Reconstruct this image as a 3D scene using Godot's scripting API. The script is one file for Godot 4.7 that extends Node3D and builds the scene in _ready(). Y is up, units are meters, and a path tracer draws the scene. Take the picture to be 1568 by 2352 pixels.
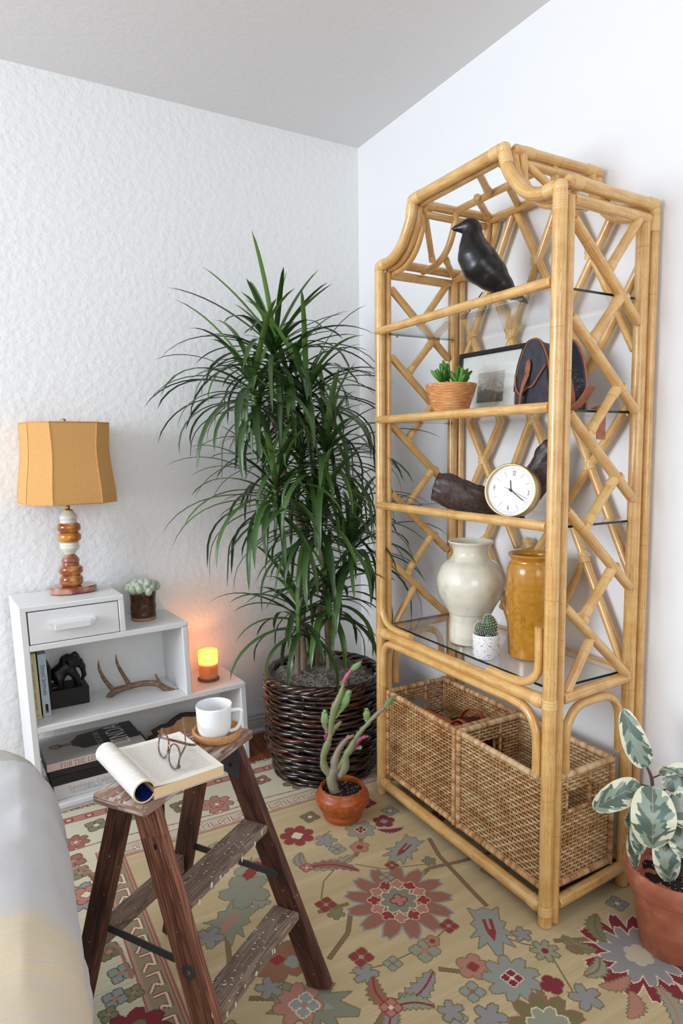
extends Node3D
# A bright corner of a room: a rattan shelf, a potted dracaena, a stepped white shelf and an old step ladder on a flat-woven rug.

var M := {}
var used := {}
var rng := RandomNumberGenerator.new()

# ---------------------------------------------------------------- mesh builder
class B:
	var v := PackedVector3Array()
	var n := PackedVector3Array()
	var t := PackedVector2Array()
	var c := PackedColorArray()
	var i := PackedInt32Array()
	var col := Color(1, 1, 1)

	func p(pos: Vector3, nor: Vector3, uv := Vector2.ZERO) -> int:
		v.push_back(pos); n.push_back(nor); t.push_back(uv); c.push_back(col)
		return v.size() - 1

	func tri(a: int, b: int, d: int) -> void:      # counter-clockwise as seen from outside
		i.push_back(a); i.push_back(d); i.push_back(b)

	func quad(a: int, b: int, d: int, e: int) -> void:
		tri(a, b, d); tri(a, d, e)

	func face(a: Vector3, b: Vector3, d: Vector3, e: Vector3, ua := Vector2(0, 0), ub := Vector2(1, 0), ud := Vector2(1, 1), ue := Vector2(0, 1)) -> void:
		var nor := (b - a).cross(d - a)
		if nor.length() < 1e-14: nor = (d - a).cross(e - a)
		nor = nor.normalized()
		quad(p(a, nor, ua), p(b, nor, ub), p(d, nor, ud), p(e, nor, ue))

	func mesh() -> ArrayMesh:
		var arr := []
		arr.resize(Mesh.ARRAY_MAX)
		arr[Mesh.ARRAY_VERTEX] = v
		arr[Mesh.ARRAY_NORMAL] = n
		arr[Mesh.ARRAY_TEX_UV] = t
		arr[Mesh.ARRAY_COLOR] = c
		arr[Mesh.ARRAY_INDEX] = i
		var m := ArrayMesh.new()
		m.add_surface_from_arrays(Mesh.PRIMITIVE_TRIANGLES, arr)
		return m

	func add(o: B, xf := Transform3D()) -> void:
		var k := v.size()
		var nb := xf.basis.inverse().transposed()
		for q in o.v.size():
			v.push_back(xf * o.v[q]); n.push_back((nb * o.n[q]).normalized()); t.push_back(o.t[q]); c.push_back(o.c[q])
		for q in o.i: i.push_back(q + k)

	# a tube along points; rad is a number or one radius per point; flat squeezes it along the second axis of its frame
	func tube(pts: PackedVector3Array, rad, sides := 12, caps := true, flat := 1.0, up := Vector3.ZERO, v0 := 0.0) -> void:
		var m := pts.size()
		var tan: Vector3 = (pts[1] - pts[0]).normalized()
		var nx := up
		if nx == Vector3.ZERO: nx = Vector3.UP if absf(tan.y) < 0.9 else Vector3.RIGHT
		nx = (nx - tan * nx.dot(tan)).normalized()
		var along := v0
		var first := v.size()
		var k0 := first
		for q in m:
			var tq: Vector3
			if q == 0: tq = (pts[1] - pts[0]).normalized()
			elif q == m - 1: tq = (pts[q] - pts[q - 1]).normalized()
			else: tq = ((pts[q + 1] - pts[q]).normalized() + (pts[q] - pts[q - 1]).normalized()).normalized()
			nx = (nx - tq * nx.dot(tq)).normalized()
			var ny := tq.cross(nx)
			if q > 0: along += pts[q].distance_to(pts[q - 1])
			var r: float = rad if rad is float else rad[q]
			var slope := 0.0
			if not rad is float:
				var a: int = maxi(q - 1, 0)
				var b: int = mini(q + 1, m - 1)
				var dl := pts[b].distance_to(pts[a])
				if dl > 1e-9: slope = clampf((rad[a] - rad[b]) / dl, -3.0, 3.0)
			for s in sides + 1:
				var an := TAU * s / sides
				var dir := nx * cos(an) + ny * (sin(an) * flat)
				var nor := nx * (cos(an) * flat) + ny * sin(an)
				p(pts[q] + dir * r, (nor.normalized() + tq * slope).normalized(), Vector2(float(s) / sides, along))
			if q > 0:
				for s in sides:
					var a0 := k0 + s
					var b0 := a0 + sides + 1
					quad(a0, a0 + 1, b0 + 1, b0)
				k0 += sides + 1
		if caps:
			for e in 2:
				var base := first if e == 0 else k0
				var tq: Vector3 = (pts[0] - pts[1]).normalized() if e == 0 else (pts[m - 1] - pts[m - 2]).normalized()
				var cen := p(pts[0] if e == 0 else pts[m - 1], tq, Vector2(0.5, along if e else v0))
				var ring := []
				for s in sides: ring.push_back(p(v[base + s], tq, t[base + s]))
				for s in sides:
					if e == 0: tri(cen, ring[(s + 1) % sides], ring[s])
					else: tri(cen, ring[s], ring[(s + 1) % sides])

	# a rounded pole: a tube whose ends are softened
	func pole(a: Vector3, b: Vector3, r: float, sides := 14, steps := 2) -> void:
		var pts := PackedVector3Array()
		var rr := PackedFloat32Array()
		var d := (b - a).normalized()
		var e := r * 0.22
		pts.push_back(a); rr.push_back(r * 0.8)
		for s in steps + 1:
			pts.push_back((a + d * e).lerp(b - d * e, float(s) / steps)); rr.push_back(r)
		pts.push_back(b); rr.push_back(r * 0.8)
		tube(pts, rr, sides, true, 1.0, Vector3.ZERO, a.x * 3.1 + a.y * 1.7 + a.z * 2.3)

	# profile of (radius, height) turned about y; sharp corners stay sharp
	func lathe(prof: PackedVector2Array, segs := 40, xf := Transform3D(), vs := 1.0, a0 := 0.0, a1 := TAU) -> void:
		var m := prof.size()
		var nb := xf.basis.inverse().transposed()
		var along := 0.0
		var prev := -1
		for q in m - 1:
			var d := (prof[q + 1] - prof[q])
			if d.length() < 1e-9: continue
			var nq := Vector2(d.y, -d.x).normalized()
			var na := nq
			var nbv := nq
			if q > 0:
				var d2 := prof[q] - prof[q - 1]
				var n2 := Vector2(d2.y, -d2.x).normalized()
				if n2.dot(nq) > 0.6: na = (n2 + nq).normalized()
			if q < m - 2:
				var d3 := prof[q + 2] - prof[q + 1]
				var n3 := Vector2(d3.y, -d3.x).normalized()
				if n3.dot(nq) > 0.6: nbv = (n3 + nq).normalized()
			var k := v.size()
			for s in segs + 1:
				var an := a0 + (a1 - a0) * s / segs
				var dx := Vector3(cos(an), 0, -sin(an))
				p(xf * (dx * prof[q].x + Vector3(0, prof[q].y, 0)), (nb * (dx * na.x + Vector3(0, na.y, 0))).normalized(), Vector2(float(s) / segs, along * vs))
				p(xf * (dx * prof[q + 1].x + Vector3(0, prof[q + 1].y, 0)), (nb * (dx * nbv.x + Vector3(0, nbv.y, 0))).normalized(), Vector2(float(s) / segs, (along + d.length()) * vs))
			for s in segs:
				var z := k + s * 2
				quad(z, z + 2, z + 3, z + 1)
			along += d.length()

	func ball(cen: Vector3, r: Vector3, segs := 16, rings := 10, basis := Basis()) -> void:
		var prof := PackedVector2Array()
		for q in rings + 1:
			var an := -PI / 2 + PI * q / rings
			prof.push_back(Vector2(maxf(cos(an), 0.0), sin(an)))
		lathe(prof, segs, Transform3D(basis * Basis.from_scale(r), cen))

	# a box with chamfered edges; uv in metres, v along its longest side
	func box(xf: Transform3D, size: Vector3, bev := 0.002, uvo := Vector2.ZERO) -> void:
		var h := size / 2
		bev = minf(bev, minf(h.x, minf(h.y, h.z)) * 0.95)
		var L := 0
		if size.y > size.x and size.y >= size.z: L = 1
		elif size.z > size.x and size.z > size.y: L = 2
		var nb := xf.basis.inverse().transposed()
		for ax in 3:
			var a1 := (ax + 1) % 3
			var a2 := (ax + 2) % 3
			for sg in [-1.0, 1.0]:
				var ids := []
				var nor := Vector3.ZERO
				nor[ax] = sg
				var wn := (nb * nor).normalized()
				for q in [[-1.0, -1.0], [1.0, -1.0], [1.0, 1.0], [-1.0, 1.0]]:
					var pos := Vector3.ZERO
					pos[ax] = sg * h[ax]
					pos[a1] = q[0] * (h[a1] - bev)
					pos[a2] = q[1] * (h[a2] - bev)
					var uv: Vector2
					if L == ax: uv = Vector2(pos[a1], pos[a2])
					elif L == a1: uv = Vector2(pos[a2] + ax * 0.37 + sg * 0.11, pos[a1])
					else: uv = Vector2(pos[a1] + ax * 0.37 + sg * 0.11, pos[a2])
					ids.push_back(p(xf * pos, wn, uv + uvo))
				if sg > 0: quad(ids[0], ids[1], ids[2], ids[3])
				else: quad(ids[3], ids[2], ids[1], ids[0])
		if bev <= 0.0: return
		# edges
		for ax in 3:
			var a1 := (ax + 1) % 3
			var a2 := (ax + 2) % 3
			for s1 in [-1.0, 1.0]:
				for s2 in [-1.0, 1.0]:
					var nor := Vector3.ZERO
					nor[a1] = s1
					nor[a2] = s2
					var wn := (nb * nor.normalized()).normalized()
					var q := []
					for e in [[-1.0, 0], [1.0, 0], [1.0, 1], [-1.0, 1]]:
						var pos := Vector3.ZERO
						pos[ax] = e[0] * (h[ax] - bev)
						pos[a1] = s1 * (h[a1] - (bev if e[1] == 1 else 0.0))
						pos[a2] = s2 * (h[a2] - (0.0 if e[1] == 1 else bev))
						q.push_back(p(xf * pos, wn, uvo + (Vector2(pos[a1] + pos[a2], pos[ax]) if L == ax else Vector2(pos[ax], pos[L]))))
					if s1 * s2 > 0: quad(q[0], q[3], q[2], q[1])
					else: quad(q[0], q[1], q[2], q[3])
		for sx in [-1.0, 1.0]:
			for sy in [-1.0, 1.0]:
				for sz in [-1.0, 1.0]:
					var wn := (nb * Vector3(sx, sy, sz).normalized()).normalized()
					var a := p(xf * Vector3(sx * h.x, sy * (h.y - bev), sz * (h.z - bev)), wn, uvo)
					var b := p(xf * Vector3(sx * (h.x - bev), sy * h.y, sz * (h.z - bev)), wn, uvo)
					var d := p(xf * Vector3(sx * (h.x - bev), sy * (h.y - bev), sz * h.z), wn, uvo)
					if sx * sy * sz > 0: tri(a, b, d)
					else: tri(a, d, b)

	# a polygon in xy pushed out along z from z0 to z1
	func prism(poly: PackedVector2Array, z0: float, z1: float, xf := Transform3D(), uvs := 1.0, smooth := false) -> void:
		var area := 0.0
		for q in poly.size(): area += poly[q].cross(poly[(q + 1) % poly.size()])
		if area < 0.0: poly.reverse()
		var nb := xf.basis.inverse().transposed()
		var ids := Geometry2D.triangulate_polygon(poly)
		for e in 2:
			var z := z1 if e else z0
			var k := v.size()
			var nor := (nb * Vector3(0, 0, 1.0 if e else -1.0)).normalized()
			for q in poly: p(xf * Vector3(q.x, q.y, z), nor, q * uvs)
			for q in range(0, ids.size(), 3):
				var a := ids[q]
				var b := ids[q + 1]
				var d := ids[q + 2]
				var ccw := (poly[b] - poly[a]).cross(poly[d] - poly[a]) > 0
				if ccw == (e == 1): tri(k + a, k + b, k + d)
				else: tri(k + a, k + d, k + b)
		var m := poly.size()
		for q in m:
			var a := poly[q]
			var b := poly[(q + 1) % m]
			var d := b - a
			var nn := Vector2(d.y, -d.x).normalized()
			var na := nn
			var nc := nn
			if smooth:
				var dp := a - poly[(q + m - 1) % m]
				var dn := poly[(q + 2) % m] - b
				var np := Vector2(dp.y, -dp.x).normalized()
				var nx := Vector2(dn.y, -dn.x).normalized()
				if np.dot(nn) > 0.6: na = (np + nn).normalized()
				if nx.dot(nn) > 0.6: nc = (nx + nn).normalized()
			var wa := (nb * Vector3(na.x, na.y, 0)).normalized()
			var wc := (nb * Vector3(nc.x, nc.y, 0)).normalized()
			quad(p(xf * Vector3(a.x, a.y, z0), wa, a * uvs), p(xf * Vector3(b.x, b.y, z0), wc, b * uvs), p(xf * Vector3(b.x, b.y, z1), wc, b * uvs + Vector2(0, z1 - z0)), p(xf * Vector3(a.x, a.y, z1), wa, a * uvs + Vector2(0, z1 - z0)))

	# a leaf blade along points: widths across, folded by depth along its midrib, with a thickness
	func blade(pts: PackedVector3Array, wid: PackedFloat32Array, side: Vector3, fold := 0.2, thick := 0.0, curl := 0.0) -> void:
		var m := pts.size()
		var k := v.size()
		var sd := side
		for q in m:
			var tq: Vector3 = (pts[mini(q + 1, m - 1)] - pts[maxi(q - 1, 0)]).normalized()
			sd = (sd - tq * sd.dot(tq)).normalized()
			var upv := sd.cross(tq)
			var w := wid[q]
			var vv := float(q) / (m - 1)
			p(pts[q] - sd * w + upv * (w * fold) , (upv + sd * (fold + curl)).normalized(), Vector2(0, vv))
			p(pts[q] - sd * w * 0.5 + upv * (w * fold * 0.42), (upv + sd * fold * 0.8).normalized(), Vector2(0.25, vv))
			p(pts[q], upv, Vector2(0.5, vv))
			p(pts[q] + sd * w * 0.5 + upv * (w * fold * 0.42), (upv - sd * fold * 0.8).normalized(), Vector2(0.75, vv))
			p(pts[q] + sd * w + upv * (w * fold), (upv - sd * (fold + curl)).normalized(), Vector2(1, vv))
		for q in m - 1:
			for s in 4:
				var a := k + q * 5 + s
				quad(a, a + 1, a + 6, a + 5)

# ---------------------------------------------------------------- naming and placing
func numbered(called: String) -> String:
	var k: int = used.get(called, 0)
	used[called] = k + 1
	return called if k == 0 else "%s_%03d" % [called, k]

func thing(called: String, label: String, category: String, at := Vector3.ZERO, turn := 0.0, group := "") -> Node3D:
	var o := Node3D.new()
	o.name = numbered(called)
	add_child(o)
	o.position = at
	o.rotation.y = turn
	tag(o, label, category, group)
	return o

func tag(o: Node, label := "", category := "", group := "", kind := "") -> Node:
	if label: o.set_meta("label", label)
	if category: o.set_meta("category", category)
	if group: o.set_meta("group", group)
	if kind: o.set_meta("kind", kind)
	return o

# commits a builder (or a mesh) as one named MeshInstance3D; world = its points are in world axes
func obj(called: String, b, m: Material, parent: Node3D = self, world := true) -> MeshInstance3D:
	var o := MeshInstance3D.new()
	o.mesh = b.mesh() if b is B else b
	o.material_override = m
	if parent == self:
		o.name = numbered(called)
		add_child(o)
	else:
		o.name = called
		parent.add_child(o, true)
		if world and parent.get_parent() == self and not parent is MeshInstance3D: o.position = -parent.position
	return o

func struct(called: String, b, m: Material, label := "") -> MeshInstance3D:
	var o := obj(called, b, m)
	o.set_meta("kind", "structure")
	if label: o.set_meta("label", label)
	return o

func V(x: float, y: float, z: float) -> Vector3: return Vector3(x, y, z)

func line(a: Vector3, b: Vector3, k := 2) -> PackedVector3Array:
	var r := PackedVector3Array()
	for q in k: r.push_back(a.lerp(b, float(q) / (k - 1)))
	return r

# a smooth curve through points
func curve(pts: Array, per := 8) -> PackedVector3Array:
	var r := PackedVector3Array()
	var m := pts.size()
	for q in m - 1:
		var a: Vector3 = pts[maxi(q - 1, 0)]
		var b: Vector3 = pts[q]
		var c: Vector3 = pts[q + 1]
		var d: Vector3 = pts[mini(q + 2, m - 1)]
		for s in per: r.push_back(b.cubic_interpolate(c, a, d, float(s) / per))
	r.push_back(pts[m - 1])
	return r

func curve2(pts: Array, per := 6) -> PackedVector2Array:
	var r := PackedVector2Array()
	var m := pts.size()
	for q in m - 1:
		var a: Vector2 = pts[maxi(q - 1, 0)]
		var b: Vector2 = pts[q]
		var c: Vector2 = pts[q + 1]
		var d: Vector2 = pts[mini(q + 2, m - 1)]
		for s in per: r.push_back(b.cubic_interpolate(c, a, d, float(s) / per))
	r.push_back(pts[m - 1])
	return r

func prof(a: Array) -> PackedVector2Array:
	var r := PackedVector2Array()
	for q in range(0, a.size(), 2): r.push_back(Vector2(a[q], a[q + 1]))
	return r

func radii(a: Array, m: int) -> PackedFloat32Array:      # control radii spread evenly over m points
	var r := PackedFloat32Array()
	for q in m:
		var f := float(q) / (m - 1) * (a.size() - 1)
		var k := mini(int(f), a.size() - 2)
		r.push_back(lerpf(a[k], a[k + 1], smoothstep(0.0, 1.0, f - k)))
	return r

func ring(cen: Vector3, r: float, axis: Vector3, segs := 24, squeeze := 1.0, up := Vector3.ZERO) -> PackedVector3Array:
	var a := up if up != Vector3.ZERO else (Vector3.UP if absf(axis.y) < 0.9 else Vector3.RIGHT)
	a = (a - axis * a.dot(axis)).normalized()
	var b := axis.cross(a).normalized()
	var out := PackedVector3Array()
	for q in segs + 1: out.push_back(cen + a * cos(TAU * q / segs) * r + b * sin(TAU * q / segs) * r * squeeze)
	return out

# a body meshed from tapered capsules [a, b, ra, rb] joined softly (surface nets); dent = capsules taken away
func blob(b: B, caps: Array, cell: float, k := 0.01, dents := [], rough := 0.0, nz: FastNoiseLite = null) -> void:
	var lo := Vector3.INF
	var hi := -Vector3.INF
	for q in caps:
		for e in 2:
			var r: float = q[2 + e] + k + rough
			lo = lo.min(q[e] - Vector3.ONE * r)
			hi = hi.max(q[e] + Vector3.ONE * r)
	lo -= Vector3.ONE * cell * 2
	var nx := int((hi.x - lo.x) / cell) + 3
	var ny := int((hi.y - lo.y) / cell) + 3
	var nz_ := int((hi.z - lo.z) / cell) + 3
	var f := PackedFloat32Array()
	f.resize(nx * ny * nz_)
	f.fill(0.05)
	var best := PackedFloat32Array()
	for q in caps:                      # each capsule only visits the cells near it
		var A: Vector3 = q[0]
		var Bb: Vector3 = q[1]
		var ba := Bb - A
		var l2 := maxf(ba.length_squared(), 1e-12)
		var reach: float = maxf(q[2], q[3]) + 0.05
		var l := A.min(Bb) - Vector3.ONE * reach
		var h := A.max(Bb) + Vector3.ONE * reach
		for z in range(maxi(0, int((l.z - lo.z) / cell)), mini(nz_, int((h.z - lo.z) / cell) + 2)):
			for y in range(maxi(0, int((l.y - lo.y) / cell)), mini(ny, int((h.y - lo.y) / cell) + 2)):
				var row := (z * ny + y) * nx
				for x in range(maxi(0, int((l.x - lo.x) / cell)), mini(nx, int((h.x - lo.x) / cell) + 2)):
					var pt := lo + Vector3(x, y, z) * cell
					var s := clampf((pt - A).dot(ba) / l2, 0.0, 1.0)
					var d: float = pt.distance_to(A + ba * s) - lerpf(q[2], q[3], s)
					var o := f[row + x]
					var w := clampf(0.5 + 0.5 * (o - d) / k, 0.0, 1.0)
					f[row + x] = lerpf(o, d, w) - k * w * (1.0 - w)
	for q in dents:
		var A: Vector3 = q[0]
		var ba: Vector3 = q[1] - A
		var l2 := maxf(ba.length_squared(), 1e-12)
		for z in nz_:
			for y in ny:
				for x in nx:
					var pt := lo + Vector3(x, y, z) * cell
					var s := clampf((pt - A).dot(ba) / l2, 0.0, 1.0)
					var d: float = lerpf(q[2], q[3], s) - pt.distance_to(A + ba * s)
					var at := (z * ny + y) * nx + x
					f[at] = maxf(f[at], d)
	var id := {}
	var dx := [0, 1, 0, 1, 0, 1, 0, 1]
	var dy := [0, 0, 1, 1, 0, 0, 1, 1]
	var dz := [0, 0, 0, 0, 1, 1, 1, 1]
	var ea := [0, 2, 4, 6, 0, 1, 4, 5, 0, 1, 2, 3]
	var eb := [1, 3, 5, 7, 2, 3, 6, 7, 4, 5, 6, 7]
	for z in nz_ - 1:
		for y in ny - 1:
			for x in nx - 1:
				var at := (z * ny + y) * nx + x
				if f[at] > cell * 2.0 or f[at] < -cell * 2.0: continue
				var val := []
				var neg := 0
				for q in 8:
					var g := f[at + dx[q] + (dy[q] + dz[q] * ny) * nx]
					val.push_back(g)
					if g < 0.0: neg += 1
				if neg == 0 or neg == 8: continue
				var sum := Vector3.ZERO
				var cnt := 0
				for q in 12:
					var ga: float = val[ea[q]]
					var gb: float = val[eb[q]]
					if (ga < 0.0) != (gb < 0.0):
						var s := ga / (ga - gb)
						sum += Vector3(lerpf(dx[ea[q]], dx[eb[q]], s), lerpf(dy[ea[q]], dy[eb[q]], s), lerpf(dz[ea[q]], dz[eb[q]], s))
						cnt += 1
				var g := Vector3(val[1] + val[3] + val[5] + val[7] - val[0] - val[2] - val[4] - val[6], val[2] + val[3] + val[6] + val[7] - val[0] - val[1] - val[4] - val[5], val[4] + val[5] + val[6] + val[7] - val[0] - val[1] - val[2] - val[3]).normalized()
				var pos := lo + (Vector3(x, y, z) + sum / cnt) * cell
				if nz: pos += g * nz.get_noise_3dv(pos) * rough
				id[at] = b.p(pos, g, Vector2(pos.x + pos.z, pos.y))
	for at in id:
		var x: int = at % nx
		var y: int = (at / nx) % ny
		var z: int = at / (nx * ny)
		var o := f[at]
		if x < 1 or y < 1 or z < 1: continue
		var px := f[at + 1]
		var py := f[at + nx]
		var pz := f[at + nx * ny]
		if (o < 0.0) != (px < 0.0):
			var q := [at, at - nx, at - nx - nx * ny, at - nx * ny]
			if id.has(q[1]) and id.has(q[2]) and id.has(q[3]):
				if o >= 0.0: b.quad(id[q[3]], id[q[2]], id[q[1]], id[q[0]])
				else: b.quad(id[q[0]], id[q[1]], id[q[2]], id[q[3]])
		if (o < 0.0) != (py < 0.0):
			var q := [at, at - nx * ny, at - 1 - nx * ny, at - 1]
			if id.has(q[1]) and id.has(q[2]) and id.has(q[3]):
				if o >= 0.0: b.quad(id[q[3]], id[q[2]], id[q[1]], id[q[0]])
				else: b.quad(id[q[0]], id[q[1]], id[q[2]], id[q[3]])
		if (o < 0.0) != (pz < 0.0):
			var q := [at, at - 1, at - 1 - nx, at - nx]
			if id.has(q[1]) and id.has(q[2]) and id.has(q[3]):
				if o >= 0.0: b.quad(id[q[3]], id[q[2]], id[q[1]], id[q[0]])
				else: b.quad(id[q[0]], id[q[1]], id[q[2]], id[q[3]])
	if nz:                              # the relief bends the normals too
		for q in b.n.size(): b.n[q] = Vector3.ZERO
		for q in range(0, b.i.size(), 3):
			var a := b.i[q]
			var c := b.i[q + 1]
			var d := b.i[q + 2]
			var nn := (b.v[d] - b.v[a]).cross(b.v[c] - b.v[a])
			b.n[a] += nn; b.n[c] += nn; b.n[d] += nn
		for q in b.n.size(): b.n[q] = b.n[q].normalized()

# lettering: a thin raised print of given height, facing +z of its transform
func text(words: String, height: float, m: Material, parent: Node3D, xf: Transform3D, font := "Droid Serif", squeeze := 1.0, called := "lettering") -> void:
	var tm := TextMesh.new()
	var f := SystemFont.new()
	f.font_names = PackedStringArray([font])
	tm.font = f
	tm.text = words
	tm.font_size = 32
	tm.pixel_size = height / 24.0
	tm.depth = 0.0004
	tm.curve_step = 1.0
	var o := MeshInstance3D.new()
	o.mesh = tm
	o.material_override = m
	o.name = called
	parent.add_child(o, true)
	o.transform = xf.scaled_local(Vector3(squeeze, 1, 1))

# centre lines, in metres
const ANTLER_BEAM := [Vector3(-0.889, 0.291, 0.149), Vector3(-0.921, 0.308, 0.142), Vector3(-0.953, 0.332, 0.135), Vector3(-1.003, 0.339, 0.124), Vector3(-1.046, 0.333, 0.115), Vector3(-1.092, 0.323, 0.105), Vector3(-1.112, 0.308, 0.101), Vector3(-1.124, 0.298, 0.098)]
const ANTLER_TINE_A := [Vector3(-1.099, 0.324, 0.104), Vector3(-1.127, 0.368, 0.097), Vector3(-1.143, 0.409, 0.094), Vector3(-1.145, 0.442, 0.094)]
const ANTLER_TINE_B := [Vector3(-1.044, 0.335, 0.115), Vector3(-1.07, 0.389, 0.11), Vector3(-1.084, 0.425, 0.107), Vector3(-1.087, 0.457, 0.106)]
const ANTLER_TINE_C := [Vector3(-0.94, 0.326, 0.138), Vector3(-0.953, 0.356, 0.135), Vector3(-0.958, 0.372, 0.134)]
const CACTUS_TRUNK := [Vector3(-0.547, 0.076, 0.74), Vector3(-0.555, 0.107, 0.735), Vector3(-0.558, 0.139, 0.733), Vector3(-0.551, 0.164, 0.737)]
const CACTUS_A := [Vector3(-0.557, 0.139, 0.734), Vector3(-0.576, 0.17, 0.723), Vector3(-0.581, 0.202, 0.72), Vector3(-0.572, 0.239, 0.726), Vector3(-0.561, 0.276, 0.732), Vector3(-0.557, 0.316, 0.734), Vector3(-0.547, 0.369, 0.74), Vector3(-0.532, 0.405, 0.748), Vector3(-0.522, 0.448, 0.754)]
const CACTUS_A_BUD := [Vector3(-0.522, 0.451, 0.754), Vector3(-0.513, 0.471, 0.759), Vector3(-0.5, 0.489, 0.766)]
const CACTUS_A_TIP := [Vector3(-0.5, 0.489, 0.766), Vector3(-0.488, 0.501, 0.773), Vector3(-0.474, 0.517, 0.781)]
const CACTUS_B := [Vector3(-0.533, 0.145, 0.747), Vector3(-0.521, 0.176, 0.754), Vector3(-0.518, 0.21, 0.756), Vector3(-0.504, 0.235, 0.764), Vector3(-0.493, 0.263, 0.77)]
const CACTUS_B2 := [Vector3(-0.493, 0.263, 0.77), Vector3(-0.478, 0.287, 0.779), Vector3(-0.454, 0.318, 0.792), Vector3(-0.428, 0.349, 0.807), Vector3(-0.41, 0.367, 0.817)]
const CACTUS_B_TIP := [Vector3(-0.41, 0.367, 0.817), Vector3(-0.397, 0.388, 0.824), Vector3(-0.384, 0.403, 0.832)]
const CACTUS_C := [Vector3(-0.549, 0.161, 0.739), Vector3(-0.549, 0.192, 0.739), Vector3(-0.54, 0.223, 0.743), Vector3(-0.525, 0.251, 0.752), Vector3(-0.511, 0.269, 0.76), Vector3(-0.498, 0.274, 0.767)]
const CACTUS_D := [Vector3(-0.538, 0.173, 0.744), Vector3(-0.525, 0.195, 0.752), Vector3(-0.509, 0.226, 0.761)]
const CACTUS_E := [Vector3(-0.566, 0.267, 0.729), Vector3(-0.553, 0.295, 0.736), Vector3(-0.54, 0.31, 0.744), Vector3(-0.531, 0.322, 0.749)]
const CACTUS_PAD_A := [Vector3(-0.545, 0.335, 0.741), Vector3(-0.529, 0.362, 0.75), Vector3(-0.52, 0.387, 0.755), Vector3(-0.508, 0.417, 0.762)]
const CACTUS_PAD_B := [Vector3(-0.57, 0.289, 0.727), Vector3(-0.575, 0.313, 0.724), Vector3(-0.574, 0.357, 0.724)]
const CACTUS_PAD_C := [Vector3(-0.46, 0.324, 0.788), Vector3(-0.46, 0.361, 0.789)]
const CACTUS_PINK_A := [Vector3(-0.495, 0.235, 0.769), Vector3(-0.486, 0.257, 0.774), Vector3(-0.472, 0.269, 0.782), Vector3(-0.457, 0.271, 0.79)]
const CACTUS_PINK_B := [Vector3(-0.573, 0.265, 0.725), Vector3(-0.57, 0.285, 0.727)]
const CACTUS_PINK_C := [Vector3(-0.495, 0.233, 0.769), Vector3(-0.478, 0.236, 0.779)]
const RUBBER_LEAF_A := [Vector3(-0.166, 0.43, 1.563), Vector3(-0.19, 0.489, 1.545), Vector3(-0.196, 0.563, 1.517)]
const RUBBER_LEAF_B := [Vector3(-0.173, 0.385, 1.552), Vector3(-0.223, 0.361, 1.53), Vector3(-0.252, 0.313, 1.485)]
const RUBBER_LEAF_C := [Vector3(-0.176, 0.397, 1.586), Vector3(-0.207, 0.335, 1.611), Vector3(-0.202, 0.266, 1.609)]
const RUBBER_LEAF_D := [Vector3(-0.163, 0.279, 1.606), Vector3(-0.174, 0.235, 1.626), Vector3(-0.16, 0.182, 1.629)]
const RUBBER_LEAF_E := [Vector3(-0.193, 0.301, 1.559), Vector3(-0.203, 0.246, 1.562), Vector3(-0.192, 0.188, 1.56)]
const RUBBER_LEAF_F := [Vector3(-0.202, 0.301, 1.563), Vector3(-0.21, 0.27, 1.578), Vector3(-0.204, 0.234, 1.579)]
const RUBBER_LEAF_G := [Vector3(-0.163, 0.309, 1.531), Vector3(-0.168, 0.285, 1.524), Vector3(-0.169, 0.258, 1.521)]
const RUBBER_LEAF_H := [Vector3(-0.135, 0.408, 1.575), Vector3(-0.105, 0.415, 1.585), Vector3(-0.077, 0.397, 1.61)]
const RUBBER_LEAF_I := [Vector3(-0.142, 0.366, 1.602), Vector3(-0.142, 0.359, 1.638), Vector3(-0.124, 0.324, 1.667)]
const RUBBER_LEAF_J := [Vector3(-0.127, 0.313, 1.607), Vector3(-0.127, 0.32, 1.625), Vector3(-0.113, 0.303, 1.646)]
const RUBBER_LEAF_K := [Vector3(-0.119, 0.371, 1.581), Vector3(-0.086, 0.402, 1.595), Vector3(-0.059, 0.387, 1.62)]
const RUBBER_LEAF_N := [Vector3(-0.143, 0.304, 1.618), Vector3(-0.149, 0.283, 1.646), Vector3(-0.143, 0.25, 1.656)]
const RUBBER_STEM := [Vector3(-0.14, 0.153, 1.605), Vector3(-0.148, 0.197, 1.592), Vector3(-0.155, 0.26, 1.581), Vector3(-0.158, 0.328, 1.576), Vector3(-0.16, 0.399, 1.573), Vector3(-0.166, 0.43, 1.563)]
const RUBBER_STEM_B := [Vector3(-0.125, 0.162, 1.627), Vector3(-0.123, 0.196, 1.63), Vector3(-0.12, 0.258, 1.635), Vector3(-0.124, 0.315, 1.629)]
const CROWNS := [Vector3(-0.547, 1.509, 0.33), Vector3(-0.652, 1.367, 0.388), Vector3(-0.474, 1.342, 0.425), Vector3(-0.603, 1.025, 0.436), Vector3(-0.47, 1.125, 0.37), Vector3(-0.422, 1.142, 0.463), Vector3(-0.46, 0.922, 0.477), Vector3(-0.325, 0.808, 0.469), Vector3(-0.534, 0.594, 0.461), Vector3(-0.412, 0.646, 0.458), Vector3(-0.481, 1.408, 0.297)]
const CANE_A := [Vector3(-0.48, 0.431, 0.388), Vector3(-0.489, 0.559, 0.394), Vector3(-0.463, 0.748, 0.385), Vector3(-0.483, 0.935, 0.363), Vector3(-0.524, 1.089, 0.342), Vector3(-0.533, 1.211, 0.337), Vector3(-0.563, 1.325, 0.321), Vector3(-0.55, 1.497, 0.329)]
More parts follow.
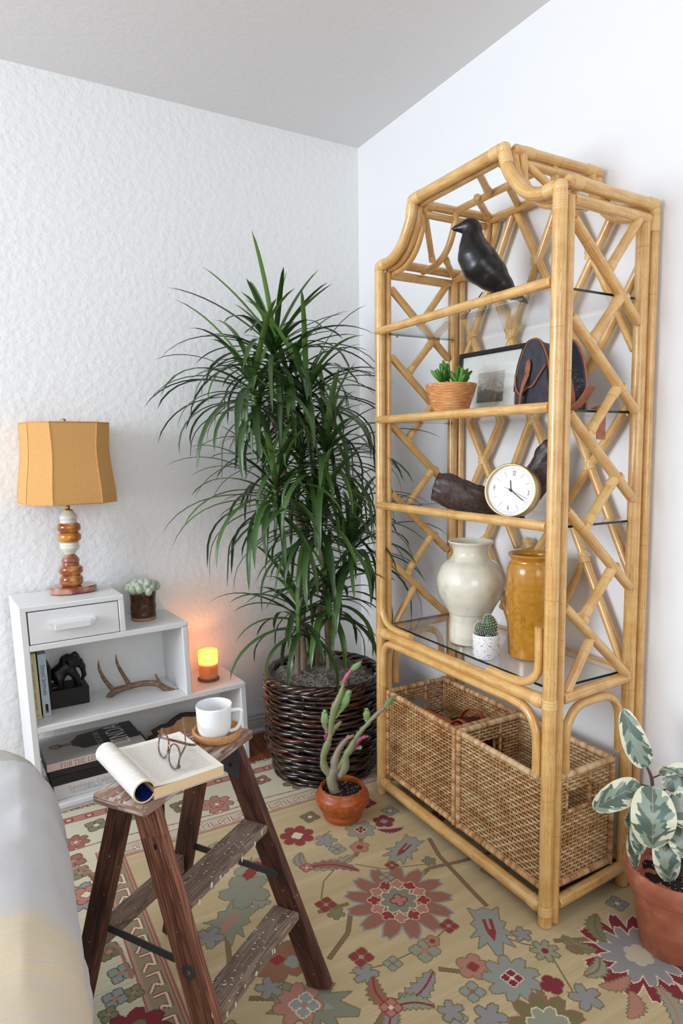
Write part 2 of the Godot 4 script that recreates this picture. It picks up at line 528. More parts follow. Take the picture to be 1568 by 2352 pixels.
const CANE_B := [Vector3(-0.416, 0.43, 0.365), Vector3(-0.413, 0.558, 0.378), Vector3(-0.39, 0.684, 0.39), Vector3(-0.433, 0.872, 0.424), Vector3(-0.452, 0.91, 0.448)]
const CANE_C := [Vector3(-0.404, 0.442, 0.439), Vector3(-0.414, 0.558, 0.445), Vector3(-0.412, 0.646, 0.458)]
const CANE_D := [Vector3(-0.518, 0.425, 0.413), Vector3(-0.528, 0.508, 0.441), Vector3(-0.534, 0.594, 0.461)]
const CANE_E := [Vector3(-0.468, 0.761, 0.394), Vector3(-0.43, 0.873, 0.392), Vector3(-0.405, 0.996, 0.427), Vector3(-0.42, 1.13, 0.453)]
const DRIFT := [Vector3(-0.348, 1.07, 0.991), Vector3(-0.328, 1.061, 1.016), Vector3(-0.301, 1.046, 1.04), Vector3(-0.267, 1.034, 1.071), Vector3(-0.215, 1.025, 1.078), Vector3(-0.153, 1.023, 1.08), Vector3(-0.123, 1.038, 1.108), Vector3(-0.111, 1.071, 1.145), Vector3(-0.105, 1.121, 1.164), Vector3(-0.097, 1.168, 1.185), Vector3(-0.093, 1.192, 1.203)]
const HANDPX := [Vector3(-1.366, 0.51, -0)]
const BIRD_SPINE := [Vector3(-0.112, 1.585, 1.1), Vector3(-0.129, 1.597, 1.092), Vector3(-0.15, 1.61, 1.08), Vector3(-0.174, 1.633, 1.066), Vector3(-0.2, 1.663, 1.049), Vector3(-0.222, 1.691, 1.03), Vector3(-0.234, 1.719, 1.019), Vector3(-0.239, 1.746, 1.015), Vector3(-0.24, 1.765, 1.014), Vector3(-0.24, 1.783, 1.015), Vector3(-0.241, 1.794, 1.014), Vector3(-0.246, 1.8, 1.009), Vector3(-0.255, 1.798, 1.001), Vector3(-0.262, 1.796, 0.995), Vector3(-0.268, 1.796, 0.989), Vector3(-0.276, 1.795, 0.983), Vector3(-0.283, 1.795, 0.977)]
const BIRD_LEGS := [Vector3(-0.208, 1.616, 1.042), Vector3(-0.238, 1.545, 1.016), Vector3(-0.249, 1.806, 1.006)]

# ---------------------------------------------------------------- materials
func mat(key: String, col: Color, rough := 0.6, more := {}) -> StandardMaterial3D:
	var m := StandardMaterial3D.new()
	m.resource_name = key
	m.albedo_color = col
	m.roughness = rough
	for q in more: m.set(q, more[q])
	M[key] = m
	return m

func C(r: float, g: float, b: float) -> Color: return Color(r / 255.0, g / 255.0, b / 255.0)

func fnl(sd: int, freq: float, oct := 4, kind := FastNoiseLite.TYPE_SIMPLEX_SMOOTH) -> FastNoiseLite:
	var f := FastNoiseLite.new()
	f.seed = sd
	f.frequency = freq
	f.noise_type = kind
	f.fractal_type = FastNoiseLite.FRACTAL_FBM if oct > 1 else FastNoiseLite.FRACTAL_NONE
	f.fractal_octaves = oct
	return f

# a seamless grey noise picture, or one coloured by a ramp of [position, colour, ...]
func noise_tex(f: FastNoiseLite, size := 512, ramp := []) -> Texture2D:
	var im := f.get_seamless_image(size, size)
	if ramp.is_empty():
		return ImageTexture.create_from_image(im)
	var lut := []
	for q in 256:
		var x := q / 255.0
		var col: Color = ramp[1]
		for k in range(0, ramp.size() - 2, 2):
			if x >= ramp[k]:
				col = (ramp[k + 1] as Color).lerp(ramp[k + 3], clampf((x - ramp[k]) / maxf(ramp[k + 2] - ramp[k], 1e-4), 0, 1))
		lut.push_back(col)
	var src := im.get_data()
	var step := src.size() / (size * size)
	var out := PackedByteArray()
	out.resize(size * size * 4)
	for q in size * size:
		var col: Color = lut[src[q * step]]
		out[q * 4] = int(col.r * 255); out[q * 4 + 1] = int(col.g * 255); out[q * 4 + 2] = int(col.b * 255); out[q * 4 + 3] = int(col.a * 255)
	return ImageTexture.create_from_image(Image.create_from_data(size, size, false, Image.FORMAT_RGBA8, out))

func tri(m: StandardMaterial3D, scale: float, world := false) -> void:
	m.uv1_triplanar = true
	m.uv1_world_triplanar = world
	m.uv1_scale = Vector3.ONE * scale

func bump(m: StandardMaterial3D, tex: Texture2D, cm: float) -> void:
	m.heightmap_enabled = true
	m.heightmap_texture = tex
	m.heightmap_scale = cm

# long-grained wood: streaks along v, early and late wood, knots, optional paint specks
func wood_tex(sd: int, w: int, h: int, base: Color, dark: Color, rings: float, specks: int, speck_col: Color, pale := Color(0, 0, 0, 0)) -> ImageTexture:
	var f := fnl(sd, 1.0, 3)
	var im := Image.create(w, h, false, Image.FORMAT_RGB8)
	for y in h:
		for x in w:
			var u := float(x) / w
			var vv := float(y) / h
			var warp := f.get_noise_2d(u * 2.2, vv * 1.3) * 0.22
			var g := 0.5 + 0.5 * sin((u + warp) * rings)
			g = pow(g, 1.6)
			var fine := f.get_noise_2d(u * 46.0, vv * 2.6)
			var blot := f.get_noise_2d(u * 2.0 + 9.0, vv * 3.0)
			var k := clampf(g * 0.62 + fine * 0.55 + blot * 0.45 + 0.12, 0.0, 1.0)
			var col := base.lerp(dark, k)
			if pale.a > 0.0: col = col.lerp(Color(pale.r, pale.g, pale.b), clampf((f.get_noise_2d(u * 5.0 + 3.0, vv * 5.0) + fine * 0.8) * pale.a * 2.4, 0.0, 0.85))
			im.set_pixel(x, y, col)
	rng.seed = sd
	for q in specks:
		var x := rng.randi_range(2, w - 8)
		var y := rng.randi_range(2, h - 12)
		var s := rng.randi_range(1, 3)
		im.fill_rect(Rect2i(x, y, s, s + rng.randi_range(0, 3)), speck_col)
		im.fill_rect(Rect2i(x - 1, y + 1, s + 2, maxi(1, s - 1)), speck_col)
	return ImageTexture.create_from_image(im)

func rattan_tex() -> ImageTexture:
	var w := 96
	var h := 1024
	var f := fnl(11, 1.0, 3)
	var im := Image.create(w, h, false, Image.FORMAT_RGB8)
	var a := C(232, 188, 120)
	var b := C(204, 148, 76)
	var d := C(150, 94, 42)
	for y in h:
		for x in w:
			var an := TAU * x / w
			var vv := float(y) / h
			var av := TAU * vv
			var k := f.get_noise_3d(cos(an) * 2.4, sin(an) * 2.4, sin(av) * 2.0 + cos(av) * 1.1) * 0.9 + f.get_noise_3d(cos(an) * 9.0, sin(an) * 9.0, vv * 3.0) * 0.5
			var blot := f.get_noise_3d(cos(av) * 3.0 + 20.0, sin(av) * 3.0, 0)
			var col := a.lerp(b, clampf(0.32 + k * 0.8 + blot * 0.5, 0, 1))
			var flaw := f.get_noise_3d(cos(an) * 5.0 + 7.0, sin(an) * 5.0, vv * 40.0)
			col = col.lerp(d, clampf((flaw - 0.42) * 3.0, 0, 0.6))
			im.set_pixel(x, y, col)
	for node in [310, 760]:                      # growth rings of the cane
		for x in w:
			var yy: int = node + int(2.0 * sin(TAU * x / w + node))
			im.set_pixel(x, yy, b)
			im.set_pixel(x, yy + 1, a.lerp(b, 0.8))
			im.set_pixel(x, yy - 1, a.lerp(b, 0.7))
	return ImageTexture.create_from_image(im)

# printed lines of small type on paper
func page_tex(w: int, h: int, margin: int, lead: int, sd: int) -> ImageTexture:
	var im := Image.create(w, h, false, Image.FORMAT_RGB8)
	im.fill(C(240, 234, 222))
	rng.seed = sd
	var y := margin
	while y < h - margin:
		var x := margin + (rng.randi_range(8, 16) if rng.randf() < 0.18 else 0)
		var last := w - margin - (rng.randi_range(0, w / 2) if rng.randf() < 0.15 else 0)
		while x < last:
			var word := rng.randi_range(4, 18)
			var e := mini(x + word, last)
			for q in range(x, e):
				var hh := rng.randi_range(2, 3)
				im.fill_rect(Rect2i(q, y + 1 - (1 if rng.randf() < 0.2 else 0), 1, hh), C(150, 146, 142) if rng.randf() < 0.75 else C(205, 200, 192))
			x = e + 3
		y += lead
	return ImageTexture.create_from_image(im)

func materials() -> void:
	var plaster := fnl(3, 0.018, 4)
	mat("wall_paint", C(243, 243, 241), 0.75)
	M.wall_paint.metallic_specular = 0.3
	bump(M.wall_paint, noise_tex(plaster, 1024), 0.2)
	tri(M.wall_paint, 1.6, true)
	mat("smooth_wall_paint", C(243, 243, 243), 0.75)
	bump(M.smooth_wall_paint, M.wall_paint.heightmap_texture, 0.05)
	tri(M.smooth_wall_paint, 1.1, true)
	mat("ceiling_paint", C(232, 230, 228), 0.9)
	bump(M.ceiling_paint, M.wall_paint.heightmap_texture, 0.06)
	tri(M.ceiling_paint, 1.4, true)
	mat("trim_paint", C(214, 214, 212), 0.4)
	mat("white_paint", C(236, 236, 235), 0.42)
	bump(M.white_paint, noise_tex(fnl(5, 0.03, 3), 256), 0.02)
	tri(M.white_paint, 3.0)
	mat("gap_dark", C(20, 19, 18), 0.9)
	mat("parquet", Color.WHITE, 0.35, {"albedo_texture": wood_tex(21, 128, 512, C(150, 78, 38), C(84, 36, 16), 26.0, 0, Color.WHITE)})
	M.parquet.uv1_scale = Vector3(9.0, 2.0, 1.0)
	# cane
	mat("rattan", Color.WHITE, 0.3, {"albedo_texture": rattan_tex(), "clearcoat_enabled": true, "clearcoat": 0.7, "clearcoat_roughness": 0.14})
	M.rattan.uv1_scale = Vector3(1, 0.9, 1)
	mat("cane_wrap", C(232, 190, 124), 0.38, {"clearcoat_enabled": true, "clearcoat": 0.35, "clearcoat_roughness": 0.25})
	mat("wicker", Color.WHITE, 0.5, {"vertex_color_use_as_albedo": true})
	mat("willow", Color.WHITE, 0.2, {"vertex_color_use_as_albedo": true, "clearcoat_enabled": true, "clearcoat": 0.7, "clearcoat_roughness": 0.16})
	mat("glass_pane", Color(0.93, 0.98, 0.96, 0.07), 0.02, {"transparency": BaseMaterial3D.TRANSPARENCY_ALPHA})
	mat("glass_edge", C(28, 44, 38), 0.12)
	mat("black_board", C(16, 16, 17), 0.4)
	# greenery
	mat("leaf", Color.WHITE, 0.34, {"vertex_color_use_as_albedo": true, "backlight_enabled": true, "backlight": Color(0.22, 0.30, 0.10), "cull_mode": BaseMaterial3D.CULL_DISABLED})
	mat("flesh", Color.WHITE, 0.42, {"vertex_color_use_as_albedo": true, "subsurf_scatter_enabled": true, "subsurf_scatter_strength": 0.12})
	mat("stem_bark", C(142, 122, 102), 0.85)
	bump(M.stem_bark, noise_tex(fnl(8, 0.05, 3), 256), 0.3)
	tri(M.stem_bark, 9.0)
	mat("moss", C(160, 150, 138), 0.95)
	mat("soil", C(38, 29, 24), 1.0)
	M.soil.albedo_color = Color.WHITE
	M.soil.albedo_texture = noise_tex(fnl(9, 0.09, 3, FastNoiseLite.TYPE_CELLULAR), 256, [0.0, C(22, 17, 15), 0.55, C(46, 36, 30), 0.93, C(70, 58, 48), 1.0, C(190, 182, 170)])
	tri(M.soil, 14.0)
	bump(M.soil, noise_tex(fnl(10, 0.08, 3), 256), 0.5)
	mat("grit", C(226, 222, 214), 0.9)
	# clay and glaze
	mat("terracotta", Color.WHITE, 0.8, {"albedo_texture": noise_tex(fnl(12, 0.012, 4), 512, [0.0, C(150, 84, 62), 0.45, C(172, 98, 72), 0.7, C(186, 114, 86), 1.0, C(206, 150, 128)])})
	tri(M.terracotta, 3.0)
	mat("glazed_clay", Color.WHITE, 0.34, {"albedo_texture": noise_tex(fnl(13, 0.02, 4), 512, [0.0, C(128, 56, 20), 0.5, C(172, 84, 36), 1.0, C(196, 110, 56)])})
	tri(M.glazed_clay, 5.0)
	bump(M.glazed_clay, noise_tex(fnl(14, 0.12, 2), 256), 0.06)
	mat("orange_clay", Color.WHITE, 0.62, {"albedo_texture": noise_tex(fnl(15, 0.02, 5), 512, [0.0, C(168, 92, 44), 0.4, C(206, 132, 74), 0.62, C(224, 164, 104), 1.0, C(238, 206, 158)])})
	tri(M.orange_clay, 1.0)
	M.orange_clay.uv1_scale = Vector3(3.0, 22.0, 3.0)
	mat("cream_glaze", Color.WHITE, 0.16, {"albedo_texture": noise_tex(fnl(16, 0.008, 5), 512, [0.0, C(190, 184, 164), 0.3, C(222, 216, 196), 0.6, C(232, 227, 208), 1.0, C(238, 234, 220)]), "clearcoat_enabled": true, "clearcoat": 0.6, "clearcoat_roughness": 0.08})
	tri(M.cream_glaze, 4.0)
	mat("crackle", C(120, 118, 104), 0.4)
	mat("mustard_glaze", Color.WHITE, 0.2, {"albedo_texture": noise_tex(fnl(17, 0.03, 5), 512, [0.0, C(168, 112, 28), 0.35, C(186, 128, 36), 0.6, C(196, 138, 44), 1.0, C(204, 150, 60)]), "clearcoat_enabled": true, "clearcoat": 0.6, "clearcoat_roughness": 0.1})
	tri(M.mustard_glaze, 3.0)
	mat("brown_glaze", Color.WHITE, 0.25, {"albedo_texture": noise_tex(fnl(18, 0.02, 4), 256, [0.0, C(40, 20, 12), 0.5, C(66, 36, 22), 1.0, C(104, 64, 34)])})
	tri(M.brown_glaze, 8.0)
	mat("glaze_relief", C(104, 70, 34), 0.4)
	mat("raw_clay", C(176, 136, 92), 0.85)
	mat("china", C(243, 243, 242), 0.14, {"clearcoat_enabled": true, "clearcoat": 0.4, "clearcoat_roughness": 0.06})
	mat("cork", Color.WHITE, 0.75, {"albedo_texture": noise_tex(fnl(19, 0.09, 3), 256, [0.0, C(150, 96, 52), 0.4, C(196, 140, 88), 1.0, C(216, 166, 112)])})
	tri(M.cork, 6.0)
	# lamp
	mat("burlap", Color.WHITE, 0.9, {"backlight_enabled": true, "backlight": Color(0.26, 0.17, 0.07)})
	var bi := Image.create(256, 256, false, Image.FORMAT_RGB8)
	var bn := fnl(22, 1.0, 3)
	for y in 256:
		for x in 256:
			var warp := 0.5 + 0.5 * sin(TAU * x / 8.0)
			var weft := 0.5 + 0.5 * sin(TAU * y / 8.0)
			var over := ((x / 8) + (y / 8)) % 2 == 0
			var k := (warp if over else weft) * 0.4 + bn.get_noise_2d(x * 0.02, y * 0.3) * 0.35 + bn.get_noise_2d(x * 0.3, y * 0.02) * 0.35
			bi.set_pixel(x, y, C(200, 142, 74).lerp(C(238, 190, 124), clampf(k + 0.3, 0, 1)))
	M.burlap.albedo_texture = ImageTexture.create_from_image(bi)
	mat("brass", C(178, 142, 84), 0.28, {"metallic": 1.0})
	mat("gold", C(214, 190, 136), 0.3, {"metallic": 1.0})
	for q in [["onyx_brown", 31, C(86, 34, 14), C(150, 74, 28), C(196, 128, 56), C(226, 186, 130)], ["onyx_amber", 32, C(130, 62, 14), C(176, 98, 24), C(204, 132, 40), C(214, 160, 84)], ["onyx_white", 33, C(196, 180, 164), C(224, 216, 206), C(234, 230, 222), C(216, 216, 196)], ["onyx_green", 34, C(206, 204, 172), C(222, 222, 198), C(232, 232, 214), C(236, 236, 226)], ["onyx_red", 35, C(92, 38, 24), C(138, 68, 44), C(168, 104, 80), C(212, 184, 156)]]:
		var f := fnl(q[1], 0.007, 3)
		f.domain_warp_enabled = true
		f.domain_warp_amplitude = 60.0
		f.domain_warp_frequency = 0.012
		mat(q[0], Color.WHITE, 0.12, {"albedo_texture": noise_tex(f, 256, [0.0, q[2], 0.35, q[3], 0.6, q[4], 1.0, q[5]]), "clearcoat_enabled": true, "clearcoat": 0.8, "clearcoat_roughness": 0.04})
		tri(M[q[0]], 7.0)
	# candle
	mat("frosted_glass", Color(1.0, 0.84, 0.66, 0.62), 0.4, {"transparency": BaseMaterial3D.TRANSPARENCY_ALPHA, "backlight_enabled": true, "backlight": Color(1.0, 0.82, 0.55)})
	mat("wax", C(250, 224, 190), 0.5, {"subsurf_scatter_enabled": true, "subsurf_scatter_strength": 0.6, "backlight_enabled": true, "backlight": Color(0.5, 0.35, 0.2)})
	mat("flame", C(255, 210, 120), 0.5, {"emission_enabled": true, "emission": C(255, 190, 96), "emission_energy_multiplier": 14.0})
	mat("wick", C(30, 24, 20), 0.9)
	mat("varnished_wood", Color.WHITE, 0.35, {"albedo_texture": wood_tex(24, 64, 256, C(150, 84, 44), C(108, 54, 26), 18.0, 0, Color.WHITE)})
	tri(M.varnished_wood, 5.0)
	# ladder
	mat("ladder_red", Color.WHITE, 0.62, {"albedo_texture": wood_tex(41, 256, 768, C(152, 100, 74), C(78, 42, 30), 64.0, 24, C(206, 200, 190))})
	M.ladder_red.uv1_scale = Vector3(10.0, 1.9, 1.0)
	mat("ladder_dark", Color.WHITE, 0.58, {"albedo_texture": wood_tex(42, 256, 768, C(106, 64, 46), C(46, 24, 20), 64.0, 18, C(196, 190, 180))})
	M.ladder_dark.uv1_scale = Vector3(10.0, 1.9, 1.0)
	mat("ladder_step", Color.WHITE, 0.8, {"albedo_texture": wood_tex(43, 256, 768, C(150, 130, 112), C(90, 72, 60), 90.0, 90, C(216, 212, 204))})
	M.ladder_step.uv1_scale = Vector3(10.0, 1.9, 1.0)
	mat("ladder_top", Color.WHITE, 0.85, {"albedo_texture": wood_tex(44, 256, 768, C(160, 126, 108), C(96, 68, 54), 50.0, 60, C(232, 228, 222), Color(0.82, 0.79, 0.77, 0.9))})
	M.ladder_top.uv1_scale = Vector3(7.0, 2.1, 1.0)
	for q in ["ladder_red", "ladder_dark", "ladder_step", "ladder_top"]: bump(M[q], M[q].albedo_texture, 0.12)
	mat("paint_fleck", C(222, 216, 206), 0.8)
	mat("old_iron", C(92, 92, 94), 0.5, {"metallic": 0.7})
	# paper and print
	mat("page_print", Color.WHITE, 0.85, {"albedo_texture": page_tex(420, 600, 42, 8, 51)})
	mat("page_curl", Color.WHITE, 0.85, {"albedo_texture": page_tex(420, 600, 30, 8, 52), "cull_mode": BaseMaterial3D.CULL_DISABLED})
	mat("paper_edge", C(236, 208, 160), 0.9)
	mat("old_paper", C(206, 200, 188), 0.9)
	mat("cover_blue", C(24, 42, 120), 0.3)
	mat("cover_olive", C(134, 126, 46), 0.35)
	mat("ink", C(60, 58, 58), 0.8)
	mat("ink_soft", C(128, 126, 126), 0.8)
	mat("ink_grey", C(168, 168, 168), 0.8)
	mat("ink_white", C(226, 224, 222), 0.8)
	mat("ink_red", C(196, 30, 40), 0.6)
	mat("ink_black", C(24, 24, 26), 0.6)
	mat("cloth_yellow", C(222, 210, 158), 0.7)
	mat("cover_sky", C(188, 206, 220), 0.5)
	mat("cover_photo", C(48, 42, 42), 0.4)
	mat("cover_pink", C(224, 200, 190), 0.6)
	mat("cover_black", C(24, 24, 26), 0.5)
	mat("cover_ebony", C(30, 30, 33), 0.35)
	mat("cover_white", C(218, 216, 216), 0.6)
	mat("cover_grey", C(176, 172, 168), 0.5)
	# objects on the shelves
	mat("black_lacquer", C(13, 13, 15), 0.33, {"clearcoat_enabled": true, "clearcoat": 0.25, "clearcoat_roughness": 0.3})
	mat("black_wire", C(16, 16, 17), 0.4, {"metallic": 0.4})
	mat("ebony", C(17, 16, 16), 0.42)
	mat("driftwood", Color.WHITE, 0.42, {"albedo_texture": noise_tex(fnl(61, 0.02, 4), 512, [0.0, C(30, 22, 22), 0.45, C(62, 48, 46), 0.7, C(92, 72, 66), 1.0, C(134, 104, 92)])})
	M.driftwood.uv1_triplanar = true
	M.driftwood.uv1_scale = Vector3(12, 34, 5)
	mat("antler", Color.WHITE, 0.6, {"albedo_texture": noise_tex(fnl(62, 0.02, 4), 256, [0.0, C(82, 58, 40), 0.5, C(124, 94, 68), 0.8, C(152, 124, 94), 1.0, C(198, 178, 150)])})
	M.antler.uv1_triplanar = true
	M.antler.uv1_scale = Vector3(6, 22, 22)
	mat("frame_black", C(28, 28, 31), 0.45)
	mat("mat_board", C(236, 235, 230), 0.9)
	mat("navy_leather", Color.WHITE, 0.55, {"albedo_texture": noise_tex(fnl(63, 0.03, 3), 256, [0.0, C(50, 50, 60), 1.0, C(72, 73, 84)])})
	tri(M.navy_leather, 4.0)
	bump(M.navy_leather, noise_tex(fnl(64, 0.08, 2, FastNoiseLite.TYPE_CELLULAR), 256), 0.08)
	mat("navy_pebble", C(32, 32, 44), 0.3)
	bump(M.navy_pebble, noise_tex(fnl(65, 0.05, 1, FastNoiseLite.TYPE_CELLULAR), 256), 0.5)
	tri(M.navy_pebble, 6.0)
	mat("tan_leather", Color.WHITE, 0.5, {"albedo_texture": noise_tex(fnl(66, 0.02, 3), 256, [0.0, C(142, 82, 54), 1.0, C(186, 118, 84)])})
	tri(M.tan_leather, 6.0)
	mat("orange_leather", C(208, 108, 54), 0.5)
	mat("maroon_leather", C(96, 26, 34), 0.45)
	mat("dark_knit", C(36, 32, 36), 0.9)
	mat("dial", C(245, 245, 246), 0.5)
	mat("terrazzo", C(240, 238, 238), 0.5)
	mat("pale_wood", Color.WHITE, 0.55, {"albedo_texture": wood_tex(67, 64, 256, C(206, 160, 112), C(170, 120, 76), 20.0, 0, Color.WHITE)})
	tri(M.pale_wood, 4.0)
	mat("bark", C(64, 52, 42), 0.95)
	mat("tortoise", Color.WHITE, 0.12, {"albedo_texture": noise_tex(fnl(68, 0.03, 3), 256, [0.0, C(30, 18, 14), 0.45, C(66, 40, 28), 0.7, C(140, 86, 48), 1.0, C(190, 128, 72)]), "clearcoat_enabled": true, "clearcoat": 0.8})
	tri(M.tortoise, 20.0)
	mat("lens", Color(0.93, 0.92, 0.96, 0.10), 0.02, {"transparency": BaseMaterial3D.TRANSPARENCY_ALPHA})

# ---------------------------------------------------------------- the room
const ROOM_X := -4.4
const ROOM_Z := 4.4
const ROOM_H := 2.44

func slab(b: B, lo: Vector3, hi: Vector3) -> void:
	b.box(Transform3D(Basis(), (lo + hi) / 2), hi - lo, 0.0)

func camera_and_light() -> void:
	var cam := Camera3D.new()
	cam.name = "camera"
	var yaw := 0.51544
	var pitch := 0.09664
	var roll := -0.00953
	var fwd := V(sin(yaw) * cos(pitch), -sin(pitch), -cos(yaw) * cos(pitch))
	var rgt := V(cos(yaw), 0, sin(yaw))
	var upv := rgt.cross(fwd)
	var r2 := rgt * cos(roll) + upv * sin(roll)
	var u2 := upv * cos(roll) - rgt * sin(roll)
	cam.transform = Transform3D(Basis(r2, u2, -fwd), V(-1.51603, 1.18178, 2.50486))
	cam.fov = rad_to_deg(2.0 * atan(1176.0 / 1518.83))
	cam.near = 0.02
	add_child(cam)
	cam.current = true
	var we := WorldEnvironment.new()
	we.name = "world_environment"
	var env := Environment.new()
	env.background_mode = Environment.BG_COLOR
	env.background_color = C(226, 236, 250)
	env.background_energy_multiplier = 1.6
	env.ambient_light_source = Environment.AMBIENT_SOURCE_DISABLED
	env.tonemap_mode = Environment.TONE_MAPPER_LINEAR
	env.tonemap_exposure = 1.0
	env.sdfgi_enabled = true
	env.ssao_enabled = true
	env.ssil_enabled = true
	we.environment = env
	add_child(we)
	# daylight through the two windows
	area("window_daylight", V(ROOM_X + 0.02, 1.55, 1.2), V(1, 0, 0), Vector2(1.5, 1.4), 9.8, Color(0.91, 0.955, 1.0))
	area("rear_window_daylight", V(-1.75, 1.5, ROOM_Z - 0.02), V(0, 0, -1), Vector2(1.9, 1.5), 2.3, Color(0.94, 0.97, 1.0))

func area(called: String, at: Vector3, towards: Vector3, size: Vector2, energy: float, col: Color) -> void:
	var l := AreaLight3D.new()
	l.name = called
	l.area_size = size
	l.area_normalize_energy = true
	l.light_energy = energy
	l.light_color = col
	l.area_range = 12.0
	l.area_attenuation = 2.0
	l.shadow_enabled = true
	l.transform = Transform3D(Basis.looking_at(towards, Vector3.UP), at)
	add_child(l)

func window(called: String, xf: Transform3D, w: float, h: float) -> void:       # in xy of its transform, centred
	var fr := B.new()
	for s in [-1, 1]:
		fr.box(xf * Transform3D(Basis(), V(s * (w / 2 - 0.025), 0, 0)), V(0.05, h, 0.07), 0.004)
		fr.box(xf * Transform3D(Basis(), V(0, s * (h / 2 - 0.025), 0)), V(w - 0.1, 0.05, 0.07), 0.004)
	fr.box(xf * Transform3D(Basis(), V(0, 0, 0)), V(w - 0.1, 0.03, 0.04), 0.004)
	var o := struct(called, fr, M.trim_paint)
	var g := B.new()
	g.box(xf, V(w - 0.08, h - 0.08, 0.004), 0.0)
	obj("pane", g, M.glass_pane, o)

func room() -> void:
	var e := 0.12
	var b := B.new()
	slab(b, V(ROOM_X - e, -e, -e), V(e, 0, ROOM_Z + e))
	var fl := struct("floor", b, M.parquet, "reddish brown wooden floor showing at the rug's edge")
	rng.seed = 4
	for k in 27:                                       # boards that show between the skirting and the rug
		var x := -1.52 + k * 0.0565
		b = B.new()
		b.box(Transform3D(Basis(), V(x + 0.028, 0.0012, 0.19)), V(0.0555, 0.0024, 0.35), 0.0008, Vector2(rng.randf() * 3.0, rng.randf() * 3.0))
		obj("plank", b, M.parquet, fl)
	b = B.new()
	slab(b, V(ROOM_X - e, ROOM_H, -e), V(e, ROOM_H + e, ROOM_Z + e))
	struct("ceiling", b, M.ceiling_paint, "plain white ceiling meeting both white walls")
	b = B.new()
	slab(b, V(ROOM_X - e, 0, -e), V(e, ROOM_H, 0))
	struct("wall_left", b, M.wall_paint, "rough white plaster wall behind lamp and dracaena")
	b = B.new()
	slab(b, V(0, 0, 0), V(e, ROOM_H, ROOM_Z + e))
	struct("wall_right", b, M.smooth_wall_paint, "smooth white wall behind the rattan shelf")
	b = B.new()
	slab(b, V(ROOM_X - e, 0, 0), V(ROOM_X, 0.83, ROOM_Z + e))
	slab(b, V(ROOM_X - e, 2.26, 0), V(ROOM_X, ROOM_H, ROOM_Z + e))
	slab(b, V(ROOM_X - e, 0.83, 0), V(ROOM_X, 2.26, 0.43))
	slab(b, V(ROOM_X - e, 0.83, 1.97), V(ROOM_X, 2.26, ROOM_Z + e))
	struct("wall_window", b, M.wall_paint)
	b = B.new()
	slab(b, V(ROOM_X, 0, ROOM_Z), V(0, 0.72, ROOM_Z + e))
	slab(b, V(ROOM_X, 2.28, ROOM_Z), V(0, ROOM_H, ROOM_Z + e))
	slab(b, V(ROOM_X, 0.72, ROOM_Z), V(-2.72, 2.28, ROOM_Z + e))
	slab(b, V(-0.78, 0.72, ROOM_Z), V(0, 2.28, ROOM_Z + e))
	struct("wall_rear", b, M.wall_paint)
	window("window_1", Transform3D(Basis(Vector3.UP, PI / 2), V(ROOM_X - 0.06, 1.545, 1.2)), 1.54, 1.43)
	window("window_2", Transform3D(Basis(), V(-1.75, 1.5, ROOM_Z + 0.06)), 1.94, 1.56)
	# skirting with a moulded top and a shoe
	var pr := PackedVector2Array([Vector2(0, 0), Vector2(0.022, 0), Vector2(0.022, 0.012), Vector2(0.014, 0.02), Vector2(0.013, 0.05), Vector2(0.010, 0.053), Vector2(0.012, 0.058), Vector2(0.012, 0.066), Vector2(0.009, 0.069), Vector2(0.010, 0.08), Vector2(0.004, 0.088), Vector2(0, 0.088)])
	b = B.new()
	b.prism(pr, 0.0, -ROOM_X, Transform3D(Basis(V(0, 0, 1), V(0, 1, 0), V(-1, 0, 0)), Vector3.ZERO))
	struct("baseboard_left", b, M.trim_paint)
	b = B.new()
	b.prism(pr, -ROOM_Z, 0.0, Transform3D(Basis(V(-1, 0, 0), V(0, 1, 0), V(0, 0, -1)), Vector3.ZERO))
	struct("baseboard_right", b, M.trim_paint)

# ---------------------------------------------------------------- the rattan shelf
const SX := -0.342       # plane of its front
const SR := 1.425        # its two ends
const SL := 0.693

# flat cane wound round a pole from a to b
func bind_cane(parent: Node3D, a: Vector3, b: Vector3, r: float, turns := 5) -> void:
	var bb := B.new()
	var pts := PackedVector3Array()
	var rr := PackedFloat32Array()
	for q in turns:
		for e in [[0.02, 0.0], [0.25, 0.0007], [0.75, 0.0007], [0.98, 0.0]]:
			pts.push_back(a.lerp(b, (q + e[0]) / turns)); rr.push_back(r + 0.0006 + e[1])
	bb.tube(pts, rr, 16)
	obj("cane_binding", bb, M.cane_wrap, parent)

func cane(parent: Node3D, called: String, a: Vector3, b: Vector3, r: float, steps := 4) -> void:
	var bb := B.new()
	bb.pole(a, b, r, 16, steps)
	obj(called, bb, M.rattan, parent)

func bent(parent: Node3D, called: String, pts: Array, r: float, per := 7) -> void:
	var bb := B.new()
	bb.tube(curve(pts, per), r, 14, true, 1.0, Vector3.ZERO, pts[0].y * 3.0)
	obj(called, bb, M.rattan, parent)

func mitre(parent: Node3D, a: Vector3, b: Vector3, r: float) -> void:     # a knuckle of wound cane where two poles meet
	var bb := B.new()
	bb.ball((a + b) / 2, V(r * 1.08, r * 1.08, r * 1.08), 14, 10)
	obj("cane_binding", bb, M.cane_wrap, parent)

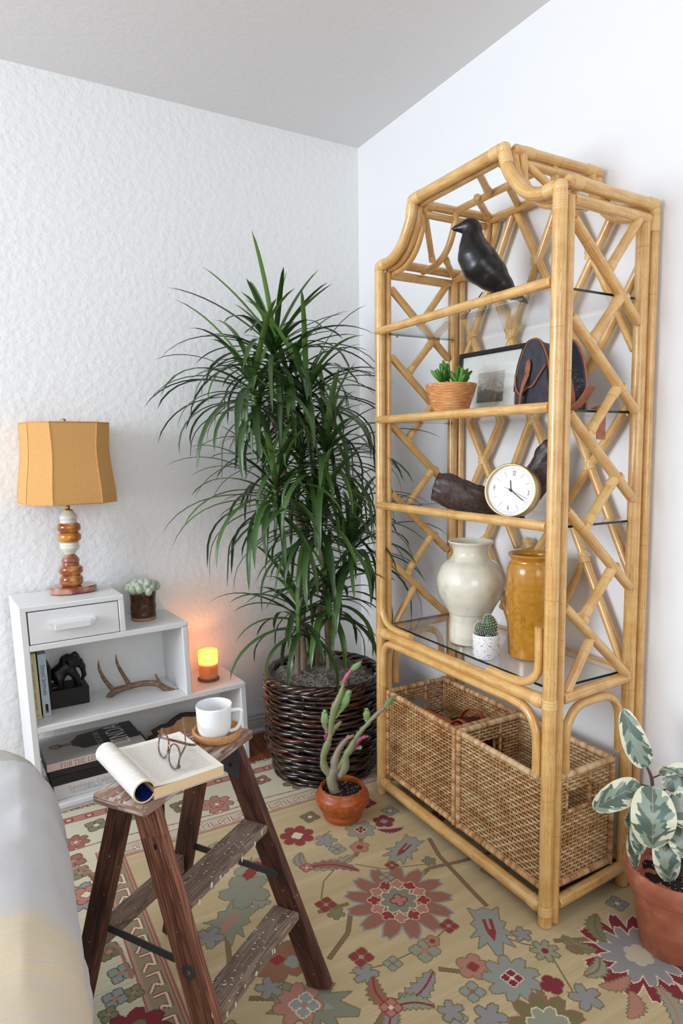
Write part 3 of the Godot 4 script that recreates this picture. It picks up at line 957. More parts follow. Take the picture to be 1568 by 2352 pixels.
func rattan_shelf() -> void:
	var t := thing("rattan_shelf", "tall honey-coloured rattan shelf with arched top and glass shelves against right wall", "shelf", V(-0.19, 0.008, 1.06))
	var f := 0.009
	for z in [SR, SL]:
		var zb: float = z - (0.008 if z > 1.0 else 0.0)
		cane(t, "post", V(SX, f, z), V(SX, 1.745, z), 0.0165, 6)
		cane(t, "post", V(SX + 0.0275, f + 0.003, z + 0.004), V(SX + 0.0275, 1.735, z + 0.004), 0.0108, 6)
		cane(t, "post", V(-0.047, f, zb), V(-0.047, 1.735, zb), 0.0165, 6)
		cane(t, "post", V(-0.0185, f, zb + 0.01), V(-0.0185, 1.75, zb + 0.01), 0.012, 6)
		# tops of the two end frames
		cane(t, "top_rail", V(SX + 0.018, 1.766, z + 0.002), V(-0.014, 1.762, z + 0.002), 0.0145, 3)
		cane(t, "top_rail", V(SX + 0.036, 1.729, z + 0.003), V(-0.04, 1.728, z - 0.002), 0.014, 3)
		bind_cane(t, V(SX + 0.03, 1.766, z + 0.002), V(SX + 0.06, 1.766, z + 0.002), 0.0145, 5)
		bind_cane(t, V(-0.05, 1.7625, z + 0.002), V(-0.02, 1.762, z + 0.002), 0.0145, 4)
		# lower frames of the ends
		cane(t, "end_rail", V(SX + 0.04, 0.578, z + 0.002), V(-0.052, 0.584, zb), 0.015, 3)
		cane(t, "end_rail", V(SX + 0.04, 0.057, z + 0.002), V(-0.052, 0.062, zb), 0.0155, 3)
		bent(t, "bent_cane", [V(-0.284, 0.388, z), V(-0.284, 0.485, z), V(-0.272, 0.520, z), V(-0.245, 0.546, z), V(-0.195, 0.553, z), V(-0.142, 0.551, z), V(-0.108, 0.531, z), V(-0.091, 0.49, z), V(-0.088, 0.40, z)], 0.0112)
		# five slanting struts, each with a short one tied to it
		for k in 5:
			var y: float = [1.687, 1.474, 1.256, 1.031, 0.802][k]
			cane(t, "strut", V(-0.302, y, z + 0.002), V(-0.066, y - 0.208, z), 0.0125, 3)
			var a := V(-0.128, y - 0.147, z)
			var e := V(-0.236, y - 0.268, z)
			if k == 4:
				a = V(-0.205, y - 0.09, z)
				e = V(-0.287, y - 0.213, z)
			else:
				cane(t, "strut", a, e, 0.0118, 3)
				bind_cane(t, a.lerp(e, 0.08), a.lerp(e, 0.24), 0.0118, 4)
				bind_cane(t, a.lerp(e, 0.8), a.lerp(e, 0.93), 0.0118, 3)
				# the tie round the slanting strut
				var dd := V(0.236, -0.208, 0).normalized()
				bind_cane(t, a + dd * 0.004, a + dd * 0.016, 0.0128, 2)
				var ee := V(-0.236, y - 0.208 * 0.28 - 0.21, z)
				bind_cane(t, V(e.x, e.y, z) - dd * 0.012, V(e.x, e.y, z) + dd * 0.010, 0.0128, 3)
			if k == 4:
				cane(t, "strut", a, e, 0.0118, 3)
				bind_cane(t, a.lerp(e, 0.08), a.lerp(e, 0.24), 0.0118, 4)
		cane(t, "strut", V(-0.075, 1.722, z), V(-0.182, 1.588, z), 0.0118, 3)
		bind_cane(t, V(-0.166, 1.608, z), V(-0.178, 1.593, z), 0.0118, 3)
	# front rails
	for y in [1.549, 1.270, 0.995]:
		cane(t, "front_rail", V(SX - 0.008, y, SL - 0.006), V(SX - 0.006, y, SR - 0.014), 0.0125, 5)
	cane(t, "front_rail", V(SX - 0.002, 0.572, SL + 0.008), V(SX - 0.002, 0.573, SR - 0.012), 0.0165, 5)
	cane(t, "front_rail", V(SX - 0.002, 0.052, SL + 0.008), V(SX - 0.002, 0.054, SR - 0.012), 0.0168, 5)
	for y in [0.572, 0.053]:
		bind_cane(t, V(SX - 0.002, y, SL + 0.02), V(SX - 0.002, y, SL + 0.044), 0.0168, 4)
		bind_cane(t, V(SX - 0.002, y, SR - 0.044), V(SX - 0.002, y, SR - 0.02), 0.0168, 4)
		for z in [SL, SR]: bind_cane(t, V(SX, y - 0.013, z), V(SX, y + 0.011, z), 0.0165, 3)
	bent(t, "bent_cane", [V(SX - 0.006, 0.392, 0.714), V(SX - 0.006, 0.485, 0.714), V(SX - 0.006, 0.520, 0.724), V(SX - 0.006, 0.541, 0.748), V(SX - 0.006, 0.546, 0.80), V(SX - 0.006, 0.546, 1.0), V(SX - 0.006, 0.546, 1.20), V(SX - 0.006, 0.546, 1.31), V(SX - 0.006, 0.535, 1.362), V(SX - 0.006, 0.50, 1.388), V(SX - 0.006, 0.46, 1.394), V(SX - 0.006, 0.387, 1.395)], 0.0122)
	bent(t, "bracket", [V(SX - 0.006, 0.757, 0.709), V(SX - 0.006, 0.66, 0.709), V(SX - 0.006, 0.63, 0.718), V(SX - 0.006, 0.606, 0.748), V(SX - 0.006, 0.599, 0.79), V(SX - 0.006, 0.598, 0.872)], 0.0108)
	bent(t, "bracket", [V(SX - 0.006, 0.752, 1.394), V(SX - 0.006, 0.665, 1.395), V(SX - 0.006, 0.632, 1.386), V(SX - 0.006, 0.608, 1.355), V(SX - 0.006, 0.599, 1.31), V(SX - 0.006, 0.598, 1.222)], 0.0112)
	cane(t, "back_rail", V(-0.03, 0.586, SL), V(-0.03, 0.586, SR), 0.012, 3)
	cane(t, "back_rail", V(-0.03, 0.06, SL), V(-0.03, 0.06, SR), 0.014, 3)
	# arched top: three bows in front and two behind
	for q in [[SX, 0.0155, 0.0], [SX + 0.027, 0.0112, -0.006], [SX + 0.046, 0.0105, -0.016], [-0.020, 0.0145, 0.0], [-0.046, 0.0115, -0.01]]:
		var x: float = q[0]
		var d: float = q[2]
		bent(t, "arch", [V(x, 1.752 + d, SR - 0.004), V(x, 1.751 + d, 1.400), V(x, 1.753 + d, 1.370), V(x, 1.765 + d, 1.335), V(x, 1.79 + d, 1.303), V(x, 1.835 + d, 1.266 - d * 0.3), V(x, 1.872 + d, 1.250 - d), V(x, 1.90 + d, 1.246 - d)], q[1])
		bent(t, "arch", [V(x, 1.752 + d, SL + 0.004), V(x, 1.752 + d, 0.72), V(x, 1.755 + d, 0.755), V(x, 1.768 + d, 0.79), V(x, 1.793 + d, 0.822), V(x, 1.84 + d, 0.855 + d * 0.3), V(x, 1.875 + d, 0.868 + d), V(x, 1.902 + d, 0.871 + d)], q[1])
		if q[2] > -0.012: cane(t, "top_rail", V(x, 1.897 + d, 0.866), V(x, 1.897 + d, 1.252), q[1], 3)
		if q[2] == 0.0:
			for p in [[V(x, 1.735, SR), V(x, 1.70, SR)], [V(x, 1.752, SR - 0.012), V(x, 1.752, SR - 0.04)], [V(x, 1.735, SL), V(x, 1.70, SL)], [V(x, 1.752, SL + 0.012), V(x, 1.752, SL + 0.034)], [V(x, 1.885, 1.248), V(x, 1.855, 1.257)], [V(x, 1.885, 0.868), V(x, 1.855, 0.86)], [V(x, 1.897, 1.236), V(x, 1.897, 1.205)], [V(x, 1.897, 0.88), V(x, 1.897, 0.91)]]:
				bind_cane(t, p[0], p[1], q[1], 6)
			for p in [V(x, 1.750, SR), V(x, 1.750, SL), V(x, 1.896, 1.247), V(x, 1.896, 0.870)]: mitre(t, p, p, q[1] - 0.0002)
	for z in [1.258, 0.86]:
		cane(t, "top_rail", V(SX + 0.02, 1.895, z), V(-0.014, 1.897, z), 0.0135, 3)
		bind_cane(t, V(SX + 0.05, 1.895, z), V(SX + 0.08, 1.895, z), 0.0135, 4)
		bind_cane(t, V(-0.07, 1.897, z), V(-0.045, 1.897, z), 0.0135, 4)
		cane(t, "top_rail", V(SX + 0.05, 1.868, z), V(-0.06, 1.868, z), 0.0105, 3)
	# zigzag of the roof
	cane(t, "top_rail", V(-0.18, 1.893, 0.862), V(-0.18, 1.893, 1.256), 0.0105, 3)
	for s in [[V(-0.325, 1.893, 1.13), V(-0.187, 1.893, 1.022)], [V(-0.172, 1.893, 1.085), V(-0.03, 1.893, 0.98)], [V(-0.20, 1.893, 0.985), V(-0.05, 1.893, 0.868)], [V(-0.325, 1.893, 1.2), V(-0.18, 1.893, 1.14)]]:
		cane(t, "strut", s[0], s[1], 0.0105, 3)
		bind_cane(t, s[1].lerp(s[0], 0.06), s[1].lerp(s[0], 0.2), 0.0105, 3)
	for m in [1.0, -1.0]:                                   # bows of the curved shoulders, with two short struts each
		var zc := func(z: float) -> float: return z if m > 0 else SL + SR - z
		bent(t, "arch", [V(-0.18, 1.752, zc.call(0.70)), V(-0.18, 1.755, zc.call(0.755)), V(-0.18, 1.77, zc.call(0.80)), V(-0.18, 1.80, zc.call(0.835)), V(-0.18, 1.85, zc.call(0.86)), V(-0.18, 1.893, zc.call(0.868))], 0.0105)
		cane(t, "strut", V(-0.30, 1.885, zc.call(0.868)), V(-0.205, 1.762, zc.call(0.785)), 0.0095, 2)
		bind_cane(t, V(-0.215, 1.775, zc.call(0.794)), V(-0.205, 1.762, zc.call(0.785)), 0.0095, 3)
		cane(t, "strut", V(-0.17, 1.772, zc.call(0.803)), V(-0.055, 1.752, zc.call(0.705)), 0.0095, 2)
		bind_cane(t, V(-0.165, 1.771, zc.call(0.80)), V(-0.145, 1.767, zc.call(0.783)), 0.0095, 3)
	# crossed canes of the back
	for s in [[0.960, 1.90, 1.250, 1.38], [1.150, 1.90, 0.955, 1.51], [0.955, 1.885, 0.775, 1.542], [0.775, 1.865, 0.955, 1.51], [1.325, 1.79, 1.160, 1.53], [1.165, 1.855, 1.392, 1.42], [1.402, 1.63, 1.249, 1.379], [0.775, 1.542, 0.712, 1.42], [0.775, 1.542, 0.905, 1.28], [0.955, 1.51, 0.845, 1.28], [0.955, 1.51, 1.05, 1.30], [0.722, 1.33, 0.995, 0.865], [0.955, 1.33, 0.712, 0.93], [1.050, 1.275, 0.712, 0.59], [1.050, 1.275, 1.388, 0.60], [1.178, 1.30, 1.402, 0.845], [1.392, 1.305, 1.075, 0.865], [1.253, 0.865, 1.120, 0.595], [0.850, 0.865, 0.985, 0.595], [1.040, 0.87, 0.93, 0.66]]:
		cane(t, "strut", V(-0.030, s[1], s[0]), V(-0.030, s[3], s[2]), 0.0118, 3)
	for p in [[1.054, 1.72], [0.955, 1.525], [0.775, 1.552], [0.862, 1.70], [1.249, 1.69], [1.052, 1.262], [0.834, 1.137], [1.262, 1.13], [1.253, 0.872], [0.85, 0.872], [1.04, 0.885]]:
		for s in [-1.0, 1.0]:
			var d := V(0, 0.021, s * 0.0108)
			bind_cane(t, V(-0.032, p[1], p[0]) - d * 0.65, V(-0.032, p[1], p[0]) + d * 0.65, 0.0124, 4)
	# glass shelves with their dark green cut edges
	for y in [1.541, 1.2635, 0.9895, 0.597]:
		var b := B.new()
		b.box(Transform3D(Basis(), V(-0.187, y, (SL + SR) / 2)), V(0.262, 0.005, SR - SL - 0.034), 0.0)
		var g := obj("glass_shelf", b, M.glass_pane, t)
		var ed := B.new()
		for z in [SL + 0.0165, SR - 0.0165]: ed.box(Transform3D(Basis(), V(-0.187, y, z)), V(0.262, 0.0056, 0.0012), 0.0)
		for x in ([-0.3186] if y < 0.7 else []): ed.box(Transform3D(Basis(), V(x, y, (SL + SR) / 2)), V(0.0012, 0.0056, SR - SL - 0.034), 0.0)
		obj("cut_edge", ed, M.glass_edge, g, false)
		for z in [SL + 0.02, SR - 0.02]:
			for x in [-0.29, -0.07]:
				var pin := B.new()
				pin.lathe(prof([0.0, -0.006, 0.004, -0.006, 0.004, 0.0, 0.0, 0.0]), 10, Transform3D(Basis(), V(x, y - 0.0026, z)))
				obj("shelf_pin", pin, M.brass, t)
	var bb := B.new()
	bb.box(Transform3D(Basis(), V(-0.187, 0.0705, (SL + SR) / 2)), V(0.262, 0.008, SR - SL - 0.03), 0.001)
	obj("bottom_board", bb, M.black_board, t)

# ---------------------------------------------------------------- woven baskets under it
func wicker_panel(b: B, o: Vector3, ux: Vector3, out: Vector3, w: float, h: float, hole: Rect2, sd: int, pale: float) -> void:
	rng.seed = sd
	var stakes := int(w / 0.0135)
	var rows := int(h / 0.0098)
	var f := fnl(sd, 1.0, 2)
	var tint := func(k: float) -> Color:
		return C(206, 158, 104).lerp(C(134, 84, 46), clampf(k, 0, 1)).lerp(C(232, 202, 156), clampf(-k * 1.4, 0, 1)).srgb_to_linear()
	for s in stakes:
		var x := (s + 0.5) / stakes * w
		b.col = tint.call(rng.randf_range(-0.35, 0.25) - pale)
		var y0 := 0.0
		var spans := [[0.0, h]]
		if hole.size.x > 0.0 and x > hole.position.x and x < hole.end.x: spans = [[0.0, hole.position.y], [hole.end.y, h]]
		for sp in spans:
			var pts := PackedVector3Array()
			var n := maxi(2, int((sp[1] - sp[0]) / 0.0098) + 1)
			for q in n:
				var y := lerpf(sp[0], sp[1], float(q) / (n - 1))
				pts.push_back(o + ux * x + V(0, y, 0) + out * (0.0013 * (1.0 if (q + s) % 2 == 0 else -1.0)))
			b.tube(pts, 0.0024, 4, false, 0.5, out)
	for r in rows:
		var y := (r + 0.5) / rows * h
		var spans := [[0.0, w]]
		if hole.size.x > 0.0 and y > hole.position.y and y < hole.end.y: spans = [[0.0, hole.position.x], [hole.end.x, w]]
		var base := f.get_noise_2d(r * 0.35, 3.0) * 0.7 + rng.randf_range(-0.15, 0.15) - pale
		for sp in spans:
			var pts := PackedVector3Array()
			var x0: float = sp[0]
			var n := int((sp[1] - sp[0]) / w * stakes * 2) + 1
			b.col = tint.call(base + f.get_noise_2d(r * 0.2, sp[0] * 20.0) * 0.5)
			for q in n + 1:
				var x := lerpf(sp[0], sp[1], float(q) / n)
				var ph := PI * x / w * stakes + PI * r
				pts.push_back(o + ux * x + V(0, y + rng.randf_range(-0.0004, 0.0004), 0) + out * 0.0026 * sin(ph))
			var k := b.v.size()
			b.tube(pts, 0.0040, 4, false, 0.36, V(0, 1, 0))
			for q in range(k, b.v.size()):
				var xx := (b.v[q] - o).dot(ux)
				b.c[q] = tint.call(base + f.get_noise_2d(r * 0.22, xx * 14.0) * 0.75)
	b.col = Color.WHITE

func wound_bar(called: String, parent: Node3D, a: Vector3, e: Vector3, r: float, sd: int, pale := 0.0) -> void:
	var b := B.new()
	rng.seed = sd
	var n := int(a.distance_to(e) / 0.0042)
	var f := fnl(sd, 0.2, 2)
	var up := V(0, 1, 0) if absf((e - a).normalized().y) < 0.5 else V(1, 0, 0)
	for q in n:
		var k := clampf(f.get_noise_1d(q * 1.0) * 1.1 + rng.randf_range(-0.25, 0.25) - pale, -1, 1)
		b.col = C(206, 158, 106).lerp(C(138, 90, 54), clampf(k, 0, 1)).lerp(C(236, 208, 164), clampf(-k, 0, 1)).srgb_to_linear()
		var p0 := a.lerp(e, float(q) / n)
		var p1 := a.lerp(e, (q + 1.0) / n)
		b.tube(PackedVector3Array([p0, p0.lerp(p1, 0.2), p0.lerp(p1, 0.8), p1]), PackedFloat32Array([r * 0.9, r, r, r * 0.9]), 10, false, 1.0, up)
	b.col = Color.WHITE
	obj(called, b, M.wicker, parent)

func wicker_basket(z0: float, z1: float, label: String, sd: int, pale: float) -> Node3D:
	var x0 := -0.326
	var x1 := -0.088
	var y0 := 0.0785
	var y1 := 0.366
	var t := thing("wicker_basket", label, "basket", V((x0 + x1) / 2, y0, (z0 + z1) / 2), 0.0, "wicker baskets under the rattan shelf")
	var r := 0.0085
	var wz := z1 - z0
	var wx := x1 - x0
	var none := Rect2()
	var hole := Rect2(wx * 0.27, 0.187, wx * 0.40, 0.052)
	var h := y1 - y0
	for q in [[V(x0 + 0.003, y0, z0), V(0, 0, 1), V(-1, 0, 0), wz, none], [V(x1 - 0.003, y0, z0), V(0, 0, 1), V(1, 0, 0), wz, none], [V(x0, y0, z0 + 0.003), V(1, 0, 0), V(0, 0, -1), wx, hole], [V(x0, y0, z1 - 0.003), V(1, 0, 0), V(0, 0, 1), wx, hole]]:
		var b := B.new()
		wicker_panel(b, q[0] + q[1] * r, q[1], q[2], q[3] - r * 2, h, q[4], sd + int(q[3] * 1000), pale * 0.5)
		tag(obj("woven_side", b, M.wicker, t), "", "", "", "stuff")
	var bt := B.new()
	bt.col = C(150, 106, 66).srgb_to_linear()
	bt.box(Transform3D(Basis(), V((x0 + x1) / 2, y0 + 0.004, (z0 + z1) / 2)), V(wx - 0.01, 0.006, wz - 0.01), 0.001)
	obj("woven_base", bt, M.wicker, t)
	var i := 0
	for y in [y1, y0 + 0.008]:
		for p in [[V(x0, y, z0), V(x0, y, z1)], [V(x1, y, z0), V(x1, y, z1)], [V(x0, y, z0), V(x1, y, z0)], [V(x0, y, z1), V(x1, y, z1)]]:
			wound_bar("rim" if y == y1 else "foot_rim", t, p[0], p[1], r, sd + i, pale if y == y1 else 0.0)
			i += 1
	for p in [[x0, z0], [x0, z1], [x1, z0], [x1, z1]]:
		wound_bar("corner_post", t, V(p[0], y0, p[1]), V(p[0], y1 + 0.008, p[1]), r * 0.95, sd + i)
		i += 1
	for z in [z0 + 0.003, z1 - 0.003]:
		var x := x0 + r + hole.position.x
		wound_bar("handle_edge", t, V(x, y0 + hole.position.y, z), V(x + hole.size.x - 0.012, y0 + hole.position.y, z), 0.0048, sd + 40)
		for e in [x, x + hole.size.x - 0.012]: wound_bar("handle_edge", t, V(e, y0 + hole.position.y, z), V(e, y1, z), 0.0048, sd + 41)
	return t

func basket_contents() -> void:
	var t := thing("leather_sandal", "orange leather sandal with wide straps lying in the basket beneath the arch", "sandal", V(-0.20, 0.285, 0.955), 0.5)
	var b := B.new()
	b.prism(PackedVector2Array(curve2([Vector2(-0.11, 0), Vector2(-0.08, 0.04), Vector2(0.0, 0.034), Vector2(0.08, 0.045), Vector2(0.12, 0.0), Vector2(0.07, -0.04), Vector2(0.0, -0.03), Vector2(-0.08, -0.035), Vector2(-0.11, 0)], 5)).slice(0, -1), 0.0, 0.012, Transform3D(Basis(V(1, 0, 0), V(0, 0, -1), V(0, 1, 0)), Vector3.ZERO))
	obj("sole", b, M.maroon_leather, t, false)
	for q in [[-0.06, 0.034, 0.05], [0.055, 0.042, 0.045]]:
		b = B.new()
		var pts := PackedVector3Array()
		for k in 13:
			var an := PI * k / 12
			pts.push_back(V(q[0] + 0.02 * sin(an), 0.01 + sin(an) * q[2], cos(an) * q[1]))
		b.tube(pts, 0.02, 10, true, 0.12, V(1, 0, 0))
		obj("strap", b, M.orange_leather, t, false)
	var s := thing("leather_pouch", "flat orange leather pouch lying along the front inside the basket", "pouch", V(-0.245, 0.272, 0.885), 0.1)
	b = B.new()
	b.box(Transform3D(Basis(V(0, 0, 1), 0.5), V(0, 0.02, 0)), V(0.075, 0.022, 0.19), 0.008)
	obj("pouch_body", b, M.orange_leather, s, false)
	b = B.new()
	b.box(Transform3D(Basis(V(0, 0, 1), 0.5), V(-0.005, 0.034, 0.0)), V(0.05, 0.006, 0.188), 0.003)
	obj("pouch_flap", b, M.orange_leather, s, false)
	b = B.new()
	blob(b, [[V(-0.15, 0.20, 0.79), V(-0.14, 0.24, 0.87), 0.05, 0.055], [V(-0.18, 0.16, 0.78), V(-0.16, 0.20, 0.98), 0.06, 0.06]], 0.007, 0.02)
	tag(obj("knit_hat", b, M.dark_knit), "crumpled dark knitted hat behind the orange leather in basket", "hat")
	b = B.new()
	b.box(Transform3D(Basis(V(0, 1, 0), 0.15), V(-0.205, 0.275, 1.015)), V(0.13, 0.07, 0.05), 0.014)
	tag(obj("maroon_purse", b, M.maroon_leather), "small dark red leather purse showing through the basket's handle hole", "purse")

# ---------------------------------------------------------------- things on the rattan shelf
func pot_lathe(called: String, parent: Node3D, p: Array, m: Material, at := Vector3.ZERO, segs := 48) -> MeshInstance3D:
	var b := B.new()
	b.lathe(prof(p), segs, Transform3D(Basis(), at))
	return obj(called, b, m, parent, false)

func soft(p: Array, per := 5) -> Array:            # a rounded profile from control pairs
	var q := []
	for k in range(0, p.size(), 2): q.push_back(Vector2(p[k], p[k + 1]))
	var r := []
	for v in curve2(q, per):
		r.push_back(maxf(v.x, 0.0)); r.push_back(v.y)
	return r

func soil_disc(parent: Node3D, y: float, r: float, sd: int, grit := 30) -> void:
	var b := B.new()
	rng.seed = sd
	var f := fnl(sd, 18.0, 3)
	var n := 9
	var seg := 32
	for i in n + 1:
		for s in seg + 1:
			var an := TAU * s / seg
			var rr := r * i / n
			var pos := V(cos(an) * rr, y, -sin(an) * rr)
			pos.y += f.get_noise_2d(pos.x, pos.z) * 0.006 * (1.0 if i < n else 0.3)
			b.p(pos, V(0, 1, 0), Vector2(pos.x, pos.z))
	for i in n:
		for s in seg:
			var a := i * (seg + 1) + s
			b.quad(a, a + seg + 1, a + seg + 2, a + 1)
	obj("soil", b, M.soil, parent, false)
	b = B.new()
	for k in grit:
		var an := rng.randf() * TAU
		var rr := r * sqrt(rng.randf()) * 0.92
		b.ball(V(cos(an) * rr, y + 0.004, sin(an) * rr), Vector3.ONE * rng.randf_range(0.0008, 0.0016), 6, 4)
	tag(obj("perlite", b, M.grit, parent, false), "", "", "", "stuff")

func bird() -> void:
	# body spine from the tail tip to the beak, in a plane nearly parallel to the front of the shelf
	var t := thing("bird_figurine", "black lacquered wooden bird figurine on wire legs on the topmost glass shelf", "figurine", V(-0.222, 1.5405, 1.03))
	var sp := curve(BIRD_SPINE, 6)
	var b := B.new()
	var rr := [0.004, 0.008, 0.016, 0.029, 0.044, 0.052, 0.047, 0.036, 0.0285, 0.0245, 0.0225, 0.0205, 0.0165, 0.0105, 0.0085, 0.0055, 0.0022]
	var caps := []
	for k in BIRD_SPINE.size() - 1: caps.append([BIRD_SPINE[k], BIRD_SPINE[k + 1], rr[k], rr[k + 1]])
	blob(b, caps, 0.003, 0.008)
	obj("body", b, M.black_lacquer, t)
	for s in [-1.0, 1.0]:
		b = B.new()
		b.tube(line(BIRD_LEGS[0] + V(0.010 * s, 0, 0.008 * s), BIRD_LEGS[1] + V(0.019 * s, 0, 0.014 * s)), 0.0017, 8)
		obj("leg", b, M.black_wire, t)
		b = B.new()
		b.ball(BIRD_LEGS[2] + V(-0.0122 * s - 0.002, 0, -0.0122 * s + 0.002), V(0.0016, 0.0016, 0.0016), 8, 6)
		obj("eye", b, M.china, t)

func jade_planter() -> void:
	var t := thing("succulent_planter", "small bright green succulent in a streaky orange clay bowl before the picture frame", "planter", V(-0.245, 1.2665, 0.93))
	pot_lathe("pot", t, [0.0, 0.0, 0.040, 0.0, 0.045, 0.003] + soft([0.045, 0.003, 0.054, 0.028, 0.066, 0.064, 0.0745, 0.090, 0.0765, 0.098]) + [0.075, 0.101, 0.0715, 0.0995, 0.070, 0.088, 0.06, 0.077, 0.0, 0.077], M.orange_clay)
	soil_disc(t, 0.086, 0.068, 70, 24)
	rng.seed = 71
	var stems := [[V(-0.004, 0.086, 0.0), V(-0.024, 0.112, 0.004), 0.0032], [V(0.0, 0.086, 0.0), V(-0.01, 0.122, -0.01), 0.003], [V(0.008, 0.086, 0.0), V(0.018, 0.112, 0.006), 0.0028], [V(0.004, 0.086, 0.004), V(0.022, 0.106, 0.018), 0.0026]]
	var across := V(0.81, 0, 0.585)               # runs across the line of sight
	var dep := V(-0.585, 0, 0.81)
	for s in stems:
		var b := B.new()
		var a: Vector3 = across * s[0].x + dep * s[0].z + V(0, s[0].y, 0)
		var e: Vector3 = across * s[1].x + dep * s[1].z + V(0, s[1].y, 0)
		b.tube(curve([a, a.lerp(e, 0.5) + V(0, 0.004, 0), e], 4), s[2], 8)
		obj("stem", b, M.stem_bark, t, false)
		for k in 15:
			var an := rng.randf() * TAU
			var tilt := rng.randf_range(0.1, 1.35)
			var d: Vector3 = (across * (cos(an) * sin(tilt) + s[1].x * 12.0) + dep * sin(an) * sin(tilt) + V(0, cos(tilt) + 0.25, 0)).normalized()
			var l := rng.randf_range(0.032, 0.052)
			var p0 := e - V(0, rng.randf_range(0.0, 0.012), 0)
			b = B.new()
			b.col = C(96, 150, 54).lerp(C(60, 112, 40), rng.randf()).srgb_to_linear()
			var pts := curve([p0, p0 + d * l * 0.45 + V(0, -0.002, 0), p0 + d * l + V(0, 0.005, 0)], 4)
			b.tube(pts, radii([0.0024, 0.005, 0.0064, 0.006, 0.0024], pts.size()), 8)
			obj("leaf", b, M.flesh, t, false)

func picture() -> void:
	# leaning against the back canes, facing the room
	var w := 0.282
	var h := 0.217
	var t := thing("picture_frame", "small black picture frame with a wide white mat leaning behind the bowl", "picture frame", V(-0.092, 1.2665, 0.917))
	t.transform.basis = Basis(V(0, 1, 0), -PI / 2 + 0.05) * Basis(V(1, 0, 0), -0.10)
	var b := B.new()
	var fw := 0.014
	for s in [-1, 1]:
		b.box(Transform3D(Basis(), V(s * (w / 2 - fw / 2), h / 2, 0)), V(fw, h, 0.02), 0.0025)
		b.box(Transform3D(Basis(), V(0, h / 2 + s * (h / 2 - fw / 2), 0)), V(w - 2 * fw + 0.002, fw, 0.02), 0.0025)
	obj("moulding", b, M.frame_black, t, false)
	b = B.new()
	b.box(Transform3D(Basis(), V(0, h / 2, -0.002)), V(w - fw, h - fw, 0.004), 0.0)
	obj("mat_board", b, M.mat_board, t, false)
	# the print: a rocky shore under a pale sky
	var W := 160
	var H := 180
	var im := Image.create(W, H, false, Image.FORMAT_RGB8)
	var f := fnl(72, 0.03, 4)
	for y in H:
		for x in W:
			var v := float(y) / H
			var u := float(x) / W
			var col := C(206, 198, 190).lerp(C(178, 170, 164), f.get_noise_2d(x, y * 2.0) * 0.6 + 0.3 + v * 0.4)
			var shore := 0.60 + 0.18 * absf(u - 0.45) - 0.10 * exp(-pow((u - 0.22) * 6.0, 2.0)) + f.get_noise_2d(x * 1.6, 5.0) * 0.06
			if v > shore: col = C(74, 70, 68).lerp(C(140, 136, 132), clampf(f.get_noise_2d(x * 2.4, y * 2.4) + 0.35, 0, 1))
			if u < 0.16 and v > 0.42: col = col.lerp(C(96, 92, 90), 0.6)
			if v > 0.86 + 0.05 * sin(u * 9.0): col = C(70, 66, 66)
			im.set_pixel(x, y, col)
	im.fill_rect(Rect2i(14, 64, 22, 4), C(66, 62, 62))
	im.fill_rect(Rect2i(22, 66, 4, 14), C(86, 82, 80))
	mat("shore_print", Color.WHITE, 0.8, {"albedo_texture": ImageTexture.create_from_image(im)})
	b = B.new()
	var pw := 0.112
	var ph := 0.094
	var c0 := V(0.004, h * 0.46, 0.0006)
	b.face(c0 + V(-pw / 2, -ph / 2, 0), c0 + V(pw / 2, -ph / 2, 0), c0 + V(pw / 2, ph / 2, 0), c0 + V(-pw / 2, ph / 2, 0), Vector2(0, 1), Vector2(1, 1), Vector2(1, 0), Vector2(0, 0))
	obj("shore_print", b, M.shore_print, t, false)
	b = B.new()
	b.box(Transform3D(Basis(), V(0, h / 2, 0.004)), V(w - fw, h - fw, 0.0015), 0.0)
	obj("glazing", b, M.glass_pane, t, false)

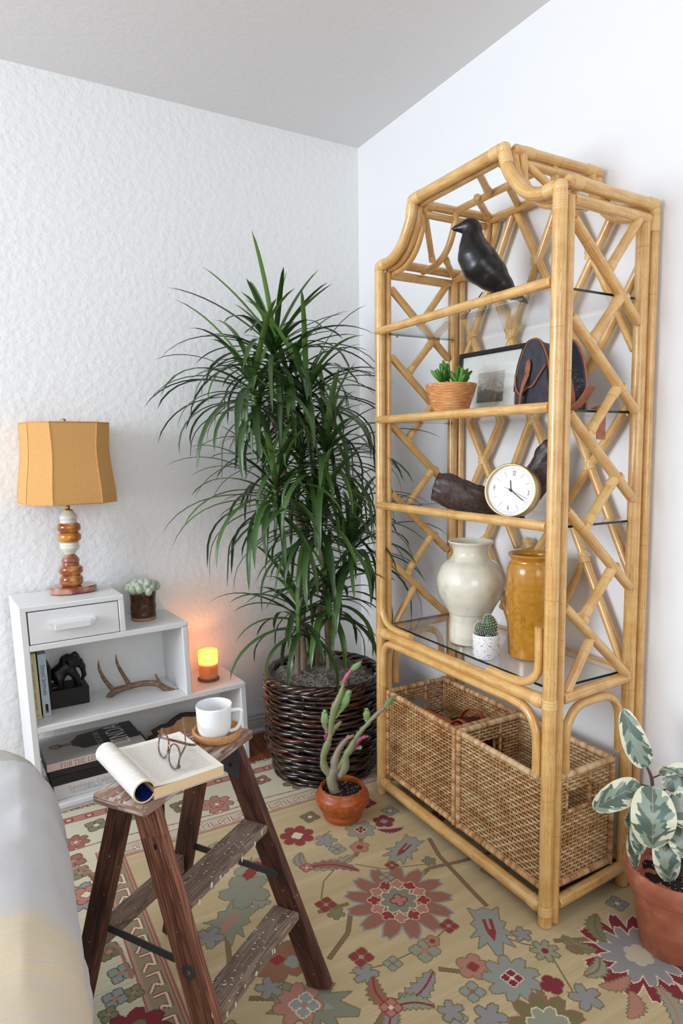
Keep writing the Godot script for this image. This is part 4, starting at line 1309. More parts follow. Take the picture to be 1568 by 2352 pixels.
func handbag() -> void:
	var t := thing("handbag", "dark navy saddle handbag with tan leather piping and buckled strap beside the picture", "handbag", V(-0.153, 1.2665, 1.227))
	# local: x along the front, z out of the front
	t.transform.basis = Basis(V(0, 1, 0), -PI / 2 - 0.34)
	var w := 0.104
	var h := 0.19
	var shape := curve2([Vector2(-w, 0.004), Vector2(-w * 1.0, 0.05), Vector2(-w * 0.93, 0.10), Vector2(-w * 0.72, 0.148), Vector2(-w * 0.3, h), Vector2(w * 0.3, h), Vector2(w * 0.72, 0.148), Vector2(w * 0.93, 0.10), Vector2(w, 0.05), Vector2(w, 0.004)], 6)
	var body := PackedVector2Array(shape)
	for s in [1.0, -1.0]:
		var b := B.new()
		b.prism(PackedVector2Array(body), 0.043 if s > 0 else -0.050, 0.050 if s > 0 else -0.043, Transform3D(), 1.0, true)
		obj("panel", b, M.navy_leather, t, false)
		b = B.new()
		var pts := PackedVector3Array()
		for q in body: pts.push_back(V(q.x, q.y, s * 0.049))
		pts.push_back(V(body[0].x, body[0].y, s * 0.049))
		b.tube(pts, 0.0027, 8, true, 1.0, V(0, 0, 1))
		obj("piping", b, M.tan_leather, t, false)
	# sunken gusset between the two panels
	var g := B.new()
	for q in body.size() - 1:
		var a := body[q]
		var e := body[q + 1]
		var prev := -1
		for k in 5:
			var z0 := lerpf(-0.045, 0.045, k / 5.0)
			var z1 := lerpf(-0.045, 0.045, (k + 1) / 5.0)
			var d0 := 0.97 - 0.13 * sin(PI * k / 5.0)
			var d1 := 0.97 - 0.13 * sin(PI * (k + 1) / 5.0)
			g.face(V(a.x * d0, a.y * lerpf(1, d0, 0.4), z0), V(a.x * d1, a.y * lerpf(1, d1, 0.4), z1), V(e.x * d1, e.y * lerpf(1, d1, 0.4), z1), V(e.x * d0, e.y * lerpf(1, d0, 0.4), z0))
	obj("gusset", g, M.navy_pebble, t, false)
	# the flap, longer at its middle, with piping
	var fl := curve2([Vector2(-w * 0.90, 0.112), Vector2(-w * 0.86, 0.078), Vector2(-w * 0.55, 0.055), Vector2(-0.02, 0.070), Vector2(0.012, 0.074), Vector2(w * 0.5, 0.10), Vector2(w * 0.8, 0.12)], 6)
	var fp := PackedVector2Array(fl)
	for q in range(body.size() - 8, 7, -1): fp.push_back(body[q] * 1.0)
	var b := B.new()
	b.prism(PackedVector2Array(fp), 0.050, 0.0545, Transform3D(), 1.0, true)
	obj("flap", b, M.navy_leather, t, false)
	b = B.new()
	var pts := PackedVector3Array()
	for q in fl: pts.push_back(V(q.x, q.y, 0.0535))
	b.tube(pts, 0.003, 8, true, 1.0, V(0, 0, 1))
	obj("piping", b, M.tan_leather, t, false)
	b = B.new()
	b.lathe(prof([0.0, 0.0, 0.016, 0.0, 0.017, 0.0015, 0.016, 0.003, 0.0, 0.003]), 28, Transform3D(Basis(V(0, 0, 1), -0.25) * Basis(V(1, 0, 0), PI / 2) * Basis.from_scale(V(0.8, 1, 1.35)), V(-0.012, 0.122, 0.0545)))
	obj("patch", b, M.tan_leather, t, false)
	b = B.new()
	b.tube(curve([V(-0.016, 0.105, 0.058), V(-0.030, 0.08, 0.062), V(-0.040, 0.05, 0.062), V(-0.042, 0.02, 0.058), V(-0.044, 0.003, 0.054)], 5), 0.0072, 10, true, 0.3, V(1, 0, 0))
	obj("strap", b, M.tan_leather, t, false)
	b = B.new()
	b.tube(curve([V(-0.008, 0.105, 0.056), V(-0.016, 0.07, 0.068), V(-0.030, 0.035, 0.07), V(-0.034, 0.012, 0.062)], 5), 0.006, 10, true, 0.3, V(1, 0, 0))
	obj("strap", b, M.tan_leather, t, false)
	b = B.new()
	b.tube(ring(V(-0.043, 0.026, 0.064), 0.0095, V(0, 0.15, 1).normalized(), 20, 0.62, V(1, 0, 0)), 0.0016, 8)
	obj("buckle", b, M.brass, t, false)
	# the carrying strap: down the end of the bag, along the glass and over its edge
	b = B.new()
	b.tube(curve([V(w * 0.9, 0.085, 0.0), V(w * 1.06, 0.045, 0.0), V(w * 1.10, 0.012, 0.0), V(w * 1.25, 0.008, 0.0), V(w * 1.48, 0.03, -0.012), V(w * 1.66, 0.058, -0.02)], 6), 0.013, 10, true, 0.16, V(0, 0, 1))
	obj("carrying_strap", b, M.tan_leather, t, false)
	b = B.new()
	b.tube(curve([V(w * 1.30, 0.006, -0.05), V(w * 1.48, 0.010, -0.055), V(w * 1.62, 0.004, -0.05), V(w * 1.70, -0.02, -0.045), V(w * 1.78, -0.07, -0.04)], 6), 0.011, 10, true, 0.2, V(0, 0, 1))
	obj("carrying_strap", b, M.tan_leather, t, false)

func driftwood() -> void:
	var b := B.new()
	var f := fnl(61, 26.0, 3)
	var pts := curve(DRIFT, 6)
	var rr := radii([0.040, 0.046, 0.047, 0.041, 0.036, 0.030, 0.031, 0.036, 0.038, 0.034, 0.02], pts.size())
	b.tube(pts, rr, 40, true, 0.78)
	var g := fnl(62, 1.0, 2)
	for q in b.v.size():
		var p := b.v[q]
		var along := b.t[q].y
		var an := b.t[q].x * TAU
		var groove := sin(an * 9.0 + g.get_noise_2d(along * 6.0, an) * 4.0 + along * 9.0)
		b.v[q] = p + b.n[q] * (f.get_noise_3dv(p) * 0.007 + groove * 0.0017)
	# relief bends the normals
	for q in b.n.size(): b.n[q] = Vector3.ZERO
	for q in range(0, b.i.size(), 3):
		var nn := (b.v[b.i[q + 2]] - b.v[b.i[q]]).cross(b.v[b.i[q + 1]] - b.v[b.i[q]])
		for k in 3: b.n[b.i[q + k]] += nn
	for q in b.n.size(): b.n[q] = b.n[q].normalized()
	tag(obj("driftwood", b, M.driftwood), "dark grained driftwood root curving up behind the clock", "driftwood")

func clock() -> void:
	var r := 0.0715
	var t := thing("table_clock", "round brass table clock with white dial leaning against the driftwood", "clock", V(-0.252, 0.9925 + r, 1.197))
	var out := V(-0.60, 0.10, 0.80).normalized()
	out = V(-0.90, 0.14, 0.42).normalized()
	var xx := Vector3.UP.cross(out).normalized()
	t.transform.basis = Basis(xx, out.cross(xx), out) * Basis(V(0, 0, 1), -0.12)
	var turn := Basis(V(1, 0, 0), PI / 2)        # lathe axis onto z
	var b := B.new()
	b.lathe(prof([0.0, -0.026, r - 0.004, -0.026, r, -0.022, r, 0.016, r - 0.0015, 0.0175, r - 0.0035, 0.0175, r - 0.0045, 0.016, r - 0.0055, 0.006, 0.0, 0.006]), 72, Transform3D(turn, Vector3.ZERO))
	obj("case", b, M.gold, t, false)
	b = B.new()
	b.lathe(prof([r - 0.0055, 0.0064, 0.0, 0.0066]), 64, Transform3D(turn, Vector3.ZERO))
	var dial := obj("dial", b, M.dial, t, false)
	for k in 12:
		if k % 3 == 0: continue
		var an := TAU * k / 12.0
		var d := V(sin(an), cos(an), 0)
		b = B.new()
		b.box(Transform3D(Basis(V(0, 0, 1), -an), d * 0.047 + V(0, 0, 0.007)), V(0.0006, 0.014, 0.0004), 0.0)
		obj("hour_mark", b, M.ink_soft, dial, false)
	b = B.new()
	for k in 60:
		var an := TAU * k / 60.0
		b.box(Transform3D(Basis(V(0, 0, 1), -an), V(sin(an), cos(an), 0) * 0.0585 + V(0, 0, 0.007)), V(0.0005, 0.0026, 0.0004), 0.0)
	tag(obj("minute_marks", b, M.ink_soft, dial, false), "", "", "", "stuff")
	for q in [["12", 0.0, 0.046], ["3", 0.048, 0.0], ["6", 0.0, -0.047], ["9", -0.048, 0.0]]:
		text(q[0], 0.0125, M.ink, dial, Transform3D(Basis(), V(q[1], q[2], 0.007)), "Droid Sans", 0.5, "numeral")
	for q in [["hour_hand", -0.235, 0.027, 0.0022, 0.0085, 0.004], ["minute_hand", 2.09, 0.043, 0.0018, 0.0095, 0.008], ["second_hand", 1.88, 0.05, 0.0007, 0.0105, 0.021]]:
		b = B.new()
		var l: float = q[2] + q[5]
		b.box(Transform3D(Basis(V(0, 0, 1), -q[1]), V(sin(q[1]), cos(q[1]), 0) * (q[2] - q[5]) / 2 + V(0, 0, q[4])), V(q[3], l, 0.0007), 0.0002)
		obj(q[0], b, M.ink, t, false)
	b = B.new()
	b.lathe(prof([0.0, 0.006, 0.003, 0.006, 0.003, 0.0118, 0.0, 0.0122]), 20, Transform3D(turn, Vector3.ZERO))
	obj("hub", b, M.ink, t, false)
	b = B.new()
	b.box(Transform3D(Basis(V(1, 0, 0), 0.0), V(0.012, -r + 0.006, -0.034)), V(0.04, 0.012, 0.02), 0.002)
	obj("foot", b, M.black_board, t, false)

func vases() -> void:
	var y := 0.6
	var t := thing("cream_vase", "cream crackle-glazed vase with round shoulders and flared mouth", "vase", V(-0.229, y, 1.006))
	pot_lathe("vase_body", t, [0.0, 0.0, 0.054, 0.0, 0.059, 0.003] + soft([0.059, 0.003, 0.0605, 0.02, 0.0595, 0.05, 0.0595, 0.075, 0.063, 0.090]) + soft([0.0645, 0.091, 0.075, 0.112, 0.091, 0.142, 0.0985, 0.172, 0.0965, 0.202, 0.083, 0.232, 0.067, 0.247]) + soft([0.062, 0.2485, 0.054, 0.262, 0.0515, 0.275, 0.056, 0.290, 0.066, 0.3005, 0.0675, 0.3035]) + soft([0.0675, 0.3035, 0.066, 0.3055, 0.063, 0.303, 0.052, 0.285, 0.047, 0.275, 0.05, 0.262, 0.056, 0.25]) + [0.04, 0.24, 0.0, 0.235], M.cream_glaze, Vector3.ZERO, 64)
	rng.seed = 80
	var u := thing("mustard_vase", "tall mustard-glazed stoneware jar with carved loops beside the post", "vase", V(-0.172, y, 1.197))
	var p := [0.0, 0.0, 0.058, 0.0, 0.062, 0.004] + soft([0.062, 0.004, 0.0635, 0.03, 0.066, 0.10, 0.0685, 0.16, 0.0695, 0.21, 0.068, 0.245, 0.062, 0.263]) + soft([0.0575, 0.266, 0.0568, 0.271, 0.06, 0.277, 0.0645, 0.2825, 0.0655, 0.286]) + soft([0.0655, 0.286, 0.064, 0.2885, 0.060, 0.287, 0.054, 0.28, 0.053, 0.268]) + [0.05, 0.25, 0.0, 0.24]
	pot_lathe("vase_body", u, p, M.mustard_glaze, Vector3.ZERO, 64)
	# carved loops: low rolls of clay on the wall, turned to the room
	var wall := func(an: float, yy: float) -> Vector3:
		var r := 0.0622 + 0.007 * smoothstep(0.0, 0.2, yy)
		return V(cos(an) * r, yy, -sin(an) * r)
	var mid := 2.42
	for q in [[0.0, 0.118, 0.30, 0.026, 1], [0.0, 0.120, 0.17, 0.014, 1], [0.05, 0.176, 0.14, 0.013, 1], [0.02, 0.178, 0.28, 0.025, 0], [0.95, 0.12, 0.26, 0.03, 1], [0.95, 0.12, 0.15, 0.017, 1], [-0.85, 0.12, 0.28, 0.028, 1]]:
		var pts := PackedVector3Array()
		for k in 33:
			var an := TAU * k / 32.0 * (1.0 if q[4] == 1 else 0.72) + 0.6
			pts.push_back(wall.call(mid + q[0] + cos(an) * q[2] * (1.0 - 0.25 * sin(an)), q[1] + sin(an) * q[3]))
		var b := B.new()
		b.tube(pts, 0.0017, 8)
		obj("carved_loop", b, M.mustard_glaze, u, false)
	for a in [0.52, -0.5]:
		var pts := PackedVector3Array()
		for k in 14: pts.push_back(wall.call(mid + a + 0.02 * sin(k * 0.5), 0.045 + k * 0.013))
		var b := B.new()
		b.tube(pts, 0.0014, 8)
		obj("carved_line", b, M.mustard_glaze, u, false)
	var w := thing("cactus_planter", "tiny white terrazzo pot with two round spiny cacti before the vases", "planter", V(-0.287, y, 1.141))
	pot_lathe("pot", w, [0.0, 0.0, 0.033, 0.0, 0.0355, 0.0025, 0.0365, 0.064, 0.0355, 0.066, 0.0325, 0.066, 0.032, 0.058, 0.0, 0.058], M.terrazzo)
	var b := B.new()
	var chips := [B.new(), B.new(), B.new()]
	for k in 170:
		var an := rng.randf() * TAU
		var yy := rng.randf_range(0.004, 0.062)
		var r := 0.0355 + 0.001 * yy / 0.064
		var o := V(cos(an), 0, sin(an))
		var cb: B = chips[rng.randi_range(0, 2)]
		var s := rng.randf_range(0.0005, 0.0013)
		cb.ball(o * r + V(0, yy, 0), V(s, s * rng.randf_range(0.6, 1.8), s), 6, 4, Basis(V(0, 1, 0), rng.randf() * TAU))
	var cols := [C(70, 72, 84), C(120, 112, 108), C(148, 116, 108)]
	for k in 3:
		tag(obj("terrazzo_chips", chips[k], mat("chip_%d" % k, cols[k], 0.5), w, false), "", "", "", "stuff")
	soil_disc(w, 0.061, 0.032, 81, 10)
	var acr := V(0.70, 0, 0.71)
	for q in [[acr * -0.016 + V(0, 0.078, 0), V(0.0155, 0.02, 0.0155), Basis(V(0, 0, 1), 0.1)], [acr * 0.012 + V(0, 0.090, 0), V(0.0185, 0.031, 0.0185), Basis(V(0.7, 0, -0.7).normalized(), -0.25)]]:
		b = B.new()
		b.col = C(70, 92, 58).srgb_to_linear()
		b.ball(q[0], q[1], 24, 16, q[2])
		obj("cactus_stem", b, M.flesh, w, false)
		var sp := B.new()
		for ring_ in 11:
			var la := -1.1 + ring_ * 0.25
			var n := maxi(3, int(17 * cos(la)))
			for k in n:
				var an := TAU * (k + 0.5 * (ring_ % 2)) / n
				var d := V(cos(an) * cos(la), sin(la), sin(an) * cos(la))
				var pos: Vector3 = q[0] + (q[2] as Basis) * (d * q[1])
				var dn: Vector3 = ((q[2] as Basis) * (d / q[1])).normalized()
				sp.ball(pos + dn * 0.0006, V(0.0013, 0.0013, 0.0013), 6, 4)
				for e in 3:
					var off := V(rng.randf_range(-1, 1), rng.randf_range(-1, 1), rng.randf_range(-1, 1)) * 0.6
					sp.tube(line(pos, pos + (dn + off).normalized() * 0.0042), 0.00022, 3, false)
		tag(obj("spines", sp, M.grit, w, false), "", "", "", "stuff")
	b = B.new()
	for k in 8:
		b.col = C(96, 168, 118).srgb_to_linear()
		var an := TAU * k / 8.0
		b.ball(acr * 0.006 + V(-0.71, 0, 0.70) * -0.02 * -1.0 + V(cos(an) * 0.004, 0.066, sin(an) * 0.004), V(0.003, 0.0022, 0.003), 8, 6)
	obj("offset_rosette", b, M.flesh, w, false)

# ---------------------------------------------------------------- the stepped white shelf and what stands on it
const LEAN := -0.038      # the old shelf leans a little

func board(b: B, x0: float, x1: float, y0: float, y1: float, z0: float, z1: float, bev := 0.002) -> void:
	var xf := Transform3D(Basis(V(1, 0, 0), V(LEAN, 1, 0), V(0, 0, 1)), V((x0 + x1) / 2 + LEAN * (y0 + y1) / 2, (y0 + y1) / 2, (z0 + z1) / 2))
	b.box(xf, V(x1 - x0, y1 - y0, z1 - z0), bev)

func stepped_shelf() -> Node3D:
	var t := thing("stepped_shelf", "low white painted stepped shelf with one drawer against the plaster wall", "shelf", V(-1.3875, 0.001, 0.0375), 0.069)
	var d := 0.225
	var m: Material = M.white_paint
	for q in [
		["side_panel", 0.0, 0.021, 0.0, 0.680], ["side_panel", 0.302, 0.321, 0.571, 0.680], ["side_panel", 0.514, 0.535, 0.303, 0.560], ["side_panel", 0.723, 0.745, 0.0, 0.292],
		["top_board", 0.0, 0.321, 0.680, 0.697], ["step_board", 0.021, 0.535, 0.551, 0.571], ["step_board", 0.021, 0.745, 0.283, 0.303], ["bottom_board", 0.021, 0.723, 0.012, 0.030]]:
		var b := B.new()
		board(b, q[1], q[2], q[3], q[4], 0.0, d, 0.0025)
		obj(q[0], b, m, t, false)
	var b := B.new()
	board(b, 0.021, 0.723, 0.0, 0.012, d - 0.02, d - 0.004, 0.001)
	obj("plinth", b, m, t, false)
	# drawer: dark gap round a front that stands a little proud
	b = B.new()
	board(b, 0.021, 0.302, 0.571, 0.680, 0.01, d - 0.020, 0.0)
	obj("drawer_recess", b, M.gap_dark, t, false)
	b = B.new()
	board(b, 0.0245, 0.2995, 0.5735, 0.6765, d - 0.019, d - 0.001, 0.0015)
	var dr := obj("drawer", b, m, t, false)
	b = B.new()
	var poly := PackedVector2Array([Vector2(-0.072, 0.012), Vector2(0.072, 0.012), Vector2(0.058, -0.012), Vector2(-0.058, -0.012)])
	b.prism(poly, 0.0, 0.024, Transform3D(Basis(V(1, 0, 0), V(0, 1, 0), V(0, 0, 1)), V(0.150 + LEAN * 0.62, 0.626, d - 0.001)))
	b.prism(PackedVector2Array([Vector2(-0.054, 0.009), Vector2(0.054, 0.009), Vector2(0.052, -0.010), Vector2(-0.052, -0.010)]), 0.0, 0.028, Transform3D(Basis(), V(0.150 + LEAN * 0.62, 0.626, d - 0.001)))
	obj("handle", b, m, dr, false)
	return t

func table_lamp() -> void:
	var y := 0.6985
	var t := thing("table_lamp", "table lamp of stacked brown onyx stones under a burlap shade on white shelf", "lamp", V(-1.222, y, 0.108))
	t.transform.basis = Basis(V(1, 0, 0), V(-0.012, 1, 0).normalized(), V(0, 0, 1)).orthonormalized()
	# slab foot, an irregular rounded plate
	var poly := PackedVector2Array(curve2([Vector2(-0.072, 0.0), Vector2(-0.055, 0.036), Vector2(0.0, 0.052), Vector2(0.05, 0.050), Vector2(0.080, 0.012), Vector2(0.072, -0.03), Vector2(0.03, -0.050), Vector2(-0.03, -0.050), Vector2(-0.066, -0.026), Vector2(-0.072, 0.0)], 5).slice(0, -1))
	var b := B.new()
	var up := Basis(V(1, 0, 0), V(0, 0, -1), V(0, 1, 0))
	for q in [[0.003, 0.006, 0.95], [0.006, 0.021, 1.0], [0.021, 0.024, 0.96]]:
		var pp := PackedVector2Array()
		for v in poly: pp.push_back(v * q[2])
		b.prism(pp, q[0], q[1], Transform3D(up, Vector3.ZERO), 1.0, true)
	obj("base", b, M.onyx_red, t, false)
	b = B.new()
	for q in [[-0.04, 0.02], [0.045, 0.02], [0.0, -0.03]]: b.lathe(prof([0.0, 0.0, 0.007, 0.0, 0.007, 0.003, 0.0, 0.003]), 12, Transform3D(Basis(), V(q[0], 0, q[1])))
	obj("felt_pad", b, M.gap_dark, t, false)
	# px heights of the photograph turned into metres: seven turned stones
	var h := 0.024
	for q in [["onyx_brown", 0.0385, 0.038, 0], ["onyx_brown", 0.0395, 0.033, 0], ["onyx_red", 0.0295, 0.040, 1], ["onyx_green", 0.0325, 0.041, 2], ["onyx_amber", 0.039, 0.034, 0], ["onyx_brown", 0.0385, 0.033, 0], ["onyx_white", 0.029, 0.043, 1]]:
		var r: float = q[1]
		var e: float = q[2]
		var p: Array
		if q[3] == 0: p = soft([0.012, 0.0, r * 0.72, 0.0005, r * 0.95, e * 0.22, r, e * 0.5, r * 0.95, e * 0.78, r * 0.72, e - 0.0005, 0.012, e])
		elif q[3] == 1: p = [0.012, 0.0, r * 0.92, 0.0, r * 0.97, e * 0.1, r * 0.93, e * 0.24, r * 0.9, e * 0.26, r * 0.98, e * 0.32] + soft([r * 0.98, e * 0.36, r, e * 0.46, r * 0.9, e * 0.62, r * 0.66, e * 0.84, r * 0.5, e]) + [0.01, e]
		else: p = [0.01, 0.0] + soft([r * 0.5, 0.0, r * 0.64, e * 0.16, r * 0.9, e * 0.42, r, e * 0.6]) + [r * 0.97, e * 0.68, r * 0.92, e * 0.72, r * 0.98, e * 0.78, r * 0.94, e * 0.92, r * 0.86, e, 0.01, e]
		b = B.new()
		b.lathe(prof(p), 40, Transform3D(Basis(V(0, 1, 0), h * 40.0), V(0, h, 0)))
		obj("stone", b, M[q[0]], t, false)
		h += e - 0.0006
	b = B.new()
	b.lathe(prof([0.0, 0.0, 0.016, 0.0, 0.016, 0.0025] + soft([0.008, 0.004, 0.0065, 0.012, 0.0095, 0.024, 0.0085, 0.032, 0.007, 0.040]) + [0.009, 0.042, 0.009, 0.07, 0.0, 0.07]), 28, Transform3D(Basis(), V(0, h - 0.001, 0)))
	obj("socket", b, M.brass, t, false)
	# shade: a square with cut corners, waisted, open above and below
	var y0 := h + 0.030
	var y1 := y0 + 0.262
	var turn := 0.10
	var wide := 0.60
	var ring_at := func(f: float, off: float) -> PackedVector3Array:
		var s := lerpf(0.142, 0.127, smoothstep(0.0, 0.75, f)) - 0.002 * sin(PI * f) + off
		var c := 0.066 - 0.012 * f
		var pts := PackedVector3Array()
		for k in 4:
			var bas := Basis(V(0, 1, 0), turn + k * PI / 2)
			pts.push_back(bas * V(-(s - c) , lerpf(y0, y1, f), s))
			pts.push_back(bas * V(s - c, lerpf(y0, y1, f), s))
		return pts
	for side in 8:
		b = B.new()
		for k in 12:
			var lo: PackedVector3Array = ring_at.call(k / 12.0, 0.0)
			var hi: PackedVector3Array = ring_at.call((k + 1) / 12.0, 0.0)
			var a := lo[side]
			var e := lo[(side + 1) % 8]
			var d := hi[(side + 1) % 8]
			var f := hi[side]
			var l := a.distance_to(e)
			b.face(a, e, d, f, Vector2(-l / 2, k / 12.0 * 0.26) * 16.0, Vector2(l / 2, k / 12.0 * 0.26) * 16.0, Vector2(l / 2, (k + 1) / 12.0 * 0.26) * 16.0, Vector2(-l / 2, (k + 1) / 12.0 * 0.26) * 16.0)
			var li: PackedVector3Array = ring_at.call(k / 12.0, -0.0016)
			var hi2: PackedVector3Array = ring_at.call((k + 1) / 12.0, -0.0016)
			b.face(li[(side + 1) % 8], li[side], hi2[side], hi2[(side + 1) % 8])
		obj("shade_panel", b, M.burlap, t, false)
		b = B.new()
		var seam := PackedVector3Array()
		for k in 13: seam.push_back((ring_at.call(k / 12.0, 0.0) as PackedVector3Array)[side])
		b.tube(seam, 0.0016, 6)
		obj("seam", b, M.burlap, t, false)
	for f in [0.0, 1.0]:
		b = B.new()
		var rp: PackedVector3Array = ring_at.call(f, 0.0)
		rp.push_back(rp[0])
		b.tube(rp, 0.0022, 6)
		obj("shade_hem", b, M.burlap, t, false)
	b = B.new()
	for k in 3:
		var an := TAU * k / 3.0 + 0.3
		b.tube(line(V(0, y1 - 0.006, 0), V(cos(an) * 0.118, y1 - 0.004, sin(an) * 0.118)), 0.0016, 6)
	b.tube(line(V(0, y0 + 0.02, 0), V(0, y1, 0)), 0.003, 8)
	obj("harp", b, M.brass, t, false)
	b = B.new()
	b.lathe(prof([0.0, -0.004, 0.009, -0.004, 0.009, 0.004, 0.007, 0.006, 0.008, 0.012, 0.006, 0.015, 0.0, 0.016]), 20, Transform3D(Basis(), V(0, y1, 0)))
	obj("finial", b, M.brass, t, false)

func brown_pot() -> void:
	var t := thing("cactus_pot", "brown carved clay pot of woolly clustered cactus on the middle step", "planter", V(-0.985, 0.573, 0.108))
	var r := 0.044
	pot_lathe("clay_foot", t, [0.0, 0.0, r - 0.003, 0.0, r - 0.001, 0.002, r - 0.001, 0.012, 0.0, 0.012], M.raw_clay)
	pot_lathe("pot", t, [0.0, 0.011, r, 0.011] + soft([r, 0.012, r + 0.001, 0.02, r - 0.0003, 0.03, r + 0.0012, 0.045, r - 0.0005, 0.062, r + 0.001, 0.085, r + 0.002, 0.098]) + [r, 0.1015, r - 0.004, 0.1, r - 0.006, 0.088, 0.0, 0.088], M.brown_glaze)
	var wall := func(an: float, yy: float) -> Vector3: return V(cos(an) * (r + 0.0008), yy, -sin(an) * (r + 0.0008))
	var mid := 4.10
	for q in [[0.52, 0.067, 0.17, 0.008], [0.52, 0.067, 0.30, 0.015], [0.50, 0.044, 0.10, 0.007], [0.52, 0.044, 0.26, 0.014], [0.02, 0.032, 0.13, 0.008], [0.02, 0.032, 0.28, 0.015]]:
		var pts := PackedVector3Array()
		for k in 25: pts.push_back(wall.call(mid + q[0] + cos(TAU * k / 24) * q[2], q[1] + sin(TAU * k / 24) * q[3]))
		var b := B.new()
		b.tube(pts, 0.0012, 6)
		obj("carved_loop", b, M.glaze_relief, t, false)
	for q in [[-0.8, 0.075, -0.12, 0.048], [-0.8, 0.065, -0.16, 0.044], [-0.8, 0.052, -0.2, 0.040], [0.15, 0.022, 1.0, 0.05], [0.3, 0.02, 1.05, 0.04]]:
		var pts := PackedVector3Array()
		for k in 9: pts.push_back(wall.call(mid + lerpf(q[0], q[2], k / 8.0), lerpf(q[1], q[3], k / 8.0)))
		var b := B.new()
		b.tube(pts, 0.0011, 6)
		obj("carved_line", b, M.glaze_relief, t, false)
	soil_disc(t, 0.091, r - 0.005, 90, 14)
	rng.seed = 91
	for k in 34:
		var an := k * 2.4
		var rr := 0.052 * sqrt((k + 0.5) / 34.0)
		var hgt := 0.062 * (1.0 - pow(rr / 0.066, 2.0)) + rng.randf_range(-0.008, 0.008)
		var pos := V(cos(an) * rr * 1.12, 0.094 + hgt * 0.62, sin(an) * rr)
		var s := rng.randf_range(0.0085, 0.014)
		var dir := V(pos.x * 9.0, 1.0, pos.z * 9.0).normalized()
		var bas := Basis(Quaternion(V(0, 1, 0), dir))
		var b := B.new()
		var tone := rng.randf()
		b.col = C(148, 168, 128).lerp(C(196, 204, 190), tone).srgb_to_linear()
		b.tube(line(V(cos(an) * rr * 0.5, 0.088, sin(an) * rr * 0.5), pos), s * 0.62, 8)
		b.ball(pos, V(s, s * 1.35, s), 14, 9, bas)
		var head := obj("cactus_head", b, M.flesh, t, false)
		b = B.new()
		for w in 60:
			var a2 := w * 2.4
			var yy := 1.0 - 1.55 * (w + 0.5) / 60.0
			var c := sqrt(maxf(0.0, 1.0 - yy * yy))
			var d := V(cos(a2) * c, yy, sin(a2) * c)
			b.ball(pos + bas * (d * V(s, s * 1.35, s)), Vector3.ONE * (0.0011 + 0.0006 * rng.randf()), 5, 3)
		tag(obj("wool", b, M.grit, head, false), "", "", "", "stuff")

func candle() -> void:
	var t := thing("candle_coaster", "round brown wooden coaster under the lit candle", "coaster", V(-0.751, 0.305, 0.110))
	pot_lathe("plate", t, [0.0, 0.0, 0.0385, 0.0, 0.041, 0.002, 0.041, 0.005, 0.0385, 0.0075, 0.036, 0.0065, 0.0, 0.006], M.varnished_wood)
	var u := thing("candle", "lit candle glowing in a frosted peach glass on the lowest step", "candle", V(-0.751, 0.3115, 0.110))
	var r := 0.0365
	pot_lathe("glass_cup", u, [0.0, 0.0, r - 0.003, 0.0, r - 0.001, 0.003, r + 0.0008, 0.106, r, 0.1075, r - 0.0014, 0.106, r - 0.003, 0.006, 0.0, 0.006], M.frosted_glass)
	pot_lathe("wax", u, [0.0, 0.0065, r - 0.0045, 0.0065, r - 0.0038, 0.058, r - 0.008, 0.0605, 0.0, 0.0585], M.wax)
	var b := B.new()
	b.tube(curve([V(0, 0.058, 0), V(0.001, 0.066, 0), V(0.003, 0.070, 0)], 4), 0.0011, 6)
	obj("wick", b, M.wick, u, false)
	b = B.new()
	b.lathe(prof([0.0, 0.0] + soft([0.0028, 0.002, 0.0062, 0.008, 0.0064, 0.013, 0.004, 0.022, 0.0, 0.031])), 20, Transform3D(Basis(), V(0.001, 0.0665, 0)))
	obj("flame", b, M.flame, u, false)
	var l := OmniLight3D.new()
	l.name = "candle_light"
	l.light_color = C(255, 178, 104)
	l.light_energy = 0.016
	l.light_size = 0.008
	l.omni_range = 6.0
	l.omni_attenuation = 2.0
	l.shadow_enabled = true
	l.position = V(0.001, 0.078, 0)
	u.add_child(l)
	# small print on the glass
	b = B.new()
	rng.seed = 95
	for k in 6:
		var yy := 0.047 - k * 0.004 - (0.004 if k > 3 else 0.0)
		var a0 := 4.55 - rng.randf_range(0.0, 0.1)
		var a1 := 5.15 + rng.randf_range(-0.15, 0.0)
		for s in 8:
			var p0 := lerpf(a0, a1, s / 8.0)
			var p1 := lerpf(a0, a1, (s + 0.75) / 8.0)
			var rr := r + 0.0009
			b.face(V(cos(p0) * rr, yy, -sin(p0) * rr), V(cos(p1) * rr, yy, -sin(p1) * rr), V(cos(p1) * rr, yy + 0.0013, -sin(p1) * rr), V(cos(p0) * rr, yy + 0.0013, -sin(p0) * rr))
	tag(obj("printed_lines", b, mat("print_rose", C(196, 120, 90), 0.8), u, false), "", "", "", "stuff")

# a closed book in its own axes: x thickness (spine faces +z), y height, z depth
func book(t: Node3D, th: float, h: float, d: float, cover: Material, spine: Material) -> void:
	var b := B.new()
	b.box(Transform3D(Basis(), V(0, h / 2, -d / 2)), V(th - 0.004, h - 0.006, d - 0.006), 0.0005)
	obj("pages", b, M.old_paper, t, false)
	for s in [-1, 1]:
		b = B.new()
		b.box(Transform3D(Basis(), V(s * (th / 2 - 0.001), h / 2, -d / 2)), V(0.002, h, d), 0.0008)
		obj("cover", b, cover, t, false)
	b = B.new()
	b.box(Transform3D(Basis(), V(0, h / 2, -0.0005)), V(th, h, 0.003), 0.0012)
	obj("spine", b, spine, t, false)

